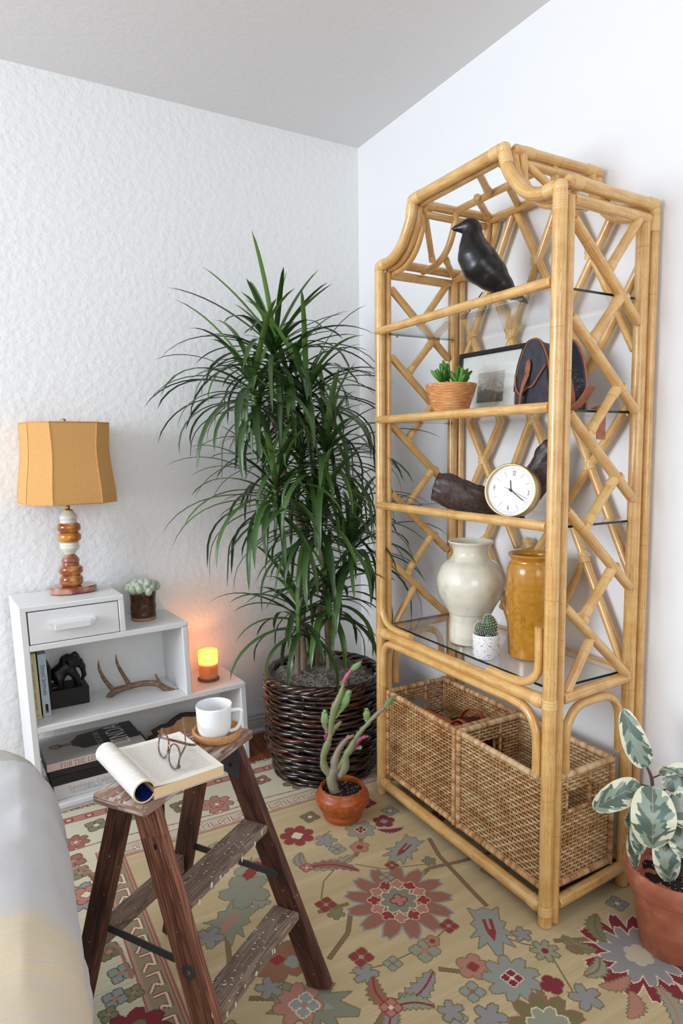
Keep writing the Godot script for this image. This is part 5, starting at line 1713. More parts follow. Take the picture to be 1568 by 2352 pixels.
func books_upright() -> void:
	var lean := Basis(V(0, 0, 1), 0.045)
	var face := Basis(V(0, 1, 0), 0.03)
	var y := 0.3045
	var t := thing("book", "pale yellow cloth-bound book standing against the shelf's end panel", "book", V(-1.356, y, 0.192))
	t.transform.basis = face * lean
	book(t, 0.027, 0.222, 0.16, M.cloth_yellow, M.cloth_yellow)
	var dn := Basis(V(0, 0, 1), -PI / 2)           # lettering that reads downwards
	text("EMERIL'S DELMONICO", 0.0065, M.ink_soft, t, Transform3D(dn, V(0, 0.145, 0.0012)), "Droid Sans", 1.0)
	text("EMERIL LAGASSE", 0.0065, M.ink_soft, t, Transform3D(dn, V(0, 0.062, 0.0012)), "Droid Sans", 0.95)
	var b := B.new()
	b.tube(curve([V(-0.004, 0.010, 0.0012), V(0.002, 0.019, 0.0012), V(0.003, 0.010, 0.0012), V(0.004, 0.018, 0.0012)], 4), 0.0004, 5)
	obj("emblem", b, M.ink_soft, t, false)
	var u := thing("book", "light blue hardback book standing beside the elephant bookend", "book", V(-1.325, y, 0.178))
	u.transform.basis = face * lean
	book(u, 0.025, 0.214, 0.165, M.cover_photo, M.cover_sky)
	text("Desert Retreats", 0.0125, M.ink, u, Transform3D(dn, V(0, 0.125, 0.0012)), "Droid Serif", 0.86)
	b = B.new()
	b.box(Transform3D(Basis(), V(0, 0.185, 0.0012)), V(0.0007, 0.026, 0.0004), 0.0)
	obj("author_line", b, M.ink_soft, u, false)
	b = B.new()
	b.box(Transform3D(Basis(), V(0.001, 0.032, 0.0011)), V(0.0085, 0.022, 0.0006), 0.0)
	obj("label_block", b, M.ink_black, u, false)
	b = B.new()
	b.box(Transform3D(Basis(), V(0.001, 0.017, 0.0011)), V(0.0085, 0.008, 0.0006), 0.0)
	obj("label_block", b, M.ink_red, u, false)

func elephant() -> void:
	var t := thing("elephant_bookend", "black carved wooden elephant bookend pushing against the upright books", "bookend", V(-1.247, 0.3045, 0.075), 0.03)
	var b := B.new()
	b.box(Transform3D(Basis(), V(-0.002, 0.031, 0.0)), V(0.128, 0.062, 0.098), 0.002)
	obj("block", b, M.ebony, t, false)
	b = B.new()
	b.box(Transform3D(Basis(), V(-0.062, 0.09, 0.0)), V(0.010, 0.12, 0.09), 0.002)
	obj("upright", b, M.ebony, t, false)
	# drawn in the photograph's grid: x to the right, y up, from the block's top
	var g := func(x: float, y: float, z: float) -> Vector3: return V((x - 905.0) * 0.0001530, 0.062 + (1130.0 - y) * 0.0001530, z)
	var caps := [
		[g.call(700, 830, 0), g.call(900, 700, 0), 0.0255, 0.028],
		[g.call(640, 860, 0), g.call(720, 900, 0), 0.018, 0.022],
		[g.call(880, 560, 0), g.call(960, 640, 0), 0.020, 0.024],
		[g.call(1060, 560, 0), g.call(1120, 640, 0), 0.0225, 0.017],
		[g.call(1085, 430, 0.006), g.call(1085, 450, -0.006), 0.0085, 0.0085],
		[g.call(920, 455, 0), g.call(905, 520, 0), 0.0075, 0.013],
		[g.call(1170, 640, 0), g.call(1235, 760, 0), 0.0135, 0.0095],
		[g.call(1235, 760, 0), g.call(1268, 960, 0), 0.0095, 0.0068],
		[g.call(1268, 960, 0), g.call(1225, 1050, 0), 0.0068, 0.0058],
		[g.call(1120, 670, 0), g.call(1150, 720, 0), 0.009, 0.006]]
	for s in [-1.0, 1.0]:
		caps.append([g.call(990, 800, 0.012 * s), g.call(1080, 960, 0.013 * s), 0.0155, 0.012])
		caps.append([g.call(1080, 960, 0.013 * s), g.call(1120, 1105, 0.013 * s), 0.011, 0.0105])
		caps.append([g.call(720, 930, 0.013 * s), g.call(740, 1110, 0.014 * s), 0.018, 0.011])
		caps.append([g.call(740, 1110, 0.014 * s), g.call(520, 1130, 0.013 * s), 0.010, 0.008])
		caps.append([g.call(950, 560, 0.021 * s), g.call(960, 620, 0.0235 * s), 0.0115, 0.008])
		caps.append([g.call(1000, 540, 0.017 * s), g.call(990, 600, 0.019 * s), 0.009, 0.008])
	b = B.new()
	blob(b, caps, 0.0022, 0.006)
	obj("elephant", b, M.ebony, t, false)
	b = B.new()
	for s in [-1.0, 1.0]:
		b.tube(curve([g.call(1170, 720, 0.008 * s), g.call(1195, 760, 0.011 * s), g.call(1225, 770, 0.012 * s)], 4), radii([0.0026, 0.0012], 9), 8)
	obj("tusk", b, M.ebony, t, false)

func antler() -> void:
	var t := thing("antler", "brown deer antler with curved tines lying on the white shelf", "antler", V(-1.0, 0.3045, 0.12))
	var q := curve(ANTLER_BEAM, 7)
	var b := B.new()
	b.tube(q, radii([0.0125, 0.0115, 0.0105, 0.0105, 0.0105, 0.0125, 0.011, 0.004], q.size()), 16)
	obj("beam", b, M.antler, t)
	for s in [[ANTLER_TINE_A, [0.0085, 0.0068, 0.0048, 0.001]], [ANTLER_TINE_B, [0.0085, 0.0066, 0.0045, 0.001]], [ANTLER_TINE_C, [0.0075, 0.0048, 0.0008]]]:
		b = B.new()
		var p := curve(s[0], 7)
		b.tube(p, radii(s[1], p.size()), 14)
		obj("tine", b, M.antler, t)
	b = B.new()
	var f := fnl(97, 90.0, 2)
	var rp := ring(ANTLER_BEAM[0], 0.0125, (ANTLER_BEAM[1] - ANTLER_BEAM[0]).normalized(), 28)
	for k in rp.size(): rp[k] += (rp[k] - ANTLER_BEAM[0]) * f.get_noise_3dv(rp[k]) * 0.25
	b.tube(rp, 0.0033, 8)
	obj("burr", b, M.antler, t)

func flat_books() -> void:
	# three large books lying on the bottom board
	var turn := 0.055
	var at := V(-1.322, 0.0315, 0.228)
	var W := 0.36
	var D := 0.235
	var y := 0.0
	var bas := Basis(V(0, 1, 0), turn)
	var defs := [["large white paperback art book at the bottom of the stack", 0.050, M.cover_white, M.cover_white, 0.0], ["plain black hardback book lying directly on the white art book", 0.030, M.cover_black, M.cover_black, -0.006], ["black lettered hardback book directly under the blush-spined fashion book", 0.0215, M.cover_ebony, M.cover_ebony, -0.012], ["fashion book with a blush spine and a dark portrait on its cover", 0.026, M.cover_grey, M.cover_pink, -0.018]]
	for k in 4:
		var q = defs[k]
		var t := thing("art_book", q[0], "book", at + bas * V(q[4], 0, 0) + V(0, y, 0), turn, "large books lying on the bottom board")
		var w: float = W - 0.012 * k
		var th: float = q[1]
		var b := B.new()
		b.box(Transform3D(Basis(), V(w / 2, th / 2, -D / 2)), V(w - 0.008, th - 0.005, D - 0.008), 0.0005)
		obj("pages", b, M.old_paper, t, false)
		for e in [0.00125, th - 0.00125]:
			b = B.new()
			b.box(Transform3D(Basis(), V(w / 2, e, -D / 2)), V(w, 0.0025, D), 0.001)
			obj("cover", b, q[2], t, false)
		b = B.new()
		b.box(Transform3D(Basis(), V(w / 2, th / 2, -0.0008)), V(w, th, 0.004), 0.0015)
		obj("spine", b, q[3], t, false)
		if k == 0:
			text("Santiago Calatrava", 0.0155, M.ink_grey, t, Transform3D(Basis(), V(0.135, th * 0.62, 0.0014)), "Droid Sans", 1.05)
			text("The Complete Works - Expanded Edition", 0.0085, M.ink_grey, t, Transform3D(Basis(), V(0.15, th * 0.34, 0.0014)), "Droid Sans", 1.0)
		elif k == 1: pass
		elif k == 2:
			text("Organizer High School", 0.013, mat("ink_dim", C(58, 58, 60), 0.6), t, Transform3D(Basis(), V(0.145, th * 0.5, 0.0014)), "Droid Serif", 1.1)
		else:
			text("FOR THE LOVE OF STYLE", 0.0165, M.ink_soft, t, Transform3D(Basis(), V(0.155, th * 0.5, 0.0014)), "Droid Serif", 0.86)
			# cover print: a dark figure with outlined lettering across it
			var im := Image.create(512, 340, false, Image.FORMAT_RGB8)
			var f := fnl(98, 0.02, 3)
			for yy in 340:
				for xx in 512:
					var col := C(176, 172, 168)
					var u := xx / 512.0
					var mid := 150.0 + 12.0 * sin(u * 5.0)
					var half := 0.0
					if u > 0.30: half = lerpf(30.0, 92.0, smoothstep(0.30, 0.42, u)) + 26.0 * smoothstep(0.5, 0.95, u)
					elif u > 0.20: half = 15.0
					if absf(yy - mid) < half: col = C(38, 38, 42).lerp(C(58, 58, 62), f.get_noise_2d(xx, yy) * 0.8)
					if u > 0.17 and u < 0.31 and absf(yy - mid) < 14.0: col = C(142, 104, 84)
					var hx := (xx - 72.0) / 34.0
					var hy := (yy - mid) / 27.0
					if hx * hx + hy * hy < 1.0: col = C(64, 46, 36)
					var fx := (xx - 68.0) / 24.0
					var fy := (yy - mid - 2.0) / 17.0
					if fx * fx + fy * fy < 1.0: col = C(166, 126, 104)
					im.set_pixel(xx, yy, col)
			mat("cover_print", Color.WHITE, 0.35, {"albedo_texture": ImageTexture.create_from_image(im)})
			b = B.new()
			b.face(V(0.002, th + 0.0003, -0.003), V(w - 0.002, th + 0.0003, -0.003), V(w - 0.002, th + 0.0003, -D + 0.002), V(0.002, th + 0.0003, -D + 0.002), Vector2(0, 1), Vector2(1, 1), Vector2(1, 0), Vector2(0, 0))
			obj("cover_print", b, M.cover_print, t, false)
			var side := Basis(V(1, 0, 0), -PI / 2) * Basis(V(0, 0, 1), PI / 2)
			text("LINDA", 0.06, M.ink_white, t, Transform3D(side, V(w * 0.78, th + 0.0006, -D * 0.5)), "Droid Sans", 0.8)
			text("THE KOM", 0.02, M.ink_grey, t, Transform3D(side, V(w * 0.58, th + 0.0006, -D * 0.5)), "Droid Serif", 0.9)
		y += th + 0.0006

func wooden_hand() -> void:
	var t := thing("log_slice", "flat slice of pale wood with dark bark edge behind the open book", "wood slice", V(-0.83, 0.0315, 0.16))
	var b := B.new()
	var f := fnl(99, 1.6, 2)
	var p := PackedVector2Array()
	for k in 40:
		var an := TAU * k / 40.0
		var s := 1.0 + f.get_noise_2d(cos(an) * 2.0, sin(an) * 2.0) * 0.18
		p.push_back(Vector2(cos(an) * 0.150 * s, sin(an) * 0.075 * s))
	var tilt := Basis(V(1, 0, 0), -0.62)
	b.prism(PackedVector2Array(p), -0.009, 0.009, Transform3D(tilt, V(0, 0.072, -0.03)), 1.0, true)
	obj("slice", b, M.pale_wood, t, false)
	b = B.new()
	var rp := PackedVector3Array()
	for k in 41: rp.push_back(tilt * V(p[k % 40].x, p[k % 40].y, 0) + V(0, 0.072, -0.03))
	b.tube(rp, 0.0125, 8, true)
	for q in b.v.size(): b.v[q] += b.n[q] * f.get_noise_3dv(b.v[q] * 60.0) * 0.004
	obj("bark", b, M.bark, t, false)
	var h := thing("wooden_hand", "jointed wooden artist's hand lying before the bark-edged slice", "figurine", V(-0.93, 0.0315, 0.17))
	for q in [
		["palm", [V(0.015, 0.045, 0.0), V(0.055, 0.055, 0.0)], [0.028, 0.024]], ["finger", [V(-0.005, 0.07, -0.01), V(-0.012, 0.098, -0.015)], [0.0085, 0.009]], ["finger", [V(-0.012, 0.1, -0.015), V(-0.014, 0.132, -0.02)], [0.009, 0.0085]],
		["finger", [V(0.03, 0.088, -0.01), V(0.062, 0.092, -0.01)], [0.012, 0.0115]], ["finger", [V(0.064, 0.092, -0.01), V(0.088, 0.094, -0.01)], [0.0115, 0.0105]], ["finger", [V(0.09, 0.094, -0.01), V(0.108, 0.095, -0.01)], [0.0105, 0.009]],
		["finger", [V(-0.012, 0.06, 0.016), V(-0.036, 0.076, 0.02)], [0.009, 0.0085]], ["finger", [V(-0.018, 0.042, 0.024), V(-0.046, 0.04, 0.03)], [0.009, 0.0085]], ["thumb", [V(0.05, 0.06, 0.022), V(0.085, 0.066, 0.034)], [0.010, 0.0085]]]:
		b = B.new()
		var pts := curve([q[1][0], (q[1][0] + q[1][1]) / 2, q[1][1]], 4)
		b.tube(pts, radii([q[2][0] * 0.8, q[2][0], q[2][1], q[2][1] * 0.8], pts.size()), 16)
		b.ball(q[1][0], V(q[2][0], q[2][0], q[2][0]) * 0.72, 12, 8)
		b.ball(q[1][1], V(q[2][1], q[2][1], q[2][1]) * 0.72, 12, 8)
		obj(q[0], b, M.pale_wood, h, false)
	b = B.new()
	b.box(Transform3D(Basis(V(0, 1, 0), 0.2), V(-0.995, 0.075, 0.12)), V(0.05, 0.086, 0.012), 0.002)
	tag(obj("photo_stand", b, M.cover_black), "small black upright frame between the large books and the wooden hand", "frame")

# ---------------------------------------------------------------- the old step ladder and what lies on it
const LAD := Vector3(-1.16995, 0.0, 1.22432)
const LAD_TURN := 0.6244
const LAD_H := 0.56

# a board from a to b: w across along 'across', th thick
func plank(a: Vector3, b: Vector3, across: Vector3, w: float, th: float, bev := 0.003, uvo := Vector2.ZERO, bld: B = null) -> B:
	var bb := bld if bld else B.new()
	var y := (b - a).normalized()
	var x := (across - y * across.dot(y)).normalized()
	var z := x.cross(y)
	bb.box(Transform3D(Basis(x, y, z), (a + b) / 2), Vector3(w, a.distance_to(b), th), bev, uvo)
	return bb

func flecks(parent: Node3D, o: Vector3, ux: Vector3, uy: Vector3, n: int, sd: int, size := 1.0) -> void:
	var b := B.new()
	rng.seed = sd
	var nor := ux.cross(uy).normalized()
	for k in n:
		var p := o + ux * rng.randf() + uy * rng.randf()
		var s := rng.randf_range(0.0006, 0.0022) * size
		b.ball(p, V(1, 1, 1) * s, 7, 5, Basis(ux.normalized(), uy.normalized(), nor) * Basis.from_scale(V(rng.randf_range(0.7, 1.2), rng.randf_range(0.8, 2.6), 0.16)))
	tag(obj("paint_flecks", b, M.paint_fleck, parent, false), "", "", "", "stuff")

func step_ladder() -> void:
	var t := thing("step_ladder", "weathered wooden step ladder with paint-flecked steps standing on the rug", "step ladder", LAD, LAD_TURN)
	var f := 0.0085
	var b := plank(V(-0.177, LAD_H - 0.0105, 0), V(0.177, LAD_H - 0.0105, 0), V(0, 0, 1), 0.123, 0.021, 0.004)
	obj("top_board", b, M.ladder_top, t, false)
	flecks(t, V(-0.17, LAD_H + 0.0002, 0.055), V(0.34, 0, 0), V(0, 0, -0.11), 60, 101, 0.9)
	# front legs lean out and forward; their broad faces look sideways
	for s in [-1.0, 1.0]:
		b = plank(V(s * 0.165, f, 0.228), V(s * 0.134, LAD_H - 0.021, 0.026), V(0, 0, 1), 0.058, 0.019, 0.003, Vector2(0.2 * s, 0.3))
		obj("front_leg", b, M.ladder_red if s < 0 else M.ladder_dark, t, false)
		flecks(t, V(s * 0.165, f, 0.257), V(s * 0.009, 0, 0), V(s * -0.031, LAD_H - 0.04, -0.202), 26, 103 + int(s), 1.4)
		b = plank(V(s * (0.145 if s < 0 else 0.16), f, -0.176), V(s * 0.122, LAD_H - 0.021, -0.036), V(0, 0, 1), 0.046, 0.022, 0.003, Vector2(0.5 * s, 0.1))
		obj("back_leg", b, M.ladder_dark, t, false)
	# treads
	for q in [[0.374, 0.088, 0.141], [0.186, 0.156, 0.152]]:
		b = plank(V(-q[2] + 0.006, q[0] - 0.0095, q[1]), V(q[2] - 0.006, q[0] - 0.0095, q[1]), V(0, 0, 1), 0.064, 0.019, 0.004, Vector2(q[0], 0.2))
		obj("tread", b, M.ladder_step, t, false)
		flecks(t, V(-0.13, q[0] + 0.0002, q[1] + 0.03), V(0.26, 0, 0), V(0, 0, -0.06), 46, 110 + int(q[0] * 100), 0.8)
		flecks(t, V(-0.13, q[0] - 0.018, q[1] + 0.0322), V(0.26, 0, 0), V(0, 0.017, 0), 10, 130 + int(q[0] * 100), 1.8)
	b = plank(V(-0.118, 0.222, -0.118), V(0.135, 0.222, -0.118), V(0, 1, 0), 0.046, 0.02, 0.003)
	obj("back_rail", b, M.ladder_step, t, false)
	# iron: folding stays, top bracket, washers and bolts
	for q in [[V(-0.117, 0.245, -0.10), V(-0.112, 0.225, 0.115)], [V(0.143, 0.268, -0.112), V(0.139, 0.262, 0.135)]]:
		b = plank(q[0], q[1], V(0, 1, 0), 0.016, 0.003, 0.0006)
		obj("stay", b, M.old_iron, t, false)
		for e in q:
			b = B.new()
			b.lathe(prof([0.0, -0.004, 0.0045, -0.004, 0.005, 0.0, 0.0045, 0.004, 0.0, 0.0045]), 14, Transform3D(Basis(V(0, 0, 1), PI / 2), e))
			obj("rivet", b, M.old_iron, t, false)
	for s in [-1.0, 1.0]:
		b = B.new()
		var xf := Transform3D(Basis(V(0, 0, -1), V(0, 1, 0), V(1, 0, 0)), V(s * 0.122, 0, 0))
		b.prism(PackedVector2Array([Vector2(-0.058, LAD_H - 0.0215), Vector2(0.052, LAD_H - 0.0215), Vector2(0.0, LAD_H - 0.075), Vector2(-0.058, LAD_H - 0.09)]), -0.001, 0.001, xf)
		obj("bracket", b, M.old_iron, t, false)
		b = B.new()
		b.lathe(prof([0.0, -0.003, 0.004, -0.003, 0.004, 0.003, 0.0, 0.003]), 12, Transform3D(Basis(V(0, 0, 1), PI / 2), V(s * 0.122, LAD_H - 0.062, 0.036)))
		obj("bolt", b, M.gap_dark, t, false)
		for y in [0.262, 0.075]:
			var k: float = (y - f) / (LAD_H - 0.021 - f)
			var c := V(s * 0.165, f, 0.228).lerp(V(s * 0.134, LAD_H - 0.021, 0.026), k)
			b = B.new()
			var o := Basis(V(0, 0, 1), -s * PI / 2 - 0.05)
			b.lathe(prof([0.0, 0.0, 0.0135, 0.0, 0.0135, 0.0015, 0.009, 0.003, 0.006, 0.003, 0.005, 0.005, 0.0, 0.006]), 24, Transform3D(o, c + V(s * 0.0095, 0, 0)))
			obj("washer", b, M.old_iron, t, false)
		var c2 := V(s * 0.165, f, 0.228).lerp(V(s * 0.134, LAD_H - 0.021, 0.026), 0.87)
		b = B.new()
		b.ball(c2 + V(s * 0.0095, 0, 0.004), V(0.002, 0.006, 0.004), 12, 8)
		obj("screw", b, M.gap_dark, t, false)

# places on the ladder's top given in the ladder's own axes
func on_top(x: float, y: float, z: float) -> Vector3: return LAD + Basis(V(0, 1, 0), LAD_TURN) * V(x, y, z)

func mug_and_coaster() -> void:
	var t := thing("cork_coaster", "round cork tray with a raised rim under the white mug", "coaster", on_top(0.112, LAD_H + 0.0005, 0.010))
	pot_lathe("tray", t, [0.0, 0.0, 0.047, 0.0, 0.0505, 0.003, 0.0525, 0.018, 0.051, 0.0195, 0.0475, 0.0185, 0.0455, 0.007, 0.0, 0.006], M.cork)
	var u := thing("mug", "plain white china mug with a straight-topped handle in the cork tray", "mug", on_top(0.100, LAD_H + 0.0072, 0.012))
	var r := 0.0385
	pot_lathe("cup", u, [0.0, 0.0, 0.022, 0.0] + soft([0.022, 0.0, 0.029, 0.004, 0.0345, 0.016, 0.037, 0.034, 0.0385, 0.070]) + [0.0378, 0.0712, 0.0365, 0.0705] + soft([0.0365, 0.070, 0.035, 0.034, 0.032, 0.017, 0.026, 0.006]) + [0.0, 0.004], M.china, Vector3.ZERO, 64)
	# handle across the line of sight
	var d := V(0.868, 0, 0.497)
	var b := B.new()
	b.tube(curve([d * 0.0365 + V(0, 0.0575, 0), d * 0.050 + V(0, 0.0585, 0), d * 0.0585 + V(0, 0.0575, 0), d * 0.0585 + V(0, 0.049, 0), d * 0.0555 + V(0, 0.030, 0), d * 0.0465 + V(0, 0.016, 0), d * 0.034 + V(0, 0.011, 0)], 6), 0.0042, 12, true, 1.0)
	obj("handle", b, M.china, u, false)

func open_book() -> void:
	# right-hand block lies flat; the left-hand pages are rolled under along the spine
	var c0 := on_top(-0.151, LAD_H + 0.001, 0.061)      # foot of the spine
	var c1 := on_top(-0.027, LAD_H + 0.001, 0.124)      # foot of the fore-edge
	var xx := (c1 - c0).normalized()
	var W := c0.distance_to(c1)
	var Lh := 0.196
	var zz := xx.cross(V(0, 1, 0)).normalized()        # from head to foot
	var t := thing("open_book", "open paperback book with its front pages rolled back lying on the ladder", "book", c0)
	t.transform.basis = Basis(xx, V(0, 1, 0), zz)
	var th := 0.0195
	var b := B.new()
	b.box(Transform3D(Basis(), V(W / 2, th / 2 + 0.001, -Lh / 2)), V(W, th, Lh), 0.0012)
	obj("page_block", b, M.paper_edge, t, false)
	b = B.new()
	var y := th + 0.0014
	var n := 14
	for k in n:
		var a := float(k) / n
		var e := float(k + 1) / n
		var ya := y + 0.004 * pow(1.0 - a, 6.0)
		var ye := y + 0.004 * pow(1.0 - e, 6.0)
		b.face(V(W * a, ya, 0), V(W * e, ye, 0), V(W * e, ye, -Lh), V(W * a, ya, -Lh), Vector2(a, 1), Vector2(e, 1), Vector2(e, 0), Vector2(a, 0))
	obj("page", b, M.page_print, t, false)
	b = B.new()
	b.box(Transform3D(Basis(), V(W / 2, 0.0004, -Lh / 2)), V(W + 0.001, 0.0008, Lh + 0.001), 0.0)
	obj("back_cover", b, M.cover_white, t, false)
	# the roll: pages spiral up from the spine, over to the left and under
	var r := 0.0205
	var cx := -0.0175
	var cy := r + 0.0012
	var seg := 40
	var spiral := func(f: float, off: float) -> Vector2:
		var an := lerpf(0.15, TAU * 0.93, f)
		return Vector2(cx + cos(an) * (r - off), cy + sin(an) * (r - off))
	b = B.new()
	for k in seg:
		var p0: Vector2 = spiral.call(float(k) / seg, 0.0)
		var p1: Vector2 = spiral.call(float(k + 1) / seg, 0.0)
		var n0 := (p0 - Vector2(cx, cy)).normalized()
		var n1 := (p1 - Vector2(cx, cy)).normalized()
		var u0 := 1.0 - fmod(float(k) / seg * 1.0, 1.0)
		var u1 := 1.0 - float(k + 1) / seg
		b.quad(b.p(V(p0.x, p0.y, 0), V(n0.x, n0.y, 0), Vector2(u0, 1)), b.p(V(p0.x, p0.y, -Lh), V(n0.x, n0.y, 0), Vector2(u0, 0)), b.p(V(p1.x, p1.y, -Lh), V(n1.x, n1.y, 0), Vector2(u1, 0)), b.p(V(p1.x, p1.y, 0), V(n1.x, n1.y, 0), Vector2(u1, 1)))
	# bring the winding round to the outside
	obj("rolled_page", b, M.page_curl, t, false)
	b = B.new()
	for k in seg:                                   # thickness of the rolled pages, seen at the foot and the head
		var p0: Vector2 = spiral.call(float(k) / seg, 0.0)
		var p1: Vector2 = spiral.call(float(k + 1) / seg, 0.0)
		var q0: Vector2 = spiral.call(float(k) / seg, 0.003)
		var q1: Vector2 = spiral.call(float(k + 1) / seg, 0.003)
		b.face(V(q0.x, q0.y, 0), V(p0.x, p0.y, 0), V(p1.x, p1.y, 0), V(q1.x, q1.y, 0))
		b.face(V(p0.x, p0.y, -Lh), V(q0.x, q0.y, -Lh), V(q1.x, q1.y, -Lh), V(p1.x, p1.y, -Lh))
	obj("page_thickness", b, M.paper_edge, t, false)
	for q in [[0.0, 0.30, M.cover_blue], [0.30, 0.72, M.cover_olive], [0.72, 1.0, M.cover_blue]]:
		b = B.new()
		for k in seg:
			var f0 := lerpf(q[0], q[1], float(k) / seg)
			var f1 := lerpf(q[0], q[1], float(k + 1) / seg)
			var p0: Vector2 = spiral.call(f0, 0.0032)
			var p1: Vector2 = spiral.call(f1, 0.0032)
			b.face(V(p0.x, p0.y, 0), V(p1.x, p1.y, 0), V(p1.x, p1.y, -Lh), V(p0.x, p0.y, -Lh))
		obj("inner_cover", b, q[2], t, false)

func eyeglasses() -> void:
	var y := LAD_H + 0.0235
	var t := thing("eyeglasses", "folded tortoiseshell eyeglasses standing on the open book's page", "eyeglasses", on_top(-0.055, y, 0.012))
	var loc := func(x: float, yy: float, z: float) -> Vector3: return on_top(x, y + yy, z) - t.position
	# two lenses stand upright across the page
	var a: Vector3 = loc.call(-0.036, 0.0, -0.030)
	var e: Vector3 = loc.call(-0.088, 0.0, 0.060)
	var dir := (e - a).normalized()
	var lean := (V(0, 1, 0) + V(0.25, 0, -0.1)).normalized()
	var nor := dir.cross(lean).normalized()
	for q in [0.26, 0.80]:
		var c: Vector3 = a.lerp(e, q) + lean * 0.0215
		var rp := PackedVector3Array()
		for k in 41:
			var an := TAU * k / 40.0
			var sx := pow(absf(cos(an)), 0.85) * signf(cos(an))
			var sy := pow(absf(sin(an)), 0.85) * signf(sin(an))
			rp.push_back(c + dir * sx * 0.0245 + lean * sy * 0.0205 * (1.0 + 0.06 * sx))
		var b := B.new()
		b.tube(rp, 0.0017, 8, false)
		var rim := obj("rim", b, M.tortoise, t, false)
		b = B.new()
		for k in 40: b.tri(b.p(c, nor, Vector2.ZERO), b.p(rp[k], nor, Vector2.ZERO), b.p(rp[k + 1], nor, Vector2.ZERO))
		obj("lens", b, M.lens, rim, false)
	var b := B.new()
	b.tube(curve([a.lerp(e, 0.47) + lean * 0.028, a.lerp(e, 0.53) + lean * 0.032, a.lerp(e, 0.585) + lean * 0.028], 5), 0.0019, 10)
	obj("bridge", b, M.gold, t, false)
	for q in [0.46, 0.60]:
		b = B.new()
		b.ball(a.lerp(e, q) + lean * 0.018 + nor * 0.006, V(0.0022, 0.005, 0.0022), 10, 8)
		obj("nose_pad", b, M.lens, t, false)
	# temples folded behind, crossing each other
	var h0: Vector3 = a.lerp(e, 0.0) + lean * 0.031
	var h1: Vector3 = a.lerp(e, 1.05) + lean * 0.012
	for q in [[[h1, loc.call(-0.06, 0.010, 0.045), loc.call(-0.012, 0.010, 0.022), loc.call(0.004, 0.012, 0.010), loc.call(0.030, 0.022, -0.012), loc.call(0.054, 0.034, -0.034)], 0.0034], [[h0, loc.call(-0.026, 0.026, -0.028), loc.call(-0.014, 0.018, -0.002), loc.call(0.002, 0.008, 0.024), loc.call(0.008, 0.008, 0.034)], 0.0042]]:
		b = B.new()
		b.tube(curve(q[0], 6), q[1], 10, true, 0.45, V(0, 1, 0))
		obj("temple", b, M.tortoise, t, false)
	b = B.new()
	b.ball(h1, V(0.004, 0.004, 0.004), 12, 8)
	b.ball(h0, V(0.003, 0.003, 0.003), 12, 8)
	obj("hinge", b, M.old_iron, t, false)

# ---------------------------------------------------------------- dracaena in its dark willow basket
const DR := Vector3(-0.412, 0.0085, 0.405)

func basket_r(y: float) -> float:
	return lerpf(0.176, 0.203, smoothstep(0.0, 0.14, y)) + 0.006 * smoothstep(0.2, 0.35, y)

func willow_basket(t: Node3D) -> void:
	rng.seed = 201
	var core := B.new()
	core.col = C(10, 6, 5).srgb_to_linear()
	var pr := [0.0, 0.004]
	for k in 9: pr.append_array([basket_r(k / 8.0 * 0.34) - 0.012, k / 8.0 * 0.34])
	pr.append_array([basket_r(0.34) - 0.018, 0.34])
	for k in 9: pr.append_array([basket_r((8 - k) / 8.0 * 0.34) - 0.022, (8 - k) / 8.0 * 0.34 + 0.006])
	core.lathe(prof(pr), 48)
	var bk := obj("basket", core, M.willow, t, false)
	var rows := 21
	var per := 12
	var stakes := 24
	for r in rows:
		var y := 0.008 + r * 0.0163
		for s in per:
			var a0 := TAU * (s + 0.5 * (r % 2) + rng.randf_range(-0.12, 0.12)) / per
			var span := TAU / per * rng.randf_range(1.75, 2.15)
			var b := B.new()
			var tone := rng.randf()
			b.col = C(26, 15, 12).lerp(C(74, 36, 24), pow(tone, 2.5)).srgb_to_linear()
			var pts := PackedVector3Array()
			var n := 15
			var rise := 0.011 if (s + r) % 2 == 0 else -0.009
			var rad := rng.randf_range(0.0062, 0.0084)
			for k in n:
				var f := float(k) / (n - 1)
				var an := a0 + span * f
				var wave := 0.0075 * cos(TAU * f) * -1.0
				var yy := y + rise * (f - 0.5) + rng.randf_range(-0.0006, 0.0006)
				var rr := basket_r(yy) + wave - 0.002 + (0.0045 if f > 0.1 and f < 0.9 else 0.0)
				pts.push_back(V(cos(an) * rr, maxf(yy, 0.006), -sin(an) * rr))
			b.tube(pts, rad, 8, true)
			obj("willow_strand", b, M.willow, bk, false)
	for k in 4:                                     # plaited rim
		var b := B.new()
		b.col = C(36, 20, 16).lerp(C(70, 36, 24), rng.randf()).srgb_to_linear()
		var pts := PackedVector3Array()
		for s in 97:
			var an := TAU * s / 96.0
			var ph := an * 7.0 + k * TAU / 4.0
			var rr := basket_r(0.35) - 0.004 + 0.009 * cos(ph)
			pts.push_back(V(cos(an) * rr, 0.352 + 0.009 * sin(ph), -sin(an) * rr))
		b.tube(pts, 0.0085, 8, false)
		obj("rim_strand", b, M.willow, bk, false)

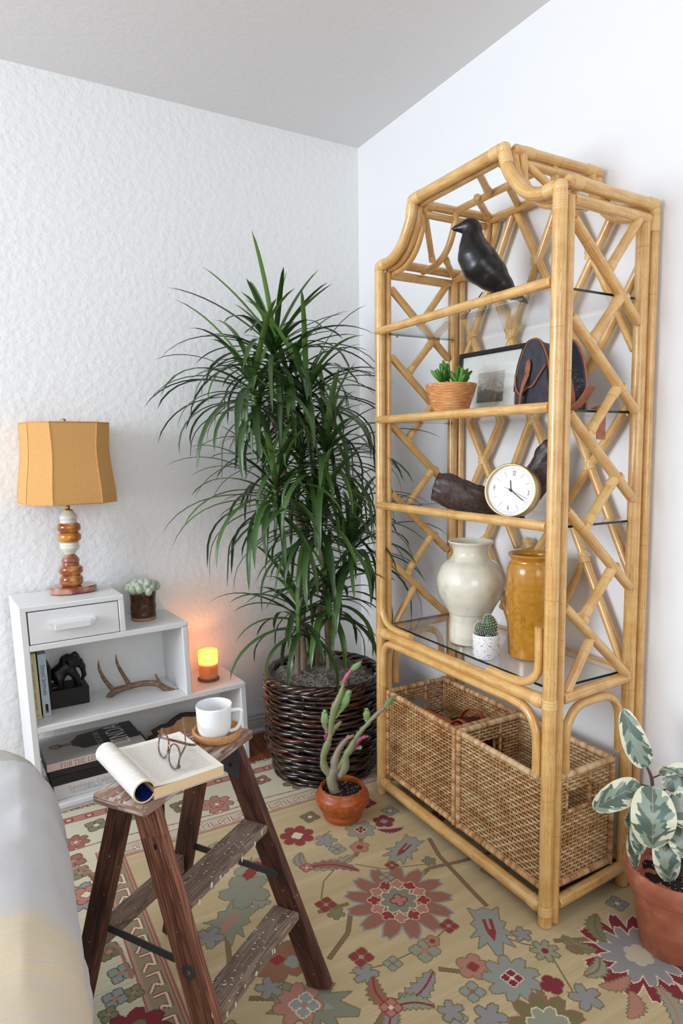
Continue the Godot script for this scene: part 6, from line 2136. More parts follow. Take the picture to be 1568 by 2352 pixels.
func dracaena() -> void:
	var t := thing("potted_dracaena", "tall dracaena with drooping strap leaves in a dark woven willow basket", "potted plant", DR)
	willow_basket(t)
	# moss: curled grey threads over a mound
	var base := B.new()
	var f := fnl(202, 14.0, 3)
	for i in 13:
		for s in 49:
			var an := TAU * s / 48.0
			var rr := 0.184 * i / 12.0
			var p := V(cos(an) * rr, 0.322 + 0.03 * (1.0 - pow(rr / 0.184, 2.0)), -sin(an) * rr)
			p.y += f.get_noise_2d(p.x, p.z) * 0.012
			base.p(p, V(0, 1, 0), Vector2(p.x, p.z))
	for i in 12:
		for s in 48:
			var a := i * 49 + s
			base.quad(a, a + 49, a + 50, a + 1)
	obj("moss_mound", base, mat("moss_dark", C(92, 82, 74), 1.0), t, false)
	rng.seed = 203
	var curls := B.new()
	for k in 5:
		var pts := PackedVector3Array()
		var c := Vector3.ZERO
		var r := rng.randf_range(0.006, 0.012)
		for s in 16:
			var an := s * 0.55 + k
			pts.push_back(V(cos(an) * r + s * 0.0011, 0.002 + 0.004 * sin(s * 0.8 + k), sin(an * rng.randf_range(0.9, 1.1)) * r))
		curls.tube(pts, 0.0007, 4, false)
	var mm := MultiMesh.new()
	mm.transform_format = MultiMesh.TRANSFORM_3D
	mm.mesh = curls.mesh()
	mm.instance_count = 2100
	for k in 2100:
		var an := rng.randf() * TAU
		var rr := 0.184 * sqrt(rng.randf())
		var p := V(cos(an) * rr, 0, -sin(an) * rr)
		p.y = 0.326 + 0.03 * (1.0 - pow(rr / 0.184, 2.0)) + f.get_noise_2d(p.x, p.z) * 0.012 + rng.randf_range(-0.002, 0.006)
		var bas := Basis.from_euler(V(rng.randf_range(-0.8, 0.8), rng.randf() * TAU, rng.randf_range(-0.8, 0.8))).scaled(Vector3.ONE * rng.randf_range(0.7, 1.5))
		mm.set_instance_transform(k, Transform3D(bas, p))
	var mi := MultiMeshInstance3D.new()
	mi.name = "spanish_moss"
	mi.multimesh = mm
	mi.material_override = M.moss
	tag(mi, "", "", "", "stuff")
	t.add_child(mi)
	for c in [[CANE_A, [0.0125, 0.0115, 0.0105, 0.0085]], [CANE_B, [0.011, 0.0095, 0.008]], [CANE_C, [0.0105, 0.008]], [CANE_D, [0.0095, 0.0075]], [CANE_E, [0.0095, 0.0085, 0.0075]]]:
		var pts := curve(c[0], 10)
		if c[0] != CANE_E: pts[0].y = 0.33
		var b := B.new()
		var rr := radii(c[1], pts.size())
		for k in rr.size(): rr[k] *= 1.0 + 0.06 * (k % 2)
		b.tube(pts, rr, 12)
		obj("cane", b, M.stem_bark, t)
	# crowns of leaves: the young ones stand up, the old ones hang
	var made := 0
	var rest := B.new()
	var sizes := [54, 50, 54, 52, 40, 50, 52, 44, 34, 36, 30]
	for ci in CROWNS.size():
		var c: Vector3 = CROWNS[ci]
		var n: int = sizes[ci]
		rng.seed = 300 + ci
		var head := B.new()
		head.col = C(84, 118, 52).srgb_to_linear()
		head.tube(PackedVector3Array([c - V(0, 0.07, 0), c + V(0, 0.0, 0), c + V(0, 0.05, 0)]), PackedFloat32Array([0.0095, 0.0115, 0.004]), 10)
		obj("crown_bud", head, M.flesh, t)
		for k in n:
			var age := (k + rng.randf_range(-0.8, 0.8)) / n               # 0 youngest and highest
			age = clampf(age, 0.0, 1.0)
			var an := k * 2.39996 + rng.randf_range(-0.3, 0.3) + ci
			var L := rng.randf_range(0.29, 0.43) * (0.86 + 0.2 * sin(PI * age))
			if ci >= 8 and ci < 10: L *= 0.80
			var up := lerpf(1.30, -0.25, pow(age, 0.6)) + rng.randf_range(-0.2, 0.2)
			var out := V(cos(an), 0, sin(an))
			var droop := lerpf(0.9, 3.0, age) * rng.randf_range(0.75, 1.2)
			if ci == 0 and age < 0.25: droop *= 0.45
			var p := c + V(0, 0.05 - 0.12 * age, 0)
			var pts := PackedVector3Array([p])
			var m := 11
			var ang := up
			var bendy := rng.randf_range(-0.35, 0.35)
			for s in m - 1:
				var ds := L / (m - 1)
				var sd := out.cross(Vector3.UP)
				var d := out * cos(ang) + V(0, sin(ang), 0) + sd * bendy * s / m * 0.5
				p += d.normalized() * ds
				# keep out of both walls, the rattan shelf's post and the pot
				p.z = maxf(p.z, 0.012)
				p.x = minf(p.x, -0.012)
				pts.push_back(p)
				ang -= droop * ds / L * (0.35 + 1.3 * float(s) / m)
				ang = maxf(ang, -1.52)
			var w := rng.randf_range(0.0085, 0.0125)
			var wid := PackedFloat32Array()
			for s in m:
				var q := float(s) / (m - 1)
				wid.push_back(w * (0.55 + 0.45 * smoothstep(0.0, 0.25, q)) * sqrt(clampf(1.0 - pow(q, 2.6), 0.0, 1.0)) + 0.0002)
			var b := rest if made >= 300 else B.new()
			var tone := rng.randf()
			var col := C(48, 72, 38).lerp(C(74, 104, 48), tone)
			if age < 0.1: col = col.lerp(C(112, 148, 70), 0.6)
			if ci == 9 and rng.randf() < 0.12: col = C(150, 150, 60)
			b.col = col.srgb_to_linear()
			b.blade(pts, wid, out.cross(Vector3.UP), 0.30)
			if made < 300: obj("leaf", b, M.leaf, t)
			made += 1
	tag(obj("hanging_leaves", rest, M.leaf, t), "", "", "", "stuff")

# ---------------------------------------------------------------- cactus in the round clay bowl on the rug
func floor_cactus() -> void:
	var t := thing("potted_cactus", "knobbly branching cactus with pink shoots in a round glazed clay pot on the rug", "potted plant", V(-0.53, 0.0085, 0.752))
	pot_lathe("pot", t, [0.0, 0.0, 0.054, 0.0, 0.058, 0.003] + soft([0.058, 0.003, 0.0625, 0.016, 0.0615, 0.026]) + soft([0.064, 0.028, 0.076, 0.043, 0.0855, 0.062, 0.084, 0.080, 0.074, 0.095, 0.0715, 0.1015]) + soft([0.0715, 0.1015, 0.068, 0.1045, 0.0645, 0.102, 0.0635, 0.092, 0.069, 0.08]) + [0.05, 0.075, 0.0, 0.075], M.glazed_clay, Vector3.ZERO, 64)
	soil_disc(t, 0.083, 0.066, 210, 60)
	rng.seed = 211
	var nz := fnl(212, 40.0, 3)
	var green := C(124, 140, 82)
	var grey := C(150, 142, 120)
	var pink := C(192, 84, 120)
	var magenta := C(176, 40, 140)
	var fresh := C(128, 168, 98)
	var spines := B.new()
	for q in [
		["stem", CACTUS_TRUNK, [0.0175, 0.0165, 0.016, 0.014], grey, grey, 1.0], ["branch", CACTUS_A, [0.011, 0.0125, 0.010, 0.0115, 0.008, 0.010, 0.0125, 0.0105, 0.0045], grey.lerp(green, 0.4), green, 1.0],
		["branch", CACTUS_B, [0.0125, 0.0145, 0.0115, 0.0115, 0.0075], grey, green, 1.0], ["branch", CACTUS_B2, [0.007, 0.0075, 0.0065, 0.0062, 0.005], green, grey.lerp(pink, 0.2), 1.0], ["branch", CACTUS_C, [0.0125, 0.0135, 0.009, 0.0075, 0.006, 0.0055], grey, grey.lerp(pink, 0.25), 1.0],
		["branch", CACTUS_D, [0.011, 0.010, 0.006], grey.lerp(green, 0.5), green, 1.0], ["branch", CACTUS_E, [0.007, 0.0075, 0.006, 0.0035], green, green.lerp(C(150, 90, 70), 0.5), 0.8],
		["shoot", CACTUS_A_BUD, [0.0045, 0.0058, 0.005], pink, pink, 0.9], ["shoot", CACTUS_PINK_A, [0.0065, 0.0075, 0.0055, 0.004], magenta, pink, 0.9], ["shoot", CACTUS_PINK_B, [0.005, 0.005], magenta, magenta, 0.9], ["shoot", CACTUS_PINK_C, [0.0055, 0.005], magenta, fresh, 0.9],
		["pad", CACTUS_A_TIP, [0.0045, 0.0095, 0.003], fresh, fresh, 0.5], ["pad", CACTUS_B_TIP, [0.0045, 0.0095, 0.003], fresh, C(104, 132, 84), 0.5], ["pad", CACTUS_PAD_A, [0.004, 0.0055, 0.0145, 0.0085], fresh, fresh, 0.4], ["pad", CACTUS_PAD_B, [0.0045, 0.0065, 0.0125, 0.006], pink.lerp(fresh, 0.6), fresh, 0.4], ["pad", CACTUS_PAD_C, [0.005, 0.011, 0.006], fresh, fresh, 0.4]]:
		var pts := curve(q[1], 9)
		var rr := radii(q[2], pts.size())
		var b := B.new()
		b.tube(pts, rr, 14, true, q[5], V(0.868, 0, 0.497))
		b.ball(pts[0], Vector3.ONE * rr[0] * 0.98, 12, 8)
		b.ball(pts[pts.size() - 1], Vector3.ONE * rr[rr.size() - 1] * 0.98, 12, 8)
		for k in b.v.size():
			var p := b.v[k]
			b.v[k] = p + b.n[k] * nz.get_noise_3dv(p) * 0.0035
			var h := clampf((p - pts[0]).dot(pts[pts.size() - 1] - pts[0]) / (pts[pts.size() - 1] - pts[0]).length_squared(), 0.0, 1.0)
			b.c[k] = (q[3] as Color).lerp(q[4], h).lerp(grey, clampf(nz.get_noise_3dv(p * 0.7) * 0.9, 0.0, 0.5)).srgb_to_linear()
		obj(q[0], b, M.flesh, t)
		for k in int(pts.size() * 2.2):
			var s := rng.randi_range(0, pts.size() - 1)
			var d := V(rng.randf_range(-1, 1), rng.randf_range(-0.4, 1), rng.randf_range(-1, 1)).normalized()
			var p := pts[s] + d * rr[s]
			spines.tube(line(p, p + d * 0.0045), 0.00028, 3, false)
	tag(obj("spines", spines, M.grit, t), "", "", "", "stuff")

# ---------------------------------------------------------------- rubber plant in the terracotta pot
func rubber_plant() -> void:
	var t := thing("potted_rubber_plant", "variegated rubber plant in a large terracotta pot on the rug beside the shelf", "potted plant", V(-0.13, 0.0085, 1.62))
	pot_lathe("pot", t, [0.0, 0.0, 0.068, 0.0, 0.071, 0.003, 0.096, 0.148, 0.0965, 0.150, 0.1045, 0.151, 0.106, 0.153, 0.1105, 0.196, 0.109, 0.200, 0.105, 0.201, 0.1015, 0.199, 0.099, 0.17, 0.0, 0.165], M.terracotta, Vector3.ZERO, 72)
	soil_disc(t, 0.168, 0.099, 220, 90)
	for q in [[RUBBER_STEM, [0.0055, 0.0052, 0.0048, 0.0044, 0.004, 0.003]], [RUBBER_STEM_B, [0.0045, 0.0042, 0.0036, 0.003]]]:
		var b := B.new()
		var p := curve(q[0], 8)
		b.tube(p, radii(q[1], p.size()), 12)
		obj("stem", b, mat("rubber_stem", C(84, 58, 52), 0.6), t)
	# leaf picture: grey-green islands in a cream blade, with a midrib
	var kinds := []
	for k in 4:
		var im := Image.create(128, 256, false, Image.FORMAT_RGB8)
		var f := fnl(230 + k, 0.011, 3)
		var g := fnl(240 + k, 0.007, 2)
		for y in 256:
			for x in 128:
				var u := absf(x - 63.5) / 63.5
				var sweep := y + u * 60.0
				var edge := u + f.get_noise_2d(x * 1.4, sweep * 1.9) * 0.55
				var col := C(230, 228, 196)
				if edge < 0.74:
					var m := g.get_noise_2d(x * 1.6, sweep * 2.2) + f.get_noise_2d(x * 0.8 + 90, sweep) * 0.5
					col = C(92, 112, 98) if m > 0.02 else C(146, 164, 146)
					if m > 0.02 and m < 0.05: col = C(112, 130, 116)
				if u < 0.022: col = C(196, 168, 148)
				im.set_pixel(x, y, col)
		kinds.push_back(mat("variegated_leaf_%d" % k, Color.WHITE, 0.32, {"albedo_texture": ImageTexture.create_from_image(im), "backlight_enabled": true, "backlight": Color(0.16, 0.2, 0.1), "cull_mode": BaseMaterial3D.CULL_DISABLED}))
	var cam := V(-1.516, 1.18, 2.505)
	var i := 0
	for q in [[RUBBER_LEAF_A, 0.030], [RUBBER_LEAF_B, 0.031], [RUBBER_LEAF_C, 0.049], [RUBBER_LEAF_D, 0.030], [RUBBER_LEAF_E, 0.017], [RUBBER_LEAF_F, 0.018], [RUBBER_LEAF_G, 0.012], [RUBBER_LEAF_H, 0.02], [RUBBER_LEAF_I, 0.035], [RUBBER_LEAF_J, 0.016], [RUBBER_LEAF_K, 0.03], [RUBBER_LEAF_N, 0.03]]:
		var pts := curve(q[0], 8)
		var m := pts.size()
		var wid := PackedFloat32Array()
		for s in m:
			var f := float(s) / (m - 1)
			wid.push_back(q[1] * pow(sin(PI * pow(clampf(f, 0.0, 1.0), 0.86)), 0.62) + 0.0004)
		var ax := (pts[m - 1] - pts[0]).normalized()
		var facing := V(-0.55, 0.45, 0.70).normalized()
		if i == 7: facing = V(-0.1, 0.99, 0.1)
		var side := ax.cross(facing).normalized()
		var b := B.new()
		b.blade(pts, wid, side, 0.12)
		obj("leaf", b, kinds[i % 4], t)
		# petiole back to the stem
		var best := RUBBER_STEM[0] as Vector3
		for s in curve(RUBBER_STEM, 8):
			if s.distance_to(pts[0]) < best.distance_to(pts[0]): best = s
		for s in curve(RUBBER_STEM_B, 8):
			if s.distance_to(pts[0]) < best.distance_to(pts[0]): best = s
		if best.distance_to(pts[0]) > 0.004:
			b = B.new()
			b.tube(line(best, pts[0]), 0.0018, 8)
			obj("petiole", b, M.rubber_stem, t)
		i += 1

# ---------------------------------------------------------------- the flat-woven rug
const RX0 := -1.72
const RZ0 := 0.262
const RW := 1.72
const RL := 1.86
const RPX := 1920
const RPY := 2048
var rim: Image

func rp(x: float, z: float) -> Vector2: return Vector2((x - RX0) / RW * RPX, (z - RZ0) / RL * RPY)

# fills a polygon given in metres, row by row, with a slightly ragged weave edge
func fill(poly: PackedVector2Array, col: Color) -> void:
	var p := PackedVector2Array()
	var y0 := 1e9
	var y1 := -1e9
	for q in poly:
		var v := rp(q.x, q.y)
		p.push_back(v)
		y0 = minf(y0, v.y)
		y1 = maxf(y1, v.y)
	var m := p.size()
	for y in range(maxi(0, int(y0)), mini(RPY - 1, int(y1) + 1), 2):
		var xs := PackedFloat32Array()
		for k in m:
			var a := p[k]
			var b := p[(k + 1) % m]
			if (a.y <= y) != (b.y <= y): xs.push_back(a.x + (y - a.y) / (b.y - a.y) * (b.x - a.x))
		xs.sort()
		for k in range(0, xs.size() - 1, 2):
			var x := int(xs[k]) + (y * 7 % 3) - 1
			rim.fill_rect(Rect2i(x, y, maxi(1, int(xs[k + 1]) - x + (y * 5 % 3) - 1), 2), col)

func outlined(poly: PackedVector2Array, col: Color, edge: Color, by := 0.0026) -> void:
	var grown := Geometry2D.offset_polygon(poly, by, Geometry2D.JOIN_MITER)
	for g in grown: fill(g, edge)
	fill(poly, col)

func star_shape(c: Vector2, r0: float, r1: float, n: int, turn := 0.0, round_ := false) -> PackedVector2Array:
	var p := PackedVector2Array()
	if round_:
		for k in n * 8:
			var an := turn + TAU * k / (n * 8)
			p.push_back(c + Vector2(cos(an), sin(an)) * lerpf(r0, r1, pow(absf(cos(an * 0.5 * n - turn * 0.5 * n)), 0.6)))
	else:
		for k in n * 8:
			var an := turn + TAU * k / (n * 8)
			var q: float = [1.0, 0.86, 0.92, 0.45, 0.0, 0.30, 0.62, 0.80][k % 8]
			p.push_back(c + Vector2(cos(an), sin(an)) * lerpf(r0, r1, q))
	return p

func band_line(pts: Array, w: float, col: Color) -> void:
	for k in pts.size() - 1:
		var a: Vector2 = pts[k]
		var b: Vector2 = pts[k + 1]
		var n := (b - a).normalized().orthogonal() * w / 2
		fill(PackedVector2Array([a + n, b + n, b - n, a - n]), col)

# a leaf or lily with toothed lobes along an axis
func lily(c: Vector2, ang: float, l: float, w: float, col: Color, edge: Color, heart: Color) -> void:
	var d := Vector2(cos(ang), sin(ang))
	var n := d.orthogonal()
	var p := PackedVector2Array()
	for q in [[-0.5, 0.0], [-0.42, 0.30], [-0.5, 0.55], [-0.2, 0.42], [-0.12, 0.62], [0.02, 0.44], [0.2, 0.78], [0.16, 0.42], [0.44, 0.62], [0.32, 0.26], [0.6, 0.1], [0.6, -0.1], [0.32, -0.26], [0.44, -0.62], [0.16, -0.42], [0.2, -0.78], [0.02, -0.44], [-0.12, -0.62], [-0.2, -0.42], [-0.5, -0.55], [-0.42, -0.30]]:
		p.push_back(c + d * q[0] * l + n * q[1] * w)
	outlined(p, col, edge)
	fill(PackedVector2Array([c + d * l * 0.30, c + n * w * 0.16 + d * l * 0.1, c + n * w * 0.18 - d * l * 0.22, c - n * w * 0.18 - d * l * 0.22, c - n * w * 0.16 + d * l * 0.1]), heart)
	fill(PackedVector2Array([c + d * l * 0.02 + n * w * 0.05, c - d * l * 0.24 + n * w * 0.06, c - d * l * 0.24 - n * w * 0.06, c + d * l * 0.02 - n * w * 0.05]), col)

# a feathered, curving leaf
func plume(a: Vector2, b: Vector2, bow: float, w: float, col: Color, edge: Color, vein: Color) -> void:
	var d := b - a
	var n := d.orthogonal().normalized()
	var lp := PackedVector2Array()
	var rpq := PackedVector2Array()
	var mid := []
	var k0 := 14
	for k in k0 + 1:
		var f := float(k) / k0
		var c := a + d * f + n * bow * sin(PI * f)
		mid.push_back(c)
		var ww := w * pow(sin(PI * clampf(f * 0.94 + 0.04, 0, 1)), 0.6) * (1.0 if k % 2 == 0 else 0.62)
		lp.push_back(c + n * ww)
		rpq.push_back(c - n * ww * 0.75)
	rpq.reverse()
	lp.append_array(rpq)
	outlined(lp, col, edge)
	band_line(mid, 0.005, vein)

func rosette(c: Vector2, r: float, n: int, col: Color, edge: Color, heart: Color, turn := 0.0) -> void:
	outlined(star_shape(c, r * 0.62, r, n, turn, true), col, edge)
	outlined(star_shape(c, r * 0.26, r * 0.36, 4, turn), heart, edge, 0.002)

func four(c: Vector2, r: float, col: Color, edge: Color, heart: Color, turn := 0.6) -> void:
	for k in 4:
		var an := turn + PI / 2 * k
		outlined(star_shape(c + Vector2(cos(an), sin(an)) * r * 0.6, r * 0.32, r * 0.46, 4, an, true), col, edge, 0.0025)
	fill(star_shape(c, r * 0.2, r * 0.26, 4, 0.0, true), heart)

func rug_picture() -> ImageTexture:
	rim = Image.create(RPX, RPY, false, Image.FORMAT_RGB8)
	var sand := C(198, 178, 136)
	var ivory := C(212, 204, 176)
	var olive := C(124, 112, 74)
	var moss := C(132, 130, 96)
	var blue := C(150, 154, 146)
	var slate := C(148, 148, 146)
	var sage := C(152, 154, 132)
	var red := C(148, 52, 50)
	var crim := C(132, 40, 50)
	var pink := C(182, 128, 110)
	var rust := C(154, 104, 84)
	var brown := C(140, 108, 76)
	var cream := C(226, 214, 184)
	rim.fill(sand)
	var f := fnl(401, 1.0, 3)
	for y in range(0, RPY, 2):                           # bands of the weft's dye
		var k := f.get_noise_2d(y * 0.02, 0.0) * 0.7 + f.get_noise_2d(y * 0.3, 9.0) * 0.5
		rim.fill_rect(Rect2i(0, y, RPX, 2), sand.lerp(C(222, 202, 160), clampf(k, 0, 0.6)).lerp(C(186, 164, 120), clampf(-k, 0, 0.5)))
	var P := func(x: float, z: float) -> Vector2: return Vector2(x, z)
	# ---- borders: an outer pink stripe, an ivory band of palmettes, an inner meander
	fill(PackedVector2Array([P.call(-1.72, 0.262), P.call(0, 0.262), P.call(0, 0.556), P.call(-1.72, 0.556)]), ivory)
	fill(PackedVector2Array([P.call(-1.72, 0.262), P.call(-1.235, 0.262), P.call(-1.235, 2.13), P.call(-1.72, 2.13)]), ivory)
	for k in range(0, 150):
		var z := RZ0 + 0.3 + k * 0.0105
		band_line([P.call(-1.72, z), P.call(-1.24, z)], 0.003, ivory.darkened(0.04 * (k % 3)))
	fill(PackedVector2Array([P.call(-1.56, 0.310), P.call(0, 0.310), P.call(0, 0.346), P.call(-1.56, 0.346)]), C(112, 74, 62))
	fill(PackedVector2Array([P.call(-1.56, 0.313), P.call(0, 0.313), P.call(0, 0.343), P.call(-1.56, 0.343)]), C(190, 122, 106))
	for k in 26:
		var c: Vector2 = P.call(-1.54 + k * 0.062, 0.328)
		fill(PackedVector2Array([c + Vector2(-0.013, -0.009), c + Vector2(0.013, -0.009), c + Vector2(0.013, 0.009), c + Vector2(-0.013, 0.009)]), C(146, 48, 46))
		fill(PackedVector2Array([c + Vector2(-0.007, -0.005), c + Vector2(0.007, -0.005), c + Vector2(0.007, 0.005), c + Vector2(-0.007, 0.005)]), cream)
	# meanders
	var hook := func(o: Vector2, ux: Vector2, uz: Vector2) -> void:
		for q in [[0.007, red], [0.0042, cream]]:
			var w: float = q[0] * (1.6 if q[1] == red else 1.5)
			band_line([o + ux * 0.006 + uz * 0.034, o + ux * 0.006 + uz * 0.006, o + ux * 0.048 + uz * 0.006, o + ux * 0.036 + uz * 0.022, o + ux * 0.058 + uz * 0.036], w, q[1])
	fill(PackedVector2Array([P.call(-1.242, 0.556), P.call(-1.188, 0.556), P.call(-1.188, 2.13), P.call(-1.242, 2.13)]), C(150, 138, 108))
	fill(PackedVector2Array([P.call(-1.242, 0.552), P.call(0, 0.552), P.call(0, 0.606), P.call(-1.242, 0.606)]), ivory.darkened(0.06))
	for q in [[-1.247, 0.009], [-1.186, 0.007], [-1.178, 0.004]]:
		fill(PackedVector2Array([P.call(q[0], 0.55), P.call(q[0] + q[1], 0.55), P.call(q[0] + q[1], 2.13), P.call(q[0], 2.13)]), C(186, 142, 122))
		band_line([P.call(q[0], 0.55), P.call(q[0], 2.13)], 0.0022, C(134, 70, 60))
	for z in [0.550, 0.606, 0.612]: band_line([P.call(-1.24, z), P.call(0, z)], 0.0035, C(168, 96, 84))
	for k in 21: hook.call(P.call(-1.194, 0.62 + k * 0.066), Vector2(0, 1), Vector2(-1, 0))
	for k in 18: hook.call(P.call(-1.18 + k * 0.066, 0.601), Vector2(1, 0), Vector2(0, -1))
	# ---- border flowers
	var nav := C(96, 62, 48)
	for q in [[-0.852, 0.475, 0.055, pink], [-0.55, 0.47, 0.06, olive], [-1.29, 0.465, 0.04, rust], [-0.25, 0.47, 0.055, pink]]:
		outlined(star_shape(P.call(q[0], q[1]), q[2] * 0.6, q[2], 7, 0.3), q[3], nav)
		rosette(P.call(q[0], q[1]), q[2] * 0.45, 5, pink, C(150, 60, 56), cream)
	for q in [[-0.955, 0.425, 0.038, olive], [-0.94, 0.46, 0.03, moss], [-1.07, 0.44, 0.032, olive], [-1.1, 0.40, 0.03, moss], [-0.74, 0.42, 0.03, moss], [-0.76, 0.50, 0.026, olive], [-1.22, 0.40, 0.034, moss], [-0.66, 0.40, 0.03, rust], [-0.40, 0.44, 0.034, moss], [-0.12, 0.43, 0.035, olive], [-1.38, 0.43, 0.04, slate]]:
		four(P.call(q[0], q[1]), q[2], q[3], nav, cream)
	band_line([P.call(-1.5, 0.51), P.call(-1.2, 0.50), P.call(-1.05, 0.515), P.call(-0.86, 0.53), P.call(-0.7, 0.52), P.call(-0.5, 0.53), P.call(-0.2, 0.52)], 0.006, pink.darkened(0.1))
	for q in [[-1.31, 0.56, 0.035, rust], [-1.30, 0.625, 0.03, moss], [-1.262, 0.66, 0.02, olive]]: four(P.call(q[0], q[1]), q[2], q[3], nav, pink)
	band_line([P.call(-1.42, 0.60), P.call(-1.34, 0.58), P.call(-1.29, 0.60), P.call(-1.265, 0.66), P.call(-1.27, 0.76)], 0.008, pink.darkened(0.08))
	outlined(star_shape(P.call(-1.305, 0.735), 0.045, 0.06, 9, 0.0), slate, nav)
	rosette(P.call(-1.300, 0.73), 0.038, 6, pink, crim, cream)
	for q in [[-1.30, 0.88, 0.026, sage], [-1.285, 0.97, 0.028, olive], [-1.275, 1.05, 0.028, blue], [-1.262, 1.12, 0.022, moss], [-1.30, 1.115, 0.026, blue], [-1.32, 1.15, 0.02, moss]]: four(P.call(q[0], q[1]), q[2], q[3], C(86, 92, 78), pink)
	band_line([P.call(-1.29, 0.92), P.call(-1.262, 0.97), P.call(-1.256, 1.08)], 0.008, pink.darkened(0.1))
	outlined(star_shape(P.call(-1.285, 1.235), 0.055, 0.075, 9, 0.1), crim, nav)
	rosette(P.call(-1.285, 1.235), 0.045, 6, olive, nav, cream)
	# ---- stems of the field
	for s in [[[-0.363, 0.986], [-0.39, 1.07], [-0.401, 1.165]], [[-0.239, 1.134], [-0.36, 1.12], [-0.45, 1.10], [-0.50, 1.12]], [[-0.401, 1.165], [-0.41, 1.24], [-0.415, 1.30]], [[-0.717, 1.112], [-0.80, 1.10]], [[-0.72, 1.13], [-0.77, 1.20], [-0.85, 1.25]], [[-0.52, 0.86], [-0.57, 0.92], [-0.60, 0.95]], [[-1.02, 1.03], [-1.05, 1.14], [-1.08, 1.2]], [[-1.05, 1.26], [-1.0, 1.29], [-0.97, 1.35]], [[-0.93, 0.93], [-0.95, 0.98], [-0.985, 1.0]], [[-0.65, 1.40], [-0.60, 1.44], [-0.55, 1.48]], [[-0.50, 1.53], [-0.50, 1.57], [-0.53, 1.61]], [[-0.36, 1.47], [-0.30, 1.50], [-0.25, 1.52]], [[-0.81, 1.43], [-0.86, 1.46], [-0.92, 1.50]]]:
		var l := []
		for q in s: l.push_back(P.call(q[0], q[1]))
		band_line(l, 0.013, olive.darkened(0.1))
		band_line(l, 0.008, brown)
	for s in [[[-0.74, 0.79], [-0.66, 0.82], [-0.60, 0.80]], [[-0.62, 0.98], [-0.56, 1.04], [-0.45, 1.08]], [[-0.56, 1.31], [-0.62, 1.33], [-0.74, 1.33], [-0.83, 1.31]], [[-0.46, 1.39], [-0.43, 1.44], [-0.40, 1.47]], [[-0.58, 1.42], [-0.53, 1.46]], [[-0.86, 0.80], [-0.90, 0.90], [-0.92, 0.97]], [[-0.77, 1.06], [-0.73, 1.0], [-0.68, 0.97]], [[-0.78, 1.26], [-0.79, 1.33], [-0.81, 1.37]], [[-0.40, 1.50], [-0.42, 1.55], [-0.44, 1.6]]]:
		var l := []
		for q in s: l.push_back(P.call(q[0], q[1]))
		band_line(l, 0.004, olive)
	# ---- the great medallion and its companions
	var med: Vector2 = P.call(-0.597, 1.166)
	var dirx := Vector2(0.86, 0.51)
	var med_p := star_shape(Vector2.ZERO, 0.088, 0.142, 13, 0.2)
	var med2 := PackedVector2Array()
	for q in med_p: med2.push_back(med + q * 0.94 + Vector2(q.y, -q.x) * 0.28)
	outlined(med2, rust, slate, 0.005)
	for k in 12:
		var an := TAU * k / 12.0
		outlined(star_shape(med + Vector2(cos(an), sin(an)) * 0.064, 0.010, 0.0175, 4, an, true), pink if k % 2 == 0 else red, cream, 0.002)
	outlined(star_shape(med, 0.036, 0.05, 8, 0.2), sage.darkened(0.12), cream, 0.003)
	outlined(star_shape(med, 0.009, 0.021, 4, 0.3, true), pink, crim, 0.003)
	outlined(star_shape(P.call(-0.225, 1.60), 0.085, 0.135, 15, 0.1), crim, cream, 0.003)
	outlined(star_shape(P.call(-0.225, 1.60), 0.058, 0.092, 13, 0.2), slate, cream, 0.003)
	outlined(star_shape(P.call(-0.225, 1.60), 0.026, 0.034, 6, 0.2, true), cream.darkened(0.1), slate, 0.002)
	lily(P.call(-0.46, 0.992), -0.45 + PI, 0.14, 0.055, blue, olive, red)
	lily(P.call(-0.462, 1.362), 2.05, 0.145, 0.07, blue, olive, red)
	lily(P.call(-1.005, 1.02), 2.5, 0.15, 0.075, sage.darkened(0.06), olive, pink)
	lily(P.call(-0.94, 1.34), 0.75, 0.17, 0.08, sage.darkened(0.1), olive, blue)
	outlined(star_shape(P.call(-0.965, 1.325), 0.035, 0.055, 7, 0.6), pink, olive)
	four(P.call(-0.955, 1.335), 0.03, blue, cream, pink)
	rosette(P.call(-0.70, 0.772), 0.052, 7, red, olive, cream)
	outlined(star_shape(P.call(-0.637, 0.838), 0.014, 0.034, 5, 0.4), slate, olive, 0.0025)
	four(P.call(-0.628, 0.893), 0.024, blue, olive, brown)
	rosette(P.call(-0.566, 0.918), 0.028, 5, pink, olive, red)
	outlined(star_shape(P.call(-0.517, 0.842), 0.032, 0.048, 7, 0.2), sage, olive, 0.002)
	four(P.call(-0.517, 0.842), 0.017, crim, cream, crim)
	plume(P.call(-0.745, 0.925), P.call(-0.60, 0.945), -0.018, 0.026, blue, olive, rust)
	plume(P.call(-0.745, 0.925), P.call(-0.625, 1.01), 0.02, 0.026, rust, slate, crim)
	plume(P.call(-0.745, 0.925), P.call(-0.73, 0.855), 0.01, 0.02, slate, olive, rust)
	four(P.call(-0.744, 0.925), 0.018, pink, red, cream)
	for q in [[-0.532, 1.037, 0.018, red], [-0.544, 1.305, 0.022, red], [-0.769, 1.085, 0.026, red], [-0.782, 1.282, 0.027, red], [-0.625, 1.487, 0.026, blue], [-0.73, 1.335, 0.02, blue], [-0.575, 1.073, 0.02, blue], [-0.70, 1.52, 0.024, blue]]: four(P.call(q[0], q[1]), q[2], q[3], olive, sage if q[3] == red else rust)
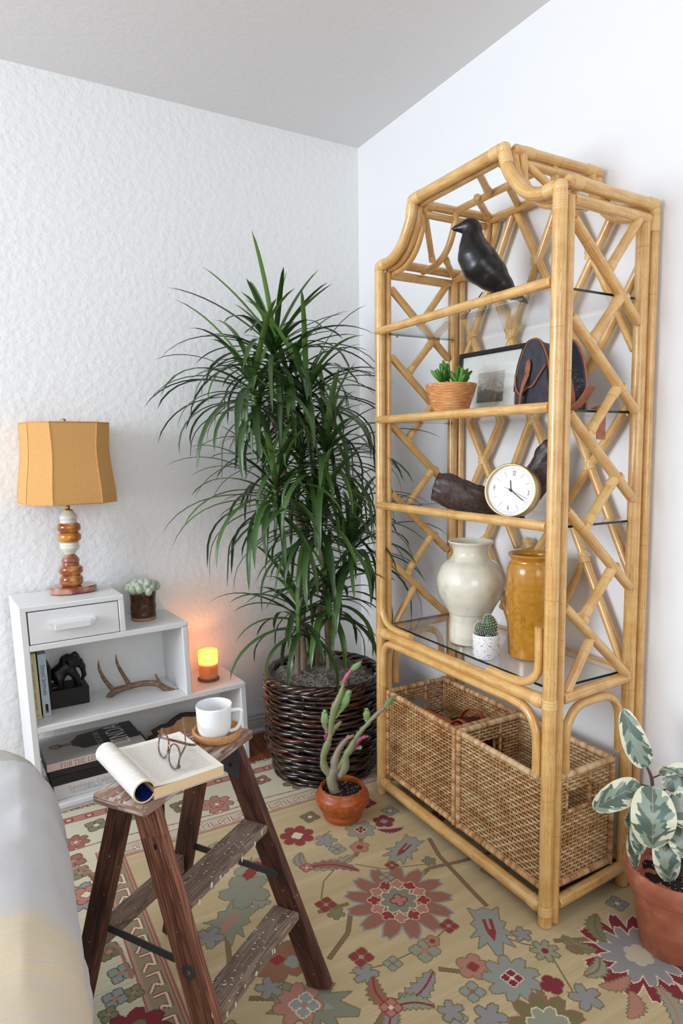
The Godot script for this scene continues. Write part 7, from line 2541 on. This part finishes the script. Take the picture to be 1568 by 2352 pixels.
	for q in [[-0.43, 1.075, 0.02], [-0.762, 1.127, 0.022], [-0.41, 1.416, 0.024], [-1.067, 1.046, 0.036], [-1.0, 1.256, 0.032], [-0.80, 1.33, 0.03], [-0.909, 0.99, 0.024], [-0.426, 1.62, 0.036], [-0.636, 1.555, 0.036], [-0.697, 1.503, 0.028]]: outlined(star_shape(P.call(q[0], q[1]), q[2] * 0.42, q[2], 5, q[0] * 9.0), slate if q[2] > 0.023 else moss, olive, 0.003)
	rosette(P.call(-0.578, 1.434), 0.038, 5, pink, olive, red, 0.4)
	outlined(star_shape(P.call(-0.525, 1.502), 0.042, 0.066, 9, 0.2), blue, olive)
	four(P.call(-0.525, 1.502), 0.022, crim, cream, cream)
	four(P.call(-0.643, 1.34), 0.034, sage, olive, pink)
	rosette(P.call(-0.61, 1.325), 0.018, 5, pink, olive, red)
	outlined(star_shape(P.call(-0.463, 1.56), 0.018, 0.026, 4, 0.2, true), crim, olive, 0.002)
	outlined(star_shape(P.call(-0.402, 1.482), 0.014, 0.034, 7, 0.1), sage, olive, 0.003)
	fill(star_shape(P.call(-0.402, 1.482), 0.007, 0.009, 5, 0.0, true), crim)
	plume(P.call(-0.80, 1.435), P.call(-0.665, 1.40), -0.016, 0.03, slate, olive, red)
	plume(P.call(-0.80, 1.435), P.call(-0.72, 1.475), 0.012, 0.024, sage, olive, crim)
	plume(P.call(-0.80, 1.435), P.call(-0.79, 1.345), 0.012, 0.022, rust, olive, red)
	plume(P.call(-0.80, 1.435), P.call(-0.835, 1.475), 0.0, 0.02, slate, olive, red)
	four(P.call(-0.80, 1.432), 0.022, pink, red, cream)
	outlined(star_shape(P.call(-0.545, 1.628), 0.05, 0.08, 9, 0.2), olive, rust)
	outlined(star_shape(P.call(-0.545, 1.628), 0.028, 0.044, 7, 0.2), sage, cream, 0.003)
	plume(P.call(-0.26, 1.53), P.call(-0.20, 1.46), 0.01, 0.024, moss, olive, olive)
	plume(P.call(-0.30, 1.54), P.call(-0.33, 1.47), 0.012, 0.024, moss, olive, olive)
	plume(P.call(-0.31, 1.56), P.call(-0.38, 1.58), 0.012, 0.022, sage, olive, olive)
	plume(P.call(-0.30, 1.63), P.call(-0.375, 1.615), 0.01, 0.018, pink, olive, pink)
	plume(P.call(-0.33, 1.66), P.call(-0.39, 1.70), 0.01, 0.02, pink, olive, pink)
	plume(P.call(-0.27, 1.68), P.call(-0.33, 1.77), 0.012, 0.024, sage, olive, pink)
	plume(P.call(-0.35, 1.50), P.call(-0.33, 1.53), 0.0, 0.012, brown, olive, brown)
	outlined(star_shape(P.call(-0.95, 1.195), 0.045, 0.065, 7, 0.2), rust.lerp(brown, 0.4), olive)
	fill(PackedVector2Array([P.call(-0.972, 1.185), P.call(-0.945, 1.178), P.call(-0.935, 1.2), P.call(-0.962, 1.208)]), red)
	fill(star_shape(P.call(-0.925, 1.215), 0.014, 0.02, 4, 0.2, true), blue)
	rosette(P.call(-0.875, 0.86), 0.055, 6, sage, olive, cream, 0.3)
	for k in 3: fill(star_shape(P.call(-0.86 - k * 0.022, 0.845 + k * 0.016), 0.014, 0.02, 4, 0.2, true), red)
	outlined(star_shape(P.call(-0.93, 0.93), 0.04, 0.07, 5, 0.8), sage.darkened(0.06), olive)
	for q in [[-0.93, 0.70, 0.022, blue], [-1.06, 0.72, 0.026, pink], [-1.10, 0.80, 0.03, olive], [-1.02, 0.86, 0.024, sage], [-1.12, 0.95, 0.024, pink], [-0.80, 0.70, 0.02, sage], [-0.62, 0.70, 0.03, olive], [-0.42, 0.72, 0.03, crim], [-0.38, 0.80, 0.026, blue], [-0.25, 0.9, 0.034, crim], [-0.20, 1.05, 0.03, sage], [-0.30, 1.2, 0.034, blue], [-0.15, 1.25, 0.03, red], [-0.22, 1.36, 0.036, moss], [-0.12, 1.46, 0.026, slate], [-1.12, 1.32, 0.03, pink], [-1.10, 1.42, 0.03, blue], [-0.90, 1.48, 0.03, red], [-1.0, 1.55, 0.04, sage], [-0.8, 1.62, 0.036, pink], [-0.65, 1.75, 0.04, blue], [-0.35, 1.85, 0.05, rust], [-0.12, 1.8, 0.04, slate]]:
		four(P.call(q[0], q[1]), q[2], q[3], olive, cream)
	rosette(P.call(-0.43, 0.84), 0.034, 5, crim, olive, slate, 0.2)
	plume(P.call(-0.40, 0.90), P.call(-0.47, 0.87), 0.01, 0.014, crim, slate, crim)
	return ImageTexture.create_from_image(rim)

func rug() -> void:
	var m := mat("rug_weave", Color.WHITE, 0.96, {"albedo_texture": rug_picture(), "rim_enabled": true, "rim": 0.15})
	var weave := Image.create(64, 64, false, Image.FORMAT_L8)
	for y in 64:
		for x in 64:
			weave.set_pixel(x, y, Color.from_hsv(0, 0, clampf(0.5 + 0.3 * sin(TAU * y / 16.0) + 0.2 * sin(TAU * (x / 16.0 + (y / 16) * 0.5)), 0, 1)))
	var t := thing("rug", "flat-woven sand-coloured rug with red and grey-blue flowers on the floor", "rug", V(RX0 + RW / 2, 0.0, RZ0 + RL / 2))
	var b := B.new()
	var y := 0.008
	var z1 := RZ0 + 2.9
	var o := V(RX0 + RW / 2, 0, RZ0 + RL / 2)
	b.face(V(RX0, y, RZ0 + RL) - o, V(RX0 + RW - 0.012, y, RZ0 + RL) - o, V(RX0 + RW - 0.012, y, RZ0 + 0.012) - o, V(RX0, y, RZ0 + 0.012) - o, Vector2(0, 1), Vector2(1.0 - 0.012 / RW, 1), Vector2(1.0 - 0.012 / RW, 0.012 / RL), Vector2(0, 0.012 / RL))
	for q in [[V(RX0, 0.001, RZ0 + 0.012), V(RX0 + RW - 0.012, 0.001, RZ0 + 0.012)], [V(RX0 + RW - 0.012, 0.001, RZ0 + 0.012), V(RX0 + RW - 0.012, 0.001, RZ0 + RL)], [V(RX0 + RW - 0.012, 0.001, RZ0 + RL), V(RX0, 0.001, RZ0 + RL)], [V(RX0, 0.001, RZ0 + RL), V(RX0, 0.001, RZ0 + 0.012)]]:
		var up := V(0, y - 0.001, 0)
		b.face(q[1] - o, q[0] - o, q[0] + up - o, q[1] + up - o, Vector2(0.2, 0.02), Vector2(0.21, 0.02), Vector2(0.21, 0.021), Vector2(0.2, 0.021))
	var u := b.v.size()
	obj("pile", b, m, t, false)
	# fringe of loose cotton threads along the far end
	rng.seed = 402
	b = B.new()
	for k in 560:
		var x := RX0 + 0.1 + (RW - 0.12) * k / 560.0
		var l := rng.randf_range(0.012, 0.026)
		b.tube(PackedVector3Array([V(x, 0.006, RZ0 + 0.014) - o, V(x + rng.randf_range(-0.006, 0.006), 0.0055, RZ0 + 0.006) - o, V(x + rng.randf_range(-0.012, 0.012), 0.0042, RZ0 + 0.014 - l) - o]), 0.0011, 4, false)
	tag(obj("fringe", b, mat("cotton", C(196, 184, 156), 0.95), t, false), "", "", "", "stuff")

# ---------------------------------------------------------------- the sofa end under its linen
func sofa() -> void:
	var t := thing("sofa", "sofa end under a rumpled cream linen slipcover", "sofa", V(-2.0, 0, 1.6))
	# cross-section of the cover in x (right edge) by height, swept along z; the far end rounds off
	var f := fnl(411, 1.0, 3)
	var shape := func(z: float, s: float) -> Vector3:
		# s runs over the section: 0 floor on the right side, 1 far over the top
		var e := clampf((z - 0.93) / 0.22, 0.0, 1.0)
		var round_ := sqrt(1.0 - pow(1.0 - e, 2.0))
		var x: float
		var y: float
		if s < 0.45:
			var k := s / 0.45
			y = lerpf(0.012, 0.45, k)
			x = -1.455 + 0.055 * sin(PI * 0.5 * k) + 0.012 * sin(z * 26.0 + y * 9.0) * (1.0 - k) + 0.010 * f.get_noise_2d(z * 9.0, y * 6.0)
		else:
			var k := (s - 0.45) / 0.55
			var a := PI * 0.5 * minf(k * 2.6, 1.0)
			x = -1.475 + 0.075 * cos(a) - maxf(0.0, k - 0.385) * 1.7
			y = 0.45 + 0.15 * sin(a) + 0.02 * sin(maxf(0.0, k - 0.385) * 3.0) + 0.008 * f.get_noise_2d(z * 5.0, x * 9.0)
		x = -2.4 + (x + 2.4) * (0.72 + 0.28 * round_) - 0.05 * clampf((z - 1.25) / 0.9, 0.0, 1.0)
		y = y * (0.80 + 0.20 * round_)
		return V(x, y, z)
	var b := B.new()
	var nz := 70
	var ns := 40
	for i in nz + 1:
		for j in ns + 1:
			var z := lerpf(0.93, 2.35, pow(float(i) / nz, 1.25))
			var p: Vector3 = shape.call(z, float(j) / ns)
			b.p(p, V(0, 1, 0), Vector2(p.x, p.z))
	for i in nz:
		for j in ns:
			var a := i * (ns + 1) + j
			b.quad(a, a + 1, a + ns + 2, a + ns + 1)
	# end wall
	var k0 := b.v.size()
	for j in ns + 1:
		var p: Vector3 = shape.call(0.93, float(j) / ns)
		b.p(p, V(0, 0, -1), Vector2(p.x, p.y))
		b.p(V(p.x, 0.012, p.z + 0.03), V(0, 0, -1), Vector2(p.x, 0))
	for j in ns: b.quad(k0 + j * 2, k0 + j * 2 + 1, k0 + j * 2 + 3, k0 + j * 2 + 2)
	smooth(b)
	mat("linen", C(190, 185, 175), 0.95, {"rim_enabled": true, "rim": 0.3})
	var wv := fnl(412, 0.2, 2)
	bump(M.linen, noise_tex(wv, 256), 0.08)
	tri(M.linen, 14.0)
	obj("slipcover", b, M.linen, t)
	# the throw: thin gauze with dyed bands laid over it
	var u := thing("throw_blanket", "gauzy white throw with faint grey and yellow bands draped over the sofa", "blanket", V(-1.7, 0.5, 1.7))
	b = B.new()
	for i in nz + 1:
		for j in ns + 1:
			var fz := float(i) / nz
			var s := lerpf(0.30, 1.0, float(j) / ns)
			var z := lerpf(1.18, 2.34, fz)
			var p: Vector3 = shape.call(maxf(z, 1.18), s)
			var q: Vector3 = shape.call(z, minf(s + 0.02, 1.0))
			var out := V(0.8, 0.6, 0) if s < 0.6 else V(0.1, 1, 0)
			p += out.normalized() * (0.010 + 0.006 * f.get_noise_2d(z * 7.0 + 40.0, s * 9.0))
			b.p(p, V(0, 1, 0), Vector2(s * 1.2, (z - 1.18) / 1.16))
	for i in nz:
		for j in ns:
			var a := i * (ns + 1) + j
			b.quad(a, a + 1, a + ns + 2, a + ns + 1)
	smooth(b)
	var W := 256
	var H := 1024
	var im := Image.create(W, H, false, Image.FORMAT_RGB8)
	for y in H:
		var v := float(y) / H
		var z := 1.18 + v * 1.16
		for x in W:
			var col := C(198, 196, 195)
			var n := f.get_noise_2d(x * 0.02, y * 0.35)
			var fine := f.get_noise_2d(x * 0.6, y * 0.05) * 0.3
			for g in [[1.30, 0.035], [1.40, 0.025], [1.55, 0.03]]:
				var d := exp(-pow((z - g[0]) / g[1], 2.0))
				col = col.lerp(C(190, 188, 190), clampf(d * (0.35 + n * 0.8), 0, 0.6))
			var yel := smoothstep(1.60, 1.66, z)
			col = col.lerp(C(226, 200, 152), clampf(yel * (0.6 + n * 0.7 + fine * 0.4), 0, 0.85))
			im.set_pixel(x, y, col.lerp(Color.WHITE, clampf(fine * 0.2, 0, 0.1)))
	mat("gauze", Color.WHITE, 0.95, {"albedo_texture": ImageTexture.create_from_image(im), "rim_enabled": true, "rim": 0.3, "cull_mode": BaseMaterial3D.CULL_DISABLED})
	obj("gauze_cloth", b, M.gauze, u)

func smooth(b: B) -> void:
	for q in b.n.size(): b.n[q] = Vector3.ZERO
	for q in range(0, b.i.size(), 3):
		var nn := (b.v[b.i[q + 2]] - b.v[b.i[q]]).cross(b.v[b.i[q + 1]] - b.v[b.i[q]])
		for k in 3: b.n[b.i[q + k]] += nn
	for q in b.n.size(): b.n[q] = b.n[q].normalized()

# ---------------------------------------------------------------- all of it
func _ready() -> void:
	camera_and_light()
	materials()
	room()
	rug()
	rattan_shelf()
	stepped_shelf()
	step_ladder()
	dracaena()
	sofa()
	wicker_basket(0.706, 1.057, "wicker storage basket under the rattan shelf, beside the dracaena", 31, 0.0)
	wicker_basket(1.076, 1.408, "wicker storage basket under the rattan shelf, beside the rubber plant, with a paler rim", 57, 0.55)
	basket_contents()
	rubber_plant()
	floor_cactus()
	bird()
	jade_planter()
	picture()
	handbag()
	driftwood()
	clock()
	vases()
	table_lamp()
	brown_pot()
	candle()
	books_upright()
	elephant()
	antler()
	flat_books()
	wooden_hand()
	mug_and_coaster()
	open_book()
	eyeglasses()
